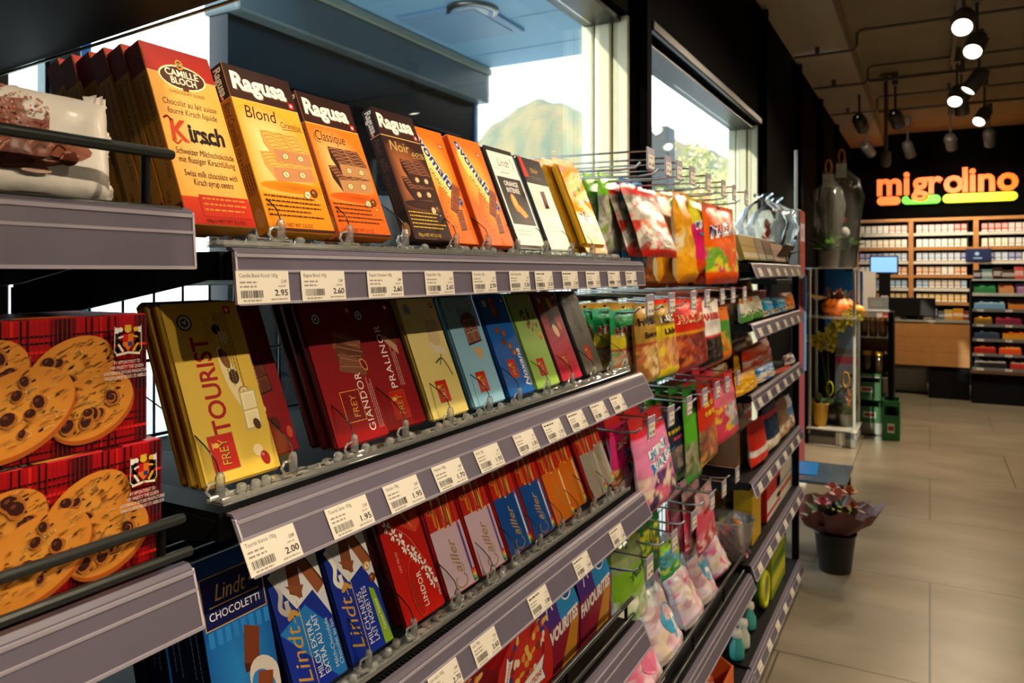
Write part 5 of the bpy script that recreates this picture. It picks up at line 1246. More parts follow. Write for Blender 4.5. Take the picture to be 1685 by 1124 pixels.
bag_at(1079, 1112, 499, 622, -.66, zones((0, '#2f9a3a'), (.06, '#d9c21e'), (.14, candy(['#b5703a', '#d9a04a', '#c98a6a', '#d9c21e'], 6)), (.55, '#dcc420'), (.72, '#8a6a2a'), (.8, '#b58f34')), 'yellow sweet bag with green foot on the second row', multi(word('HARIBO', .5, .76, .12, '#f2ece0', .7, '#2a2014'), word('Lida', .5, .6, .1, '#2a2014', .5)), seed=5, thick=.05, n=4, group='yellow green footed bags', dx=0.045)
bag_at(1106, 1157, 492, 609, -.665, zones((0, '#b81c16'), (.1, candy(['#8a2c1c', '#a8401f', '#6a1c14', '#c96a2a'], 6)), (.52, '#e0a020'), (.56, '#d22a18'), (.9, '#e03a1c')), 'big red sweet bag in the middle of the second row', multi(word('HARIBO', .5, .68, .14, '#c01a14', .8, '#f0d0a0'), ), seed=6, thick=.06, n=2, group='big red sweet bags', dx=.06)
bag_at(1150, 1186, 494, 605, -.66, zones((0, '#b82a20'), (.05, '#1d1a1a'), (.15, candy(['#15110f', '#241c1a', '#2f2622'], 5)), (.46, '#cf2a24'), (.5, '#eae6e0'), (.9, '#d8d0c8')), 'white and black sweet bag on the second row', multi(word('HARIBO', .5, .72, .13, '#c8201c', .84), ), seed=7, thick=.05, n=3, group='white and black sweet bags', dx=0.045)
bag_at(1182, 1201, 503, 592, -.665, zones((0, '#e0741a'), (.2, candy(['#5a8a2a', '#c9a52a', '#d9641a'], 5)), (.55, '#4f9a3a'), (.75, '#e0701c')), 'green and orange sweet bag at the right of the second row', seed=8, n=3, group='green and orange bags', dx=0.045)
bag_at(1197, 1212, 500, 566, -.72, zones((0, '#4a443c'), (.5, '#5c554b'), (.9, '#7a7266')), 'grey brown pouch on the second row, left of its twin', seed=9)
bag_at(1212, 1227, 498, 560, -.72, zones((0, '#4f4940'), (.5, '#635b50'), (.9, '#7a7266')), 'grey brown pouch at the far end of the second row', seed=10)
# third row
bag_at(982, 1006, 690, 765, -.84, zones((0, '#7a0f3a'), (.5, '#8f1448'), (.9, '#a01c54')), 'dark magenta sweet bag leftmost on the third row', seed=1)
bag_at(1006, 1047, 686, 790, -.74, zones((0, '#b5361f'), (.06, candy(['#b5502a', '#d9a06a', '#8a3a1c', '#5a7a3a'], 6)), (.3, '#d3246e'), (.35, '#e0307c'), (.85, '#c8205c')), 'pink sweet bag with cream label letters on the third row', multi(word('BABY', .45, .66, .13, '#b5281c', .7, '#f0e4c0', .1), word('50', .5, .5, .1, '#2f7ac8', .4, '#d8ecf8')), seed=2, n=3, group='pink cream lettered bags', dx=0.045)
bag_at(1054, 1112, 670, 832, -.665, zones((0, '#c01c2c'), (.05, candy(['#7a1f6a', '#3c1a4a', '#d9c8b0', '#c8587a'], 4)), (.24, candy(['#e0a8b8', '#d97aa0', '#5a2a6a', '#e8d0c0'], 4, 4)), (.38, '#e88ab8'), (.72, '#e07aa8'), (.8, '#c01f2a'), (.9, '#d22a2c')), 'pale pink sweet bag with blue letters, largest on the third row', multi(word('MINI', .45, .56, .12, '#2f86c4', .5, '#f2f6fa', .1), word('RINGS', .55, .43, .14, '#2f7ac0', .7, '#f2f6fa', .1), lambda a, w, h: [a.ell(w * x, h * y, 7, 7, '#f0b8d0') for x, y in ((.25, .75), (.7, .7), (.3, .3))]), lean=.16, seed=3, thick=.06, n=3, group='pale pink blue lettered bags', dx=0.045)
bag_at(1090, 1134, 661, 780, -.73, zones((0, '#24324a'), (.12, candy(['#4a4f5a', '#6a5a4a', '#8a7a6a', '#2a3450'], 6)), (.42, '#1c2440'), (.9, '#252f50')), 'navy sweet bag with coloured letters on the third row', multi(lambda a, w, h: a.lines(w * .15, h * .64, w * .7, 1, 5, h * .09, '#d9c22a', 4), lambda a, w, h: a.lines(w * .3, h * .53, w * .5, 1, 5, h * .07, '#d2356a', 6), lambda a, w, h: a.line([(w * .2, h * .44), (w * .9, h * .47)], 4, '#2f86c4')), seed=4, n=2, group='navy sweet bags')
bag_at(1131, 1153, 628, 790, -.70, zones((0, '#3fa52a'), (.08, candy(['#7a8a5a', '#a8a08a', '#5a7a3a'], 7)), (.42, '#59b52a'), (.9, '#2f8a2a')), 'tall lime green sweet bag on the third row', seed=5, n=4, group='lime green sweet bags', dx=0.045)
bag_at(1151, 1181, 625, 760, -.685, zones((0, '#d9b02a'), (.06, candy(['#a8523a', '#8a6a4a', '#c9863a', '#6a4a3a'], 7)), (.45, '#d2331c'), (.92, '#b5281a')), 'red sweet bag with yellow letters on the third row', lambda a, w, h: a.lines(w * .2, h * .72, w * .6, 2, h * .12, h * .1, '#e6c22a', 6), seed=6, n=4, group='red yellow lettered bags', dx=0.045)
bag_at(1179, 1210, 609, 724, -.68, zones((0, '#d8405c'), (.2, candy(['#e0607a', '#d8d0d4', '#d9405a', '#8a8a92', '#e8c02a'], 4)), (.55, '#e2708a'), (.85, '#c8303c')), 'pink sweet bag at the right of the third row', seed=7, thick=.06, n=3, group='pink third row bags', dx=0.045)
# lowest row
bag_at(1014, 1058, 880, 1026, -.72, zones((0, '#8fb58a'), (.08, candy(['#b8c4a4', '#d8dcc8', '#8aa86a', '#6a9a4a'], 6)), (.42, '#7fb52a'), (.75, '#8a9a6a'), (.9, '#6a7a4a')), 'pale green sweet bag with dark letters on the lowest row', multi(word('TEN', .55, .62, .12, '#1f4a2a', .6, None, .1)), seed=1, thick=.06, n=3, group='pale green sweet bags', dx=0.045)
bag_at(1056, 1088, 828, 945, -.76, zones((0, '#1f7a2f'), (.3, candy(['#1f8a3a', '#d9cf2a', '#17602a', '#2a9a4a'], 4)), (.8, '#17602a')), 'dark green sweet bag with yellow drops, left on the lowest row', seed=2, n=2, group='dark green sweet bags')
bag_at(1090, 1116, 870, 945, -.70, zones((0, '#2f8a4a'), (.2, candy(['#3aa05a', '#4a9ac8', '#a8c42a', '#2a7a3a'], 4)), (.8, '#8abf3a')), 'green and blue sweet bag above the marshmallows', seed=9)
bag_at(1110, 1142, 800, 905, -.76, zones((0, '#5a1f3a'), (.3, candy(['#6a2038', '#8a3a4a', '#4a1a34', '#a8607a'], 5)), (.8, '#6a4a50')), 'dark maroon sweet bag in the middle of the lowest row', seed=3)
bag_at(1146, 1178, 788, 900, -.70, zones((0, '#b5305a'), (.1, candy(['#c83a3a', '#d9708a', '#e8d0c8', '#b52a3c'], 5)), (.4, '#d9506a'), (.7, '#c9a0a4')), 'pink sweet pouch with red letters on the lowest row', lambda a, w, h: a.lines(w * .25, h * .6, w * .5, 1, 5, h * .13, '#c01f1c', 6), seed=4, n=3, group='pink lowest row pouches', dx=0.045)
# basket shelf under the pegs
shelf('H1', YBY + .008, YC - .008, H - 1.197, .02, 'basket shelf with grey rail under the hanging sweets', comb=False)
guard(YBY + .04, YC - .03, -.645, H - 1.185, H - 1.115, (1.95, 2.35, 2.75), 'black tube rail in front of the marshmallow bags')
MM = ['#e8c0cc', '#f2e8e0', '#d9a8b8', '#e8d4c0', '#d8c8d8', '#c9a0b0']
ZH = H - 1.20 + .006
def marsh(px, py, X, w, h, tint, lab, seed, txt=None):
    y = onX(px, py, X).y
    art = None
    if txt: art = lambda a, W_, H_: (a.ell(W_ * .5, H_ * .5, W_ * .3, H_ * .2, tint), a.lines(W_ * .3, H_ * .46, W_ * .4, 1, 4, H_ * .1, '#f6f4f0', 3))
    me = bag_mesh(w, h, .10, zones((0, candy(MM + [tint], 6, seed)), (.72, candy(MM + ['#d8e4ea', tint], 7, seed + 2)), (.86, candy(['#c8d0d4', '#e4e8ea', '#a8b0b4'], 10, seed))), art, seed=seed, hole=False, header=.0)
    tag(me.build('marshmallow_bag', FILM, None, (X, y, ZH + .002), (-.35, 0, PI / 2 + .1)), lab, 'marshmallow bag')
marsh(1063, 1100, -.70, .21, .20, '#e87aa0', 'pink and white marshmallow bag with orange label, nearest in the basket', 1, 'mallow')
marsh(1098, 1045, -.715, .20, .22, '#4aa8d8', 'marshmallow bag with blue oval badge in the basket', 2, 'mallow')
marsh(1136, 995, -.715, .17, .21, '#e0508a', 'marshmallow bag with hot pink tint, behind the blue badged one', 3)
marsh(1160, 966, -.715, .15, .21, '#5ab0d8', 'marshmallow bag with sky blue tint, between the two pink ones', 4, 'mix')
marsh(1182, 934, -.73, .15, .22, '#d86a9a', 'marshmallow bag with pink tint next to the clear bowl', 5)
marsh(1120, 1020, -.80, .17, .22, '#58a8c8', 'marshmallow bag at the back, between the blue badged and hot pink ones', 6)
marsh(1082, 1075, -.82, .17, .21, '#d8a0b4', 'pale marshmallow bag at the back of the basket, nearest the chocolate end', 7)
marsh(1148, 985, -.83, .15, .21, '#c86a94', 'marshmallow bag at the back behind the hot pink tinted one', 8)
# clear bowl of wrapped sweets
y = onX(1212, 880, -.70).y
k = thing('plastic_bowl', 'clear plastic bowl of pink sweets at the end of the basket shelf', 'bowl', (-.73, y, ZH + .002))
m = MB(); m.lathe([(.001, 0), (.07, 0), (.075, .005), (.098, .17), (.103, .172), (.10, .176), (.094, .17), (.072, .008)], 24); m.build('bowl_wall', CLEAR, k)
r = random.Random(3); swc = ['#c02a6a', '#d8508a', '#8a2a6a', '#e8821c', '#b51f4a', '#7a2a7c']
sw0 = None
for i in range(34):
    a_, rr_ = r.uniform(0, 2 * PI), .062 * r.random() ** .5
    z = ZH + .02 + .011 * (i // 3); loc = (-.73 + rr_ * math.cos(a_), y + rr_ * math.sin(a_), z); c = swc[i % 6]
    m = MB(); m.ball((0, 0, 0), .014, 8, 6, c, sq=(1, 1.3, .8))
    for s_ in (-1, 1): m.lathe([(.003, 0), (.010, .012)], 7, mix(c, '#ffffff', .3), xf=Matrix.Translation((0, s_ * .016, 0)) @ Matrix.Rotation(-s_ * PI / 2, 4, 'X'))
    nm = {'#c02a6a': 'deep pink', '#d8508a': 'pink', '#8a2a6a': 'purple', '#e8821c': 'orange', '#b51f4a': 'red', '#7a2a7c': 'violet'}[c]
    tag(m.build('wrapped_sweet', FILM, None, loc, (r.random(), r.random(), r.uniform(0, 6))), 'small %s wrapped sweet inside the clear plastic bowl' % nm, 'sweet', 'wrapped %s sweets in the bowl' % nm)
# ================================================================== PET FOOD AND SNACK SHELVES (far end of the run)
NS = {'S1': ('top', .036), 'S2': ('second', -.209), 'S3': ('third', -.494), 'S4': ('fourth', -.843), 'S5': ('fifth', -1.173), 'S6': ('lowest', -1.577)}
for key, (nm, z) in NS.items():
    shelf(key, YC + .012, YD, H + z, .02, '%s black shelf with grey price rail at the far end of the run' % nm, comb=False, under=.02)
wire_panel(YC + .02, YD - .02, .1, 1.7, 'black wire grid behind the far shelves')
k = thing('shelf_end_frame', 'black end frame closing the far end of the shelf run', 'shelf post', (-.68, YD + .02, 0))
for x in (.03, -.36):
    m = MB(); m.box((x - .018, -.014, .05), (x + .018, .014, 1.80 if x < 0 else 1.72), ch=.003); m.build('post', BLACK, k)
for z in (.1, .5, .85, 1.2, 1.5, 1.71):
    m = MB(); m.box((-.342, -.006, z), (.012, .006, z + .02)); m.build('cross_bar', BLACK, k)
for x in (.03, -.36):
    m = MB(); m.tube([(x, -.012, .025), (x, .012, .025)], .024, 14); m.build('castor', BLACKG, k)
for key, (nm, z) in NS.items():
    for i in range(6):
        price_tag(key, 0, '', '', 'white price tag on the %s far shelf rail, %s from the left' % (nm, ORD[i].replace('front', 'first')), detail=0, y=YC + .11 + .205 * i, s0=.3)
def zs(key): return SHELVES[key][3] - .004 + .002
def pouch(l, r_, t_, key, X, colf, label, art=None, cat='pet food bag', name='snack_pouch', thick=.05, lean=.1, **kw):
    b = onX((l + r_) / 2, 500, X); d = -X * _s + b.y * _c
    return bag_at(l, r_, t_, HY + (H - zs(key)) * FOC / d, X, colf, label, art, name, cat, thick, lean, z=zs(key), header=.03, hole=False, ymax=YD - .02, **kw)
def boxat(l, r_, t_, key, X, col, label, art=None, t=.08, side=None, cat='box', name='carton_box', lean=0.0, top=None):
    y0, y1 = onX(l, 500, X).y, onX(r_, 500, X).y; h = onX((l + r_) / 2, t_, X).z - zs(key)
    if y1 > YD - .02: y0, y1 = y0 - (y1 - YD + .02), YD - .02
    y0 = max(y0, YC + .02)
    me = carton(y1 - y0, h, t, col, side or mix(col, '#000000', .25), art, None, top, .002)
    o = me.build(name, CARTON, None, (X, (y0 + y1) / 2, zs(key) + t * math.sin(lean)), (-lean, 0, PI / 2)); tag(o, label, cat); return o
def band(*bs):
    def f(a, w, h):
        for v0, v1, c in bs: a.rect(w * .02, h * v0, w * .98, h * v1, c)
    return f
# top shelf: slanted row of small boxes behind a clear shield
for i, (l, r_, t_, c, lab) in enumerate(((1207, 1224, 391, '#b8a878', 'beige'), (1226, 1250, 392, '#a8904a', 'gold'), (1251, 1262, 396, '#8a7f6c', 'grey beige'), (1263, 1275, 400, '#5f5648', 'dark taupe'), (1276, 1295, 404, '#b8988a', 'pinkish'), (1297, 1309, 408, '#4a2c20', 'dark brown'), (1309, 1313, 410, '#8a6a4c', 'light brown'))):
    X = -.69; y0, y1 = onX(l, 430, X).y, onX(r_, 430, X).y
    y0, y1 = max(y0, YC + .02), min(y1, YD - .01)
    if i == 0: y0, y1 = YC + .016, YC + .10
    if i == 6: y0, y1 = YD - .05, YD - .014
    if y1 - y0 < .03: y1 = y0 + .03
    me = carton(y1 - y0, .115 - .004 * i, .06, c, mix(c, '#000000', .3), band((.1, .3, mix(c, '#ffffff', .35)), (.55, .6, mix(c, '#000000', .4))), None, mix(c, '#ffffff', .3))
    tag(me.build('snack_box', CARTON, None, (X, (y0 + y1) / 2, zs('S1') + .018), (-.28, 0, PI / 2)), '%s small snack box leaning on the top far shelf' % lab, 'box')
k = thing('box_tray', 'slanted pale card cover over the small boxes on the top far shelf', 'tray', (-.775, YC + .3, zs('S1')))
m = MB(); m.box((-.02, 0, .128), (.03, .95, .134), ch=.002); m.build('cover', flat('#cfc3ae', .5), k)
for y in (.01, .94):
    m = MB(); m.box((-.02, y - .008, .0), (-.012, y + .008, .128)); m.build('leg', BLACK, k)
boxat(1243, 1304, 476, 'S2', -.80, '#8a2f14', 'flat red brown carton at the back of the second far shelf', band((.2, .5, '#a8441c')), t=.12)
CHK = zones((0, '#4a8a3a'), (.25, candy(['#5a9a4a', '#d8d0b8', '#3a7a2a'], 4)), (.5, '#e2dccc'), (.72, candy(['#e8c42a', '#e2dccc', '#e2dccc', '#c8641c'], 4)))
pouch(1219, 1235, 489, 'S2', -.662, CHK, 'white and green snack pouch leftmost on the second far shelf', cat='snack pouch')
pouch(1236, 1251, 487, 'S2', -.662, CHK, 'white and green snack pouch beside the blue ones on the second far shelf', cat='snack pouch')
BLU = zones((0, candy(['#2a9ac8', '#d8d8d0', '#8a6a4a'], 4)), (.4, '#1f9ad0'), (.85, '#58bce0'))
pouch(1251, 1272, 490, 'S2', -.662, BLU, 'light blue snack pouch on the second far shelf, left of its twin', cat='snack pouch')
pouch(1273, 1291, 488, 'S2', -.662, BLU, 'light blue snack pouch on the second far shelf, next to the orange one', cat='snack pouch')
pouch(1292, 1308, 480, 'S2', -.662, zones((0, candy(['#d8b06a', '#e8901c', '#c9641c'], 4)), (.4, '#e8821a'), (.85, '#d9701a')), 'orange snack pouch at the end of the second far shelf', cat='snack pouch')
k = thing('small_tin', 'small gold topped jar on the red brown carton', 'jar', (-.84, 3.95, zs('S2') + .118)); m = MB(); m.lathe([(.001, 0), (.028, 0), (.030, .004), (.030, .03), (.026, .034)], 14); m.build('body', flat('#a87a3a', .3), k); m = MB(); m.lathe([(.029, .034), (.029, .044), (.001, .046)], 14); m.build('lid', flat('#d8b878', .3, .6), k)
YEL = zones((0, candy(['#d9a01c', '#c98a10', '#e8b82a'], 3)), (.5, '#dfa514'), (.85, '#c98f10'))
bag_at(1205, 1234, 562, 640, -.80, YEL, 'yellow pet treat bag at the left back of the third far shelf', thick=.05, z=zs('S3'), hole=False, cat='pet food bag')
pouch(1211, 1243, 606, 'S3', -.662, YEL, 'yellow pet treat bag at the left front of the third far shelf')
pouch(1244, 1272, 596, 'S3', -.662, zones((0, candy(['#1f7ac4', '#d8e0e8', '#c9a06a'], 4)), (.5, candy(['#1f7ac4', '#1f7ac4', '#e8e4d8'], 4, 3)), (.85, '#2a86cc')), 'blue and white pet treat bag on the third far shelf')
pouch(1250, 1292, 551, 'S3', -.77, zones((0, '#c8281a'), (.2, candy(['#e0501c', '#e8d8d0', '#d9341c', '#d9a08a'], 3)), (.55, '#e0431a'), (.8, '#c82a1a')), 'tall red orange pet food bag on the third far shelf', thick=.09)
pouch(1274, 1296, 606, 'S3', -.662, zones((0, '#d9481c'), (.5, '#e86a1c'), (.8, '#d8501a')), 'low orange red pet treat bag on the third far shelf')
pouch(1283, 1307, 545, 'S3', -.79, zones((0, '#c9781c'), (.4, candy(['#e0801c', '#d9641a', '#e8b04a'], 3))), 'orange pet food bag at the far back of the third far shelf')
pouch(1297, 1308, 575, 'S3', -.662, zones((0, '#e0d8d0'), (.4, candy(['#e8e4dc', '#2a3a8c', '#d9a02a'], 4))), 'white pet treat bag with blue mark at the end of the third far shelf')
boxat(1214, 1241, 703, 'S4', -.72, '#8a6444', 'open brown cardboard box on the fourth far shelf', band((.05, .3, '#a87c54')), t=.12)
boxat(1198, 1212, 722, 'S4', -.80, '#141a34', 'navy blue box at the left end of the fourth far shelf', band((.6, .75, '#26305c')), t=.1)
pouch(1238, 1259, 682, 'S4', -.662, zones((0, '#d8341c'), (.25, '#e0dcd4'), (.4, '#c82a1c'), (.75, '#8a1c18')), 'red and white pet food pouch on the fourth far shelf')
pouch(1261, 1281, 660, 'S4', -.662, zones((0, candy(['#e0d4c0', '#c8b090', '#f0e8dc'], 4)), (.3, '#1c3450'), (.7, '#1a2c44'), (.8, '#a02a2c'), (.88, '#1a2c44')), 'dark blue pet food pouch on the fourth far shelf')
pouch(1281, 1297, 648, 'S4', -.662, zones((0, candy(['#e8dcc8', '#b88a5a'], 4)), (.4, '#8a6a54'), (.8, '#7a5c48')), 'brown pet food pouch on the fourth far shelf')
pouch(1298, 1308, 640, 'S4', -.662, zones((0, candy(['#e8e0d4', '#a87a5a'], 4)), (.45, '#5a8ac0'), (.7, '#d8d8dc')), 'white and blue pet food pouch at the end of the fourth far shelf')
boxat(1238, 1252, 795, 'S5', -.665, '#c9a01c', 'yellow box at the left of the fifth far shelf', t=.08)
boxat(1262, 1284, 776, 'S5', -.665, '#c8281c', 'red and white box on the fifth far shelf', band((.02, .5, '#e8e2d8'), (.12, .2, '#c8281c')), t=.08)
boxat(1285, 1308, 760, 'S5', -.665, '#ddd4c4', 'white box with small coloured print at the end of the fifth far shelf', band((.3, .45, '#c9603a'), (.6, .66, '#4a7ab0')), t=.08)
boxat(1270, 1292, 900, 'S6', -.665, '#8a9a1c', 'yellow green box on the lowest far shelf', band((.2, .5, '#c9c42a'), (.6, .8, '#5a7a1c')), t=.07)
boxat(1255, 1268, 915, 'S6', -.80, '#a8301c', 'red box at the back of the lowest far shelf', t=.07)
# second rows behind the front goods
FILLP = {'S2': (('#7a2a1c', 'maroon'), ('#c8a02a', 'mustard'), ('#2a6a9a', 'steel blue'), ('#d86a1c', 'dark orange')),
         'S3': (('#a82a1c', 'brick red'), ('#c8901c', 'amber'), ('#b8401c', 'rust red'), ('#d8b02a', 'bright yellow')),
         'S4': (('#8a3a24', 'brown red'), ('#3a4a6a', 'slate blue'), ('#b8a48a', 'beige'), ('#7a5a44', 'cocoa brown'), ('#a83020', 'scarlet')),
         'S5': (('#b83a24', 'tomato red'), ('#c8b48a', 'cream'), ('#d8a01c', 'golden'), ('#a8aeb4', 'grey'), ('#6a8a3a', 'moss green')),
         'S6': (('#5a7a1c', 'olive green'), ('#b8401c', 'brick orange'), ('#c8c42a', 'lemon'), ('#2a5a3a', 'bottle green'), ('#8a8478', 'stone grey'))}
for key, row in FILLP.items():
    n = len(row); rr = random.Random(key)
    for i, (c, nm) in enumerate(row):
        y0 = YC + .06 + (1.18 / n) * i; w = 1.18 / n - .03; h = rr.uniform(.15, .195); X = -.86 if key != 'S5' else -.90
        lab = '%s pet food pack in the second row of the %s far shelf' % (nm, NS[key][0])
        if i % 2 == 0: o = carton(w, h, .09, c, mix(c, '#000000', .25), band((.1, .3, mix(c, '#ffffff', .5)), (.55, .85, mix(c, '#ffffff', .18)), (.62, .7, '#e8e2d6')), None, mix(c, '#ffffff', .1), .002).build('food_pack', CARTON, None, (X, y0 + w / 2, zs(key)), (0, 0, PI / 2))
        else: o = bag_mesh(w, h, .07, zones((0, candy([c, mix(c, '#ffffff', .5), mix(c, '#000000', .3)], 3, i)), (.4, c), (.85, mix(c, '#000000', .2))), seed=i, hole=False, header=.02).build('food_pack', FILM, None, (X, y0 + w / 2, zs(key)), (-.08, 0, PI / 2))
        tag(o, lab, 'pet food pack')
# front goods low down
for i, (yy, c, nm, w, h) in enumerate(((YC + .10, '#3a6a2a', 'dark green', .13, .16), (YC + .30, '#c8b01c', 'yellow', .12, .13), (YC + .74, '#b8381c', 'red', .14, .15), (YC + .93, '#5a8ab0', 'blue', .12, .17), (YC + 1.10, '#d8d0c0', 'cream', .11, .14))):
    o = bag_mesh(w, h, .06, zones((0, candy([c, mix(c, '#ffffff', .6), mix(c, '#000000', .3)], 4, i)), (.45, c), (.8, mix(c, '#ffffff', .2))), seed=20 + i, hole=False, header=.03).build('treat_bag', FILM, None, (-.80, yy, zs('S5')), (-.1, 0, PI / 2))
    tag(o, 'small %s treat bag at the front of the fifth far shelf' % nm, 'pet treat bag')
# ring toy, ball toys
p = onX(1258, 980, -.68); k = thing('ring_toy', 'yellow and green ring shaped pet toy on the lowest far shelf', 'pet toy', (-.68, p.y, zs('S6') + .088))
ring = lambda r0, n=28: [(0.0, r0 * math.cos(2 * PI * i / n), r0 * math.sin(2 * PI * i / n)) for i in range(n + 1)]
m = MB(); m.tube(ring(.072), .014, 10, caps=False); m.build('rim', flat('#c9cc1c', .35), k)
m = MB(); m.lathe([(.001, -.006), (.058, -.006), (.058, .006), (.001, .006)], 20, xf=Matrix.Rotation(PI / 2, 4, 'Y')); m.build('disc', CLEAR, k)
m = MB(); m.tube([(-.018, .066 * math.cos(a), .066 * math.sin(a)) for a in [PI * .1 * i for i in range(21)]], .012, 8, caps=False); m.build('rear_rim', flat('#2f7a2a', .4), k)
for i, (px, py, X, c, nm) in enumerate(((1212, 1066, -.69, '#3a9a94', 'teal'), (1222, 1040, -.69, '#c8d0c0', 'pale'), (1233, 1022, -.70, '#4aa8a0', 'light teal'))):
    p = onX(px, py, X); k = thing('pet_toy', '%s bottle shaped pet toy on the lowest far shelf' % nm, 'pet toy', (X, max(p.y, YC + .06 + .1 * i), zs('S6')))
    m = MB(); m.lathe([(.001, 0), (.026, 0), (.03, .01), (.03, .05), (.018, .075), (.018, .09)], 12); m.build('body', flat(c, .35), k); m = MB(); m.lathe([(.02, .09), (.022, .10), (.02, .115), (.001, .118)], 12); m.build('cap', flat('#d8d4c4', .4), k)
# low base shelf below the hanging sweets with an orange display box
shelf('H2', YBY + .008, YC - .008, H - 1.577, .02, 'base shelf with grey rail under the marshmallow basket', comb=False, under=.02)
k = thing('display_box', 'open orange cardboard box of toys under the marshmallow basket', 'box', (-.80, 2.62, SHELVES['H2'][3] - .002))
m = MB(); m.box((0, 0, 0), (.15, .30, .006)); m.box((.144, 0, .006), (.15, .30, .09)); m.box((0, 0, .006), (.006, .30, .17)); m.prism([(.006, .006), (.006, .144), (.09, .144), (.17, .006)], 1, 0, .006); m.prism([(.006, .006), (.006, .144), (.09, .144), (.17, .006)], 1, .294, .30); m.build('box_walls', flat('#d9641a', .5), k)
for i in range(5):
    m = MB(); m.ball((0, 0, 0), .026, 12, 8, ('#c8402a', '#d8b0a8', '#b53a2a', '#e0907a', '#c85a3a')[i]); m.lathe([(.0265, -.003), (.0268, 0), (.0265, .003)], 12, '#e8d8c8')
    tag(m.build('toy_ball', PLAIN, None, (-.74 + .01 * (i % 2), 2.65 + .056 * i, SHELVES['H2'][3] + .031)), '%s ball in the orange box under the basket' % ('red', 'pale pink', 'dark red', 'salmon', 'rust')[i], 'ball')
# ================================================================== FLOWERS AND DISPLAY STANDS BEYOND THE SHELVES
def leaf(m, p, d, l, w, col, droop=.4, n=5, side=None):
    p = Vector(p); d = Vector(d).normalized(); s = (side or d.cross(Vector((0, 0, 1)))).normalized() if abs(d.z) < .99 else Vector((1, 0, 0))
    pts = []; v = d.copy(); q = p.copy()
    for i in range(n + 1):
        t = i / n; ww = w * math.sin(PI * min(1, .08 + .92 * t)) ** .8
        up = s.cross(v).normalized()
        pts.append((q - s * ww / 2 + up * ww * .12, q.copy(), q + s * ww / 2 + up * ww * .12)); q = q + v * l / n; v = (v + Vector((0, 0, -droop / n))).normalized()
    vs = [tuple(x) for a in pts for x in a]; fs = []
    for i in range(n):
        for j in (0, 1): fs.append((i * 3 + j, i * 3 + j + 1, i * 3 + j + 4, i * 3 + j + 3))
    m.mesh(vs, fs, [L(mix(col, '#000000', .12)) if k % 3 == 1 else L(col) for k in range(len(vs))], 0, True)
def foliage(r, n, h, spread, cols, l=(.12, .2), w=.05, droop=.5, z0=0):
    m = MB()
    for i in range(n):
        a = r.uniform(0, 2 * PI); e = r.uniform(.3, 1.3)
        leaf(m, (r.uniform(-.3, .3) * spread, r.uniform(-.3, .3) * spread, z0 + r.uniform(0, h * .4)), (math.cos(a) * math.cos(e), math.sin(a) * math.cos(e), math.sin(e)), r.uniform(*l), w * r.uniform(.7, 1.2), r.choice(cols), droop)
    return m
def pot(m, r0, r1, h, col='#4a4038', th=.005, n=20):
    m.lathe([(.001, 0), (r0, 0), (r1, h), (r1 + .004, h), (r1 + .004, h + .012), (r1 - th, h + .012), (r1 - th, h * .9), (.001, h * .88)], n, col)
GR = ['#2f6a1f', '#3f8a2a', '#5a9a2c', '#27581c', '#6fae34']
# stand with glass shelves
SD = 7.6
A = atD(1330, 700, SD); SX, SY = A.x, A.y
SX0, SX1, SY0, SY1 = SX, SX + .44, SY, SY + .55
ST = H + .04; SM = H - .45; SB = .16
k = thing('plant_stand', 'tiered glass plant stand with grey base beyond the shelf run', 'display stand', (SX0, SY0, 0))
w_, d_ = SX1 - SX0, SY1 - SY0
m = MB(); m.box((0, -.02, .0), (w_, d_, .09), ch=.006); m.build('base', flat('#8f8c84', .35), k)
m = MB(); m.box((-.03, -.06, .0), (w_ * .72, -.022, .012)); m.build('foot_plate', flat('#cfcac0', .4), k)
m = MB(); m.box((.02, .0, .09), (w_ - .02, d_ - .02, SB - .01), ch=.004); m.build('drawer_block', flat('#3b444c', .3), k)
m = MB(); m.box((w_ * .58, -.026, .02), (w_ * .78, -.021, .14)); m.box((w_ * .63, -.028, .04), (w_ * .73, -.0255, .11), '#2a2a2c'); m.build('plate', flat('#d8d4ca', .4), k)
for z, nm in ((SB - .01, 'lower_shelf'), (SM - .012, 'middle_shelf'), (ST - .014, 'top_shelf')):
    m = MB(); m.box((-.02, -.03, z), (w_ + .01, d_, z + .012), ch=.003); m.build(nm, flat('#b9bab4', .15) if z < 1.2 else CLEAR, k)
for x, y in ((.01, .02), (w_ - .02, .02), (.01, d_ - .03), (w_ - .02, d_ - .03)):
    m = MB(); m.box((x - .012, y - .012, .09), (x + .012, y + .012, ST - .014), ch=.002); m.build('post', flat('#c8c6bc', .3), k)
m = MB(); m.box((w_ * .45, d_ - .05, SB), (w_ - .03, d_ - .042, SM - .012)); a = Art(m, lambda u, v, o: (w_ * .45 + u, d_ - .05 - o, SB + v)); a.rect(0, 0, 212, 280, '#4a78b8'); a.rect(0, 280, 212, 700, '#9aa8bc'); a.rect(0, 600, 212, 680, '#c85a7c'); a.rect(0, 760, 212, 1000, '#7a9ac4'); a.ell(150, 480, 20, 20, '#1f2a44'); m.build('back_panel', printed('panel_print', .4), k)
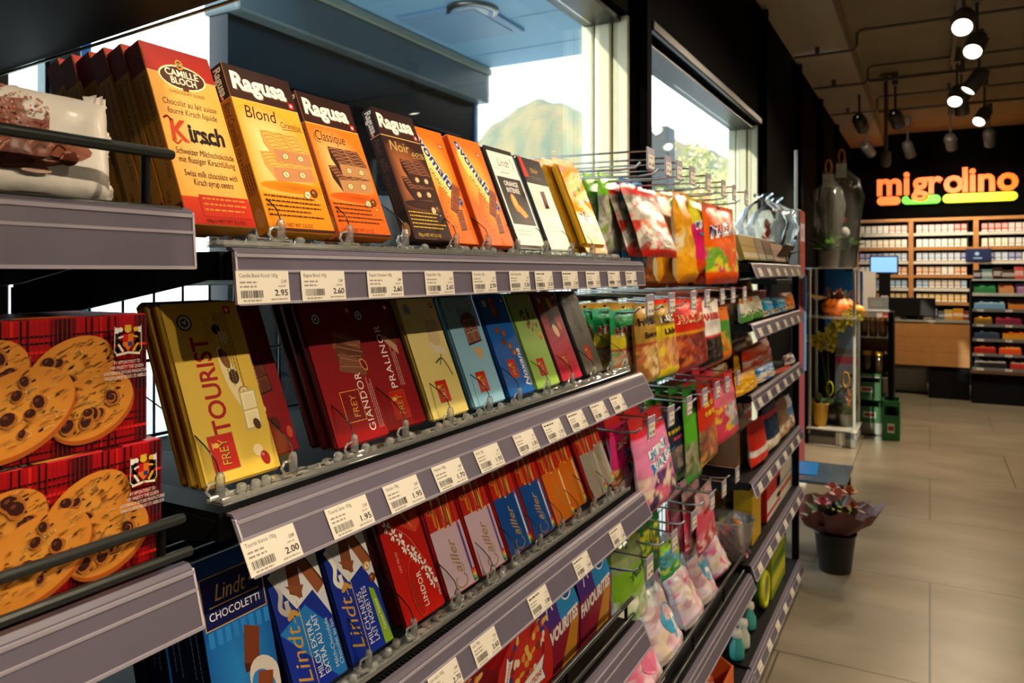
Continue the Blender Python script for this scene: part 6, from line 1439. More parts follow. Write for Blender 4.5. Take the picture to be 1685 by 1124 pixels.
def wrapped_plant(x, y, z, h, rpot, hpot, label, seed, flower=None, wraph=None, loop='#f28a12', potc='#5a4638', rw=.17, cols=GR, tagc=True, lw=.06):
    r = random.Random(seed); k = thing('wrapped_plant', label, 'potted plant', (x, y, z))
    m = MB(); pot(m, rpot * .85, rpot, hpot, potc); m.build('pot', LEAFM, k)
    foliage(r, 16, .1, rpot * 1.4, cols, (h * .35, h * .58), lw, .5, hpot * .8).build('leaves', LEAFM, k)
    if flower:
        m = MB(); m.tube([(.02, 0, hpot), (.03, -.01, h * .6)], .006, 6, '#4a8a2a')
        for i in range(16):
            a = i * 2.4; e = .5 + .05 * i
            leaf(m, (.03, -.01, h * .5 + .014 * i), (math.cos(a) * math.cos(e), math.sin(a) * math.cos(e), math.sin(e)), .10 - .003 * i, .035, flower if i % 3 else mix(flower, '#ffd08a', .3), .3)
        m.build('flower', LEAFM, k)
    H_ = wraph or h * 1.35
    m = MB(); prof = [(rpot + .006, 0), (rpot + .012, hpot), (rw * .9, H_ * .5), (rw, H_ * .66), (rw * .8, H_ * .82), (.028, H_ * .93), (.022, H_ * .95), (.06, H_ * 1.0)]
    n = 26; vs = []; fs = []
    for i, (q, zz) in enumerate(prof):
        for j in range(n):
            a = 2 * PI * j / n; f = 1 + (.09 * math.sin(7 * a + i) + .06 * math.sin(13 * a + 2 * i)) * min(1, i / 3)
            vs.append((q * f * math.cos(a), q * f * math.sin(a), zz + .012 * math.sin(5 * a) * (i > 1)))
    for i in range(len(prof) - 1):
        for j in range(n): fs.append((i * n + j, i * n + (j + 1) % n, (i + 1) * n + (j + 1) % n, (i + 1) * n + j))
    m.mesh(vs, fs, '#ffffff', 0, True); m.build('cellophane_wrap', CELLO, k)
    if loop:
        m = MB(); m.tube([(.03 * math.sin(t), 0, H_ * .97 + .075 - .075 * math.cos(t)) for t in [2 * PI * i / 16 for i in range(17)]], .009, 7, caps=False); m.build('ribbon_loop', flat(loop, .4), k)
        if tagc: m = MB(); m.box((-.05, -.034, H_ * .84), (.05, -.028, H_ * .97)); m.box((-.05, -.036, H_ * .92), (.05, -.0335, H_ * .97)); m.build('header_card', flat('#e8e6d8', .4), k)
    return k
def at_stand(px, dd): 
    p = atD(px, 440, dd); return p.x, p.y
x, y = at_stand(1363, 7.75); wrapped_plant(x, y, ST, .42, .10, .17, 'wrapped leafy plant in brown pot with orange loop, left on the top glass shelf', 1, None, .98, rw=.16, cols=['#6fb024', '#93c834', '#4f9224', '#5ea028'])
x, y = at_stand(1385, 7.95); wrapped_plant(x, y, ST, .55, .14, .20, 'wrapped plant with orange red flower and orange loop on the top glass shelf', 2, '#e8481f', 1.12, potc='#2c2a28', rw=.21, cols=['#52a024', '#80b834', '#3f8222'])
k = thing('round_plant_tag', 'round grey tag on the cellophane of the red flowered plant', 'tag', (x + .04, y - .235, ST + .36)); m = MB(); m.lathe([(.001, -.004), (.055, -.004), (.058, 0), (.055, .004), (.001, .004)], 20, xf=Matrix.Rotation(PI / 2, 4, 'X')); m.build('disc', flat('#8a8d88', .4), k); m = MB(); m.box((-.05, -.003, -.16), (.05, .003, -.052)); m.box((-.05, -.003, .052), (.05, .003, .10)); m.build('card', flat('#2a3428', .5), k)
# two wrapped plants and a sign cabinet nearer, standing behind the snack shelf
k = thing('side_table', 'black tall side table carrying wrapped plants behind the far shelves', 'table', (-1.0, 5.0, 0))
m = MB(); m.box((-.12, -.02, H - .08), (.16, 1.05, H - .05), ch=.004); m.build('table_top', BLACK, k)
for x, y in ((-.09, .01), (.10, .01), (-.09, 1.02), (.10, 1.02)):
    m = MB(); m.box((x - .015, y - .015, 0), (x + .015, y + .015, H - .08)); m.build('leg', BLACK, k)
TZ = H - .05
x, y = -.86, onX(1296, 400, -.86).y
wrapped_plant(-.94, 5.42, TZ, .30, .09, .13, 'wrapped plant with dark green leaves in front of the red sign', 4, None, .55, None, rw=.17, cols=['#1f5a2a', '#2f7a3a', '#27682f'], lw=.09)
wrapped_plant(-.95, 5.10, TZ, .26, .08, .10, 'wrapped plant with red flower and bluish foil at the window jamb', 5, '#b5302a', .55, None, potc='#26231f', rw=.16, cols=['#3a4a2a', '#5a6a3a', '#2f3f24'])
k = thing('cabinet_sign', 'white box with red side panel standing on the black side table', 'sign', (-1.12, 5.75, TZ))
m = MB(); m.box((0, 0, 0), (.30, .26, .50), ch=.01); m.build('box', flat('#d5dde0', .3), k)
m = MB(); m.box((.302, .01, .02), (.306, .25, .49)); a = Art(m, lambda u, v, o: (.306 + o, .01 + u, .02 + v)); a.rect(0, 0, 240, 470, '#c8301c'); a.rect(0, 280, 240, 470, '#a81f2c'); a.rect(20, 250, 220, 380, '#e8d8e4'); a.ell(120, 315, 50, 36, '#d88aa8'); m.build('red_panel', printed('sign_print', .4), k)
m = MB(); m.tube([(.25, .2, .5), (.25, .2, .95)], .012, 8); m.build('pole', flat('#e0e2da', .3), k)
k = thing('small_tray', 'black folded card tray on the side table in front of the plants', 'tray', (-.80, 4.16, SHELVES['S1'][3] + .05)); m = MB(); m.box((-.1, 0, 0), (.1, .26, .006)); m.prism([(.0, -.1), (.06, -.14), (.064, -.135), (.006, -.096)], 1, 0, .26); m.prism([(.0, .1), (.06, .14), (.056, .145), (0, .106)], 1, 0, .26); m.build('card', BLACKG, k); m = MB(); m.box((-.08, .02, .006), (.08, .2, .05)); m.build('white_packet', flat('#e8e6de', .5), k)
# middle tier: autumn arrangement
x, y = at_stand(1383, 7.85)
k = thing('pumpkin_arrangement', 'dried flower arrangement in an orange pumpkin bowl on the middle glass shelf', 'flower arrangement', (x - .02, y, SM))
m = MB(); vs = []; fs = []; n = 40
for i in range(9):
    t = i / 8; z = .17 * t; q = .17 * (.55 + .45 * math.sin(PI * (.12 + .8 * t)))
    for j in range(n): a = 2 * PI * j / n; f = 1 - .08 * abs(math.cos(5 * a)) ** 6; vs.append((q * f * math.cos(a), q * f * math.sin(a), z))
for i in range(8):
    for j in range(n): fs.append((i * n + j, i * n + (j + 1) % n, (i + 1) * n + (j + 1) % n, (i + 1) * n + j))
m.mesh(vs, fs, '#e0701a', 0, True); m.face([vs[8 * n + j] for j in range(n)], '#4a2c14'); m.build('pumpkin', LEAFM, k)
r = random.Random(5); m = MB()
for i in range(40):
    a = r.uniform(0, 2 * PI); e = r.uniform(.2, 1.2); leaf(m, (r.uniform(-.08, .08), r.uniform(-.08, .08), .17), (math.cos(a) * math.cos(e), math.sin(a) * math.cos(e), math.sin(e)), r.uniform(.08, .16), .03, r.choice(['#5a3a1c', '#7a2a1c', '#8a5a1c', '#c8641c', '#3a3a1c', '#a8882c']), .6)
for s_ in (-1,):
    for i in range(6): m.tube([(-.08, 0, .17), (-.22 - .02 * i, -.05 + .02 * i, .16 + .012 * i)], .008, 5, '#8a6a44')
m.build('dried_flowers', LEAFM, k)
m = MB(); m.ball((0, 0, 0), .07, 12, 8, '#e89a2a', sq=(1, 1, .8)); m.tube([(0, 0, .05), (.01, 0, .08)], .008, 6, '#5a4a24'); tag(m.build('small_pumpkin', LEAFM, None, (x + .16, y - .02, SM + .057)), 'small orange pumpkin beside the dried flower arrangement', 'pumpkin')
# lower tier: orchid, yellow pot, wrapped pots
x, y = at_stand(1362, 7.85)
k = thing('orchid', 'yellow orchid with broad leaves in a glass bowl on the lowest stand shelf', 'orchid', (x + .02, y, SB + .003))
m = MB(); m.lathe([(.001, 0), (.09, 0), (.14, .05), (.15, .13), (.12, .20), (.115, .20), (.143, .13), (.134, .055), (.088, .006)], 22, '#6a6a5c'); m.build('bowl', clear('smoked_bowl', '#b5b49c', .2, .05, .25, '#5c5a44'), k)
r = random.Random(8); m = MB()
for i in range(9): a = i * .75 + .3; leaf(m, (0, 0, .18), (math.cos(a), math.sin(a), .55), r.uniform(.19, .27), .10, r.choice(['#2c4a24', '#3a5e2c', '#5a7a3a', '#24401f']), .9, 7)
for i in range(5): a = i * 1.3; leaf(m, (0, 0, .08), (math.cos(a), math.sin(a), 1.2), .14, .06, '#5a8a2a', .5)
m.build('leaves', LEAFM, k)
m = MB(); sp_ = [(0, 0, .2), (-.02, 0, .6), (-.01, -.01, .85), (.06, -.02, 1.02), (.17, -.03, 1.12), (.27, -.04, 1.14)]; m.tube(sp_, .007, 6, '#4a5a2c'); sp2 = [(0, 0, .2), (-.06, -.01, .6), (-.10, -.02, .82), (-.14, -.03, .92)]; m.tube(sp2, .006, 6, '#4a5a2c'); m.build('stems', LEAFM, k)
m = MB()
for i in range(26):
    if i < 19: t = .35 + .65 * i / 18; j = min(4, int(t * 5)); q = Vector(sp_[j]).lerp(Vector(sp_[j + 1]), t * 5 - j) if j < 5 else Vector(sp_[5])
    else: q = Vector(sp2[2]).lerp(Vector(sp2[3]), (i - 19) / 7) 
    q = q + Vector((r.uniform(-.05, .05), r.uniform(-.04, .02), r.uniform(-.08, .05)))
    for p_ in range(5): a = p_ * 1.256 + i; leaf(m, q, (math.cos(a), -.35, math.sin(a)), .062, .045, r.choice(['#d8cc3a', '#c8b82a', '#e0d85a', '#b0a82a']), .1, 3, side=Vector((-math.sin(a), 0, math.cos(a))))
    m.ball(q + Vector((0, -.015, 0)), .012, 6, 5, '#a87a1c')
m.build('blossoms', LEAFM, k)
m = MB(); m.tube([(.03 * math.sin(t), 0, .28 + .07 - .07 * math.cos(t)) for t in [2 * PI * i / 14 for i in range(15)]], .008, 6, '#c8d82a', caps=False); m.build('ribbon_loop', LEAFM, k)
x2, y2 = at_stand(1346, 7.7); k = thing('yellow_pot', 'mustard yellow pot with dark leaves left of the orchid', 'potted plant', (x2 + .02, y2, SB + .003)); m = MB(); pot(m, .06, .08, .22, '#c8961c'); m.build('pot', LEAFM, k); foliage(random.Random(4), 12, .1, .1, ['#1f3a1f', '#2c4a28', '#38522c'], (.1, .17), .06, .6, .2).build('leaves', LEAFM, k)
x3, y3 = at_stand(1392, 7.68); wrapped_plant(x3, y3, SB + .003, .24, .07, .11, 'wrapped pot of orange yellow flowers right of the orchid', 9, '#d9861c', .40, '#c89a2a', potc='#b8b4a4', rw=.11, tagc=False)
# blue panel and pink posts behind the stand
p = atD(1358, 506, 9.4); q = atD(1413, 444, 9.4); k = thing('blue_display', 'bright blue slanted display board behind the plant stand', 'display board', (p.x, p.y, 0)); ww = .42; m = MB(); m.box((0, 0, p.z - .5), (ww, .03, q.z - .02)); m.prism([(0, q.z - .02), (.03, q.z - .02), (.03, q.z + .05), (0, q.z + .08)], 0, 0, ww * .5); a = Art(m, lambda u, v, o: (u, -o, p.z - .5 + v)); a.line([(330, 620), (330, 680)], 14, '#d8dce4'); m.build('board', flat('#1565b4', .4), k)
for x in (.04, ww - .04):
    m = MB(); m.box((x - .015, .03, 0), (x + .015, .05, q.z - .1)); m.build('leg', BLACK, k)
p = atD(1317, 470, 6.3); k = thing('pink_banner', 'pink red banner stand left behind the plant stand', 'banner', (p.x, p.y, 0)); m = MB(); m.box((-.03, 0, .03), (.03, .02, H - .03)); m.build('banner_sheet', flat('#9c3c46', .7), k); m = MB(); m.box((-.07, -.05, 0), (.05, .07, .03)); m.build('foot', STEEL, k); m = MB(); m.box((.031, 0, .9), (.045, .02, H - .03)); m.build('blue_edge', flat('#3a8ac8', .5), k)
# green stand with jars and crates
p = atD(1402, 724, 8.1); GX, GY = p.x, p.y
k = thing('green_stand', 'green and black jar stand with steel base right of the plant stand', 'display stand', (GX, GY, 0)); W2, D2 = .40, .42
m = MB(); m.box((0, 0, 0), (W2 - .04, D2, .13), ch=.006); m.build('base', flat('#9a9c94', .3, .5), k)
m = MB(); m.box((.0, .04, .13), (.06, D2, H - .43), ch=.004); m.build('green_side', flat('#4a9a2c', .4), k)
m = MB(); m.box((-.06, .06, .13), (-.002, D2, H - .43), ch=.004); m.build('black_side', BLACK, k)
m = MB(); m.box((W2 - .055, .02, .13), (W2 - .005, D2, H - .42), ch=.01); m.build('black_post', BLACK, k)
for z in (H - .70, H - 1.12, H - .43):
    m = MB(); m.box((.06, 0, z), (W2 - .055, D2, z + .014)); m.build('shelf_board', flat('#b8bab0', .25), k)
m = MB(); m.box((.06, D2 - .012, H - 1.10), (W2 - .06, D2 - .002, H - .72)); m.build('wood_back', WOOD, k)
def jar(x, y, z, r, h, body, lid, label, grp):
    k = thing('glass_jar', label, 'jar', (x, y, z)); m = MB(); m.lathe([(.001, 0), (r, 0), (r, h * .78), (r * .8, h * .86)], 14, body); m.build('contents', printed('jar_contents', .15, .6), k); m = MB(); m.lathe([(r * .9, h * .84), (r * .9, h), (.001, h)], 14); m.build('lid', flat(lid, .3, .7), k)
for i in range(3): jar(GX + .11 + .09 * i, GY + .08, H - .686, .042, .20, '#6a4a1c', '#d8b04a', 'brown jar with gold lid on the upper shelf of the green stand, %s from left' % ORD[i].replace('front', 'first'), '')
for i in range(2): jar(GX + .14 + .12 * i, GY + .09, H - 1.106, .055, .26, '#3a2a14', '#d8a83a', 'dark jar with gold lid on the lower shelf of the green stand, %s one' % ('left', 'right')[i], '')
def crate(x, y, z, w, d, h, label):
    k = thing('bottle_crate', label, 'crate', (x, y, z)); c = flat('#1c6a2a', .35)
    m = MB(); m.box((0, 0, 0), (w, d, .02)); m.box((0, 0, .02), (.012, d, h)); m.box((w - .012, 0, .02), (w, d, h)); m.box((.012, d - .012, .02), (w - .012, d, h)); m.box((.012, 0, .02), (w - .012, .012, h * .62)); m.box((.012, 0, h * .86), (w - .012, .014, h), ch=.003); m.build('crate_body', c, k)
    m = MB(); m.box((.02, .02, .025), (w - .02, d - .02, h * .5)); m.build('bottles', flat('#0f3a1c', .2), k)
    m = MB(); a = Art(m, lambda u, v, o: (u, -o, v)); a.rect(w * 300, h * 180, w * 700, h * 420, '#c8d8c0'); a.rect(w * 340, h * 240, w * 660, h * 360, '#b01c1c'); m.build('crate_label', PAPER, k)
crate(GX + .02, GY - .02, .132, .30, .38, .27, 'green bottle crate on the steel base of the green stand, lower one')
crate(GX + .0, GY + .0, .404, .28, .34, .24, 'green bottle crate stacked on top of the other one')
crate(GX + .30, GY - .20, .002, .16, .3, .40, 'narrow green bottle crate on the floor right of the steel base')
# bucket of flowers on the floor
p = onZ(1374, 938, 0); k = thing('flower_bucket', 'black bucket on the floor at the end of the shelves, holding the bouquet', 'bucket', (p.x, p.y, 0))
m = MB(); m.lathe([(.001, .004), (.082, 0), (.086, .004), (.112, .215), (.118, .218), (.118, .228), (.110, .228), (.084, .02), (.001, .018)], 28); m.build('bucket_wall', flat('#0d0d0d', .4), k)
m = MB(); m.tube([(.115 * math.cos(t), .115 * math.sin(t) - .0, .215 - .05 * math.sin(t)) for t in [PI * i / 14 for i in range(15)]], .003, 6, caps=False); m.build('bucket_handle', STEEL, k)
k = thing('bouquet', 'bouquet of pink roses in brown red paper standing in the black bucket', 'bouquet', (p.x, p.y, .03)); r = random.Random(12)
m = MB(); n = 48; vs = []; fs = []; pr = [(.05, .12), (.098, .20), (.15, .245), (.205, .285), (.235, .345)]
for i, (q, z) in enumerate(pr):
    for j in range(n): a = 2 * PI * j / n; f = 1 + (.06 * math.sin(5 * a + 1) + .04 * math.sin(11 * a)) * i / 3; vs.append((q * f * math.cos(a), q * f * math.sin(a), z + (.025 * math.sin(4 * a + 1) + .02 * math.sin(9 * a)) * i / 4))
for i in range(len(pr) - 1):
    for j in range(n): fs.append((i * n + j, i * n + (j + 1) % n, (i + 1) * n + (j + 1) % n, (i + 1) * n + j))
m.mesh(vs, fs, ['#5a2a2a' if (q // n) < 3 else ('#6a3434' if q % 5 else '#7a4038') for q in range(len(vs))], 0, True); m.build('paper_wrap', printed('wrapping_paper', .5, 0, .2), k)
m = foliage(r, 70, .05, .22, ['#1c2f14', '#27401c', '#36501f', '#5a3a1c', '#48561f', '#6a5a24'], (.12, .24), .055, .5, .2); m.build('leaves', LEAFM, k)
def rose(m, c, s, cols):
    c = Vector(c)
    for ring_, (n_, e) in enumerate(((9, .25), (8, .7), (6, 1.05), (4, 1.3))):
        for i in range(n_): a = 2 * PI * i / n_ + ring_ * .5; leaf(m, c + Vector((0, 0, ring_ * .006)), (math.cos(a) * math.cos(e), math.sin(a) * math.cos(e), math.sin(e)), s * (1 - .12 * ring_), s * .75, cols[min(ring_, len(cols) - 1)], -.5, 4)
for i, (x, y, z, s, cl) in enumerate(((-.055, -.10, .36, .055, ['#d88a94', '#d0707e', '#b8485c', '#a83a50']), (.02, -.03, .40, .06, ['#d8a08a', '#d89484', '#c87c70']), (.075, .02, .41, .055, ['#c89058', '#c8844a', '#b8743c']), (-.02, .07, .41, .05, ['#d89a90', '#c87c74']), (.10, -.08, .36, .04, ['#b87858', '#a8603c']))):
    m = MB(); rose(m, (x, y, z), s, cl); m.build('rose', LEAFM, k)
m = MB()
for i in range(10): m.ball((r.uniform(.0, .09), -.13 + r.uniform(-.02, .03), .35 + r.uniform(-.01, .03)), .008, 6, 5, '#b5b84a')
for i in range(10): a = r.uniform(0, 6); leaf(m, (.17, -.06, .33), (math.cos(a), math.sin(a), .5), .05, .015, '#7a6a3a', .2)
m.build('buds', LEAFM, k)
# low table with glossy top behind the bucket
p = onZ(1352, 792, .42); k = thing('low_table', 'low dark table with glossy top behind the bouquet', 'table', (p.x - .16, p.y - .02, 0))
m = MB(); m.box((-.10, 0, .40), (.30, .52, .42), ch=.004); m.build('table_top', flat('#59656f', .08), k)
for x, y in ((-.07, .03), (.27, .03), (-.07, .49), (.27, .49)):
    m = MB(); m.box((x - .015, y - .015, 0), (x + .015, y + .015, .40)); m.build('leg', BLACK, k)
k = thing('blue_folder', 'bright blue sheet lying on the low dark table', 'sheet', (p.x - .20, p.y + .10, .421)); m = MB(); m.prism([(.0, .0), (.16, .02), (.13, .36), (-.02, .34)], 2, 0, .004); m.build('sheet', flat('#2f86cc', .25), k)
# ================================================================== COUNTER AND BACK WALL
def at(px, py, Y): return onY(px, py, Y)
CY = 11.76
a0 = at(1463, 530, CY); a1 = at(1596, 530, CY)
k = thing('sales_counter', 'wooden fronted sales counter with grey worktop below the orange sign', 'counter', (a0.x, CY, 0)); cw = a1.x - a0.x
m = MB(); m.box((0, 0, .44), (cw, .03, 1.03), ch=.003); a = Art(m, lambda u, v, o: (u, -o, .44 + v)); m.build('wood_front', WOOD, k)
for z in (.63, .83):
    m = MB(); m.box((0, -.0015, z), (cw, .0, z + .004)); m.build('joint_line', flat('#6a4520', .5), k)
m = MB(); m.box((.0, .03, .44), (cw, .7, .47)); m.box((0, .65, .47), (cw, .68, 1.03)); m.build('carcass', flat('#3a2c1c', .5), k)
m = MB(); m.box((-.02, -.02, 1.03), (cw, .75, 1.06), ch=.004); m.build('worktop', flat('#8f8d86', .3), k)
m = MB(); m.box((cw * .5, .05, 0), (cw, .68, .44)); m.build('black_plinth', BLACK, k)
m = MB(); m.box((.50, .4, 0), (.54, .44, .44)); m.build('wood_leg', WOOD, k)
m = MB(); m.box((.02, .5, 0), (cw * .48, .66, .34), ch=.01); tag(m.build('white_bin', flat('#d4d0c6', .4), None, (a0.x, CY, 0)), 'white box on the floor under the wooden counter', 'box')
b0 = at(1463, 497, CY + .12); b1 = at(1530, 527, CY + .12)
k = thing('monitor_back', 'black monitor seen from behind on the worktop of the wooden counter', 'monitor', (b0.x, CY + .08, 1.06)); m = MB(); m.box((0, 0, .04), (.57, .05, .30), ch=.012); m.build('casing', BLACKG, k); m = MB(); m.box((.22, .05, 0), (.35, .09, .2)); m.box((.15, .0, 0), (.42, .2, .012)); m.build('stand', BLACK, k)
k = thing('paper_sheet', 'white notice sheet standing at the left end of the counter', 'notice', (a0.x - .05, CY - .0, 1.06)); m = MB(); m.box((-.22, .0, .0), (.04, .004, .30)); a = Art(m, lambda u, v, o: (-.22 + u, -o, v)); a.lines(40, 240, 170, 3, 26, 12, '#b8b8b4', 2); m.build('sheet', PAPER, k); m = MB(); m.box((-.1, .004, 0), (-.08, .05, .1)); m.build('prop', BLACK, k)
k = thing('till_ledge', 'pale side ledge joined left of the wooden counter', 'counter', (a0.x - .45, CY + .05, 0)); m = MB(); m.box((0, 0, 0), (.43, .55, 1.02)); m.build('body', flat('#5a4a36', .5), k); m = MB(); m.box((-.01, -.01, 1.02), (.43, .56, 1.058), ch=.004); m.build('top', flat('#b8aa94', .4), k)
# till screen
s0 = at(1433, 448, 12.3); s1 = at(1476, 423, 12.3)
k = thing('till_screen', 'till screen glowing pale blue above the counter', 'screen', (s0.x, 12.3, s0.z)); ww, hh = s1.x - s0.x, s1.z - s0.z
m = MB(); m.box((-.02, .002, -.03), (ww + .02, .03, hh + .02), ch=.008); m.build('bezel', BLACKG, k)
m = MB(); m.box((0, -.001, 0), (ww, .0025, hh)); m.build('display', flat('#7fb4ea', .3, emit=1.1), k)
m = MB(); m.box((ww * .3, .005, 1.06 - s0.z), (ww * .75, .06, -.03)); m.box((ww * .05, -.05, 1.06 - s0.z), (ww * .95, .12, 1.08 - s0.z)); m.build('stand', BLACK, k)
c0 = at(1412, 497, 12.15); c1 = at(1441, 447, 12.15)
k = thing('card_stand', 'white card display with wooden foot left of the till', 'display', (c0.x, 12.15, 1.06)); m = MB(); m.box((0, 0, .06), (c1.x - c0.x, .1, c1.z - 1.06), ch=.004); m.build('panel', flat('#e2ddd2', .5), k); m = MB(); m.box((0, -.01, 0), (c1.x - c0.x, .11, .06)); m.build('foot', WOOD, k)
k = thing('card_terminal', 'white and grey payment terminal on an arm next to the till screen', 'terminal', (at(1462, 470, 12.0).x, 12.0, 1.06)); m = MB(); m.tube([(.05, .05, 0), (.02, .04, .16), (.06, .02, .28)], .022, 8); m.build('arm', STEEL, k); m = MB(); m.box((-.10, -.05, .20), (.0, .0, .32), ch=.012); m.box((.05, -.06, .12), (.13, -.01, .26), ch=.012); m.build('terminal_body', flat('#b8b6b0', .35), k)
k = thing('orange_basket', 'tray of oranges on the counter behind the black monitor', 'tray', (at(1480, 495, 12.1).x, 12.1, 1.06)); m = MB(); m.box((0, 0, 0), (.30, .2, .02)); m.box((0, 0, .02), (.30, .01, .10)); m.box((0, .19, .02), (.30, .2, .10)); m.box((0, .01, .02), (.01, .19, .10)); m.box((.29, .01, .02), (.30, .19, .10)); m.build('tray_walls', flat('#8a8478', .4), k)
for i in range(8):
    m = MB(); m.ball((0, 0, 0), .036, 12, 8, '#e8861a'); m.ball((0, 0, .035), .005, 6, 4, '#5a6a24')
    tag(m.build('orange', LEAFM, None, (k.location.x + .045 + .07 * (i % 4), 12.1 + .055 + .08 * (i // 4), 1.118)), 'orange in the tray on the counter', 'orange', 'oranges in the counter tray')
for i, (px, w, h, c, nm) in enumerate(((1449, .07, .10, '#e0c0b0', 'pale pink'), (1459, .06, .08, '#c8341c', 'red'), (1468, .05, .11, '#d8d4cc', 'white'), (1538, .06, .14, '#8a8f94', 'grey'), (1549, .08, .11, '#5a6470', 'slate'), (1561, .10, .13, '#c8a04a', 'tan'), (1577, .12, .15, '#c88a1c', 'mustard'), (1589, .07, .12, '#7a2a1c', 'dark red'))):
    q = at(px, 520, 12.0 if px < 1500 else 12.1); me = carton(w, h, .07, c, None, band((.3, .6, mix(c, '#ffffff', .4))) if 'band' in globals() else None)
    tag(me.build('counter_box', CARTON, None, (q.x, q.y - .25 if px < 1500 else q.y, 1.061)), '%s small box on the counter worktop' % nm, 'box')
# shelving of cigarette packs
GYY = 13.42
x0 = at(1413, 400, GYY).x; x1 = 1.75
k = thing('pack_shelving', 'tall wooden framed shelving of small packs behind the counter', 'shelving', (0, GYY, 0))
m = MB(); m.box((x0, .30, .9), (x1, .32, 2.56)); m.build('back_panel', BLACK, k)
m = MB(); m.box((x0, -.02, 2.50), (x1, .32, 2.55), ch=.003); m.build('top_beam', WOOD, k)
for px in (1499, 1606):
    xx = at(px, 400, GYY).x; m = MB(); m.box((xx - .035, -.02, .9), (xx + .035, .30, 2.50), ch=.003); m.build('upright', WOOD, k)
m = MB(); m.box((x0 - .04, -.02, 0), (x0, .32, 2.55), ch=.003); m.build('side_panel', WOOD, k)
m = MB(); m.box((x0, .0, 0), (x1, .32, .9)); m.build('base_cabinet', flat('#2a2622', .5), k)
ROWS = [2.298, 2.074, 1.86, 1.645, 1.44, 1.226]
for i, z in enumerate(ROWS):
    m = MB(); m.box((x0, .0, z - .02), (x1, .30, z)); m.build('shelf_board', WOOD if i % 2 else BLACK, k)
    m = MB(); m.box((x0, -.006, z - .022), (x1, .0, z + .022)); m.build('shelf_edge', flat('#c9c5bc', .4) if i % 2 == 0 else WOOD, k)
PC = {0: [('white', '#dcd8d2'), ('red topped', '#c8483c'), ('pink', '#d8a8a4')], 1: [('white', '#e0dcd6'), ('cream', '#d8ccb0'), ('pale grey', '#bcbab6')], 2: [('blue', '#3a4a9a'), ('white', '#d8d6d2'), ('pale blue', '#9ab0cc')], 3: [('gold', '#b88a4a'), ('amber', '#c8803a'), ('white', '#d6d2ca')], 4: [('sky blue', '#6a9ac4'), ('white', '#d8d8d4'), ('beige', '#b8a894')], 5: [('orange', '#d8741c'), ('yellow', '#d8b03a'), ('grey blue', '#7a8ca0')]}
packs = {}; r = random.Random(21); lim = at(1690, 400, GYY).x
for i, z in enumerate(ROWS):
    x = x0 + .05; run = 0; cur = None
    while x < min(x1 - .05, lim):
        if any(abs(x - at(px, 400, GYY).x) < .085 for px in (1499, 1606)) or (i > 2 and x > at(1606, 400, GYY).x): x += .03; continue
        if run <= 0: cur = r.choice(PC[i]); run = r.randint(2, 5)
        nm, c = cur; lab = '%s pack on the %s shelf behind the counter' % (nm, ['topmost', 'second', 'third', 'fourth', 'fifth', 'lowest'][i])
        loc = (x, GYY + .04, z + .001)
        if lab not in packs:
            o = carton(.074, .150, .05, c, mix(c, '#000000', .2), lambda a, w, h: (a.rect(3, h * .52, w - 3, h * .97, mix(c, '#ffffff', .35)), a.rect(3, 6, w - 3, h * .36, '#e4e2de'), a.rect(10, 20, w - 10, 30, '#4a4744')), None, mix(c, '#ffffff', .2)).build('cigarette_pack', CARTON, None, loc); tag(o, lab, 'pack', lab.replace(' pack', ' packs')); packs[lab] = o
        else: dup(packs[lab], lab, loc)
        x += .086; run -= 1
# navy sign hung on the pack shelving
q0 = at(1589, 430, 13.375); q1 = at(1631, 409, 13.375); k = thing('navy_sign', 'small navy blue sign hung in front of the pack shelving', 'sign', (q0.x, 13.375, q0.z)); m = MB(); ww, hh = q1.x - q0.x, q1.z - q0.z; m.box((0, 0, 0), (ww, .012, hh), ch=.003); m.build('plate', flat('#15244e', .35), k); m = MB(); a = Art(m, lambda u, v, o: (u, -o - .0002, v)); a.ell(ww * 450, hh * 600, 30, 26, '#8ab0e0'); a.rect(ww * 300, hh * 200, ww * 650, hh * 300, '#8ab0e0'); m.build('symbol', PAPER, k)
for x in (.03, ww - .03): m = MB(); m.tube([(x, .006, hh), (x, .006, 2.55 - q0.z)], .003, 5); m.build('cord', STEEL, k)
# sweets rack on the right
RX0 = at(1600, 500, 11.55).x; RX1 = RX0 + 1.35; RY = 11.55
k = thing('counter_rack', 'black stepped rack of snacks at the right end of the counter', 'shelving', (RX0, RY, 0))
m = MB(); m.box((0, .32, .42), (1.35, .36, 1.60)); m.build('back_panel', BLACK, k)
m = MB(); m.box((-.02, -.01, .40), (1.35, .36, .44)); m.build('base_board', flat('#5a3a22', .5), k)
m = MB(); m.box((.0, .08, 0), (1.35, .40, .40)); m.build('black_plinth', BLACK, k)
m = MB(); m.box((-.02, 0, .44), (-.002, .36, 1.60)); m.build('side_panel', BLACK, k)
RZ = [.475, .66, .85, 1.04, 1.235, 1.44]
for i, z in enumerate(RZ):
    m = MB(); m.box((0, .0, z - .015), (1.35, .32, z)); m.build('rack_shelf', BLACKG, k)
    m = MB(); m.box((0, -.012, z - .035), (1.35, -.002, z + .005), ch=.002); m.build('label_rail', flat('#77777a' if i < 5 else '#c8c6c4', .3, .4), k)
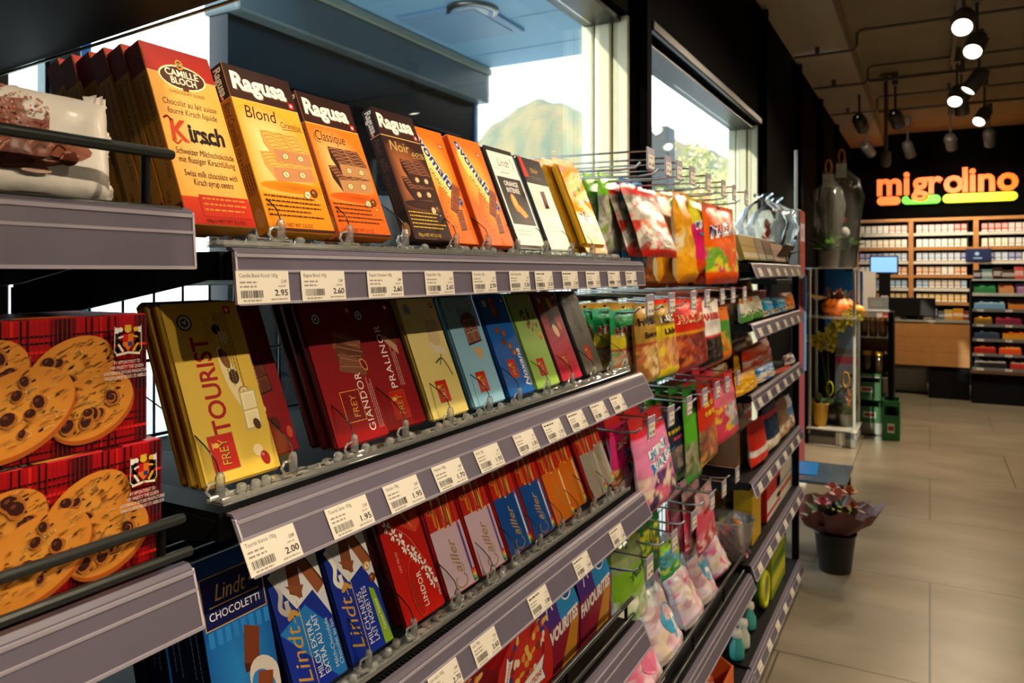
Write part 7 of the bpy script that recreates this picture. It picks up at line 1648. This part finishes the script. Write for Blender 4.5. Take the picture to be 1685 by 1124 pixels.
def tray_box(x, y, z, w, h, d, c, fill, label):
    t = thing('snack_tray', label, 'tray', (x, y, z)); m = MB(); m.box((0, 0, 0), (w, d, .008)); m.box((0, 0, .008), (w, .006, h * .55)); m.box((0, d - .006, .008), (w, d, h)); m.prism([(.006, .008), (d - .006, .008), (d - .006, h), (.006, h * .6)], 0, 0, .006); m.prism([(.006, .008), (d - .006, .008), (d - .006, h), (.006, h * .6)], 0, w - .006, w); m.box((w * .15, -.0015, h * .12), (w * .85, 0, h * .42)); m.build('tray_walls', flat(c, .4), t)
    m = MB(); r = random.Random(int(x * 1000)); n = max(2, int(w / .05))
    for i in range(n): m.box((.01 + (w - .02) * i / n, .02, .01), (.008 + (w - .02) * (i + 1) / n, d - .02, h * r.uniform(.6, .8)), ch=.006)
    m.build('snacks', flat(fill, .35), t)
rk = [[('white capped', '#1c1a1c', '#d8d4ce', .36), ('red and white', '#b52a24', '#d8a8a0', .28), ('pale red', '#c8483a', '#e0c8bc', .26)],
      [('dark red', '#a01c14', '#e0602a', .24), ('orange', '#d84a14', '#f0a04a', .24), ('rust', '#b83a10', '#7a2408', .20), ('bright orange', '#e8641c', '#f0a83a', .22)],
      [('slate blue', '#2c3850', '#4a5468', .28), ('yellow and orange', '#c88a1c', '#d8601c', .24), ('brown', '#8a4a24', '#e0703a', .28)],
      [('gold flecked', '#7a5a1c', '#e8b01c', .20), ('purple red', '#7a1c3a', '#b83a5a', .28), ('bright red', '#c81414', '#f0d8c8', .36)],
      [('sky blue', '#6a9ac0', '#a8c4d8', .34), ('amber', '#c8782a', '#2a1c14', .26), ('olive', '#8a9a5a', '#c8b87a', .26)],
      [('green', '#2a7a4a', '#3a9a5a', .24), ('tan', '#c89060', '#d88a4a', .16), ('lilac', '#a87ab0', '#c8a0c8', .26), ('white', '#d8dce4', '#b8d0e0', .30)]]
for i, row in enumerate(rk):
    x = .02
    for nm, c, f, w in row:
        tray_box(RX0 + x, RY + .015, RZ[i] + .001, w, .125, .24, c, f, '%s snack tray on the %s level of the counter rack' % (nm, ['lowest', 'second lowest', 'third lowest', 'fourth lowest', 'second highest', 'highest'][i])); x += w + .035
    for j in range(4):
        m = MB(); m.box((0, 0, 0), (.075, .001, .026), '#d8d4cc'); a = Art(m, lambda u, v, o: (u, -o, v)); a.rect(8, 6, 50, 12, '#8a857c'); a.rect(8, 16, 66, 20, '#a8a39a')
        tag(m.build('shelf_label', PAPER, None, (RX0 + .05 + .31 * j, RY - .0138, RZ[i] - .03)), 'pale shelf label on the %s rail of the counter rack, %s from left' % (['lowest', 'second lowest', 'third lowest', 'fourth lowest', 'second highest', 'highest'][i], ORD[j].replace('front', 'first')), 'shelf label')
for i, (px, py, w, h, c, nm) in enumerate(((1609, 440, .10, .12, '#2a2a3a', 'dark'), (1623, 440, .13, .13, '#6a8a8a', 'grey green'), (1642, 440, .10, .15, '#3a2418', 'dark brown'), (1658, 440, .16, .12, '#4a3428', 'brown'), (1677, 440, .10, .16, '#c8584a', 'red'))):
    q = at(px, py, RY + .2); tag(carton(w, h, .07, c, None, band((.3, .7, mix(c, '#ffffff', .35)))).build('counter_box', CARTON, None, (q.x, RY + .2, 1.621)), '%s box standing on top of the counter rack' % nm, 'box')
m = MB(); m.box((0, 0, 0), (1.35, .30, .016)); tag(m.build('rack_top', flat('#b8c4c8', .2), None, (RX0, RY + .06, 1.604)), 'pale glass top board on the counter rack', 'shelf')
# lit sign
SYY = 13.70
z = at(1443, 318, SYY); sx0 = z.x; sx1 = at(1675, 318, SYY).x
k = thing('shop_sign', 'glowing orange lettering with three coloured bars on the black back wall', 'sign', (sx0, SYY, at(1555, 316, SYY).z)); ww = sx1 - sx0
OR_ = flat('#ff6c00', .4, emit=1.0)
vs0, fs0, tw0 = glyphs('migrolino', .03); sc = ww / tw0
cur = 0
def extr(vs, fs, sx, x, d):
    m = MB(); f3 = [(x + a * sx, 0, b * sx * 1.04) for a, b in vs]; n = len(f3); m.mesh(f3, fs, '#ff7a14'); m.mesh([(p[0], d, p[2]) for p in f3], [f[::-1] for f in fs], '#ff7a14')
    ed = {}
    for f in fs:
        for i in range(len(f)): e = (f[i], f[(i + 1) % len(f)]); ed[e] = 1
    for (i, j) in ed:
        if (j, i) not in ed: m.face([f3[j], f3[i], (f3[i][0], d, f3[i][2]), (f3[j][0], d, f3[j][2])], '#ff7a14')
    return m
word_ = 'migrolino'
for i, ch_ in enumerate(word_):
    pre = 0 if i == 0 else glyphs(word_[:i], .03)[2] + .055
    vs, fs, tw = glyphs(ch_, .03); extr(vs, fs, sc, pre * sc, .098).build('letter_' + ch_, OR_, k)
def pill(x0, x1, z0, z1, c, name, notch=None):
    m = MB(); r_ = (z1 - z0) / 2; pl = []
    for i in range(9): a = -PI / 2 + PI * i / 8; pl.append((x1 - r_ + r_ * math.cos(a), (z0 + z1) / 2 + r_ * math.sin(a)))
    if notch:
        for i in range(9): a = PI * i / 8; pl.append((notch + .13 * math.cos(a), z1 - .085 * math.sin(a)))
    for i in range(9): a = PI / 2 + PI * i / 8; pl.append((x0 + r_ + r_ * math.cos(a), (z0 + z1) / 2 + r_ * math.sin(a)))
    m.prism([(zz, xx) for xx, zz in pl], 1, 0, .098); m.build(name, flat(c, .4, emit=.9), k)
pill(0, ww * .178, -.17, -.035, '#ff7a14', 'orange_bar'); pill(ww * .187, ww * .472, -.17, -.035, '#4fd21e', 'green_bar', ww * .30); pill(ww * .486, ww * 1.0, -.17, -.035, '#d8e01c', 'yellow_bar')
# ---- check: label length
for o in bpy.data.objects:
    if o.parent is None and 'label' in o and not 4 <= len(o['label'].replace('-', ' ').split()) <= 16: print('LABEL LENGTH', len(o['label'].split()), o['label'])
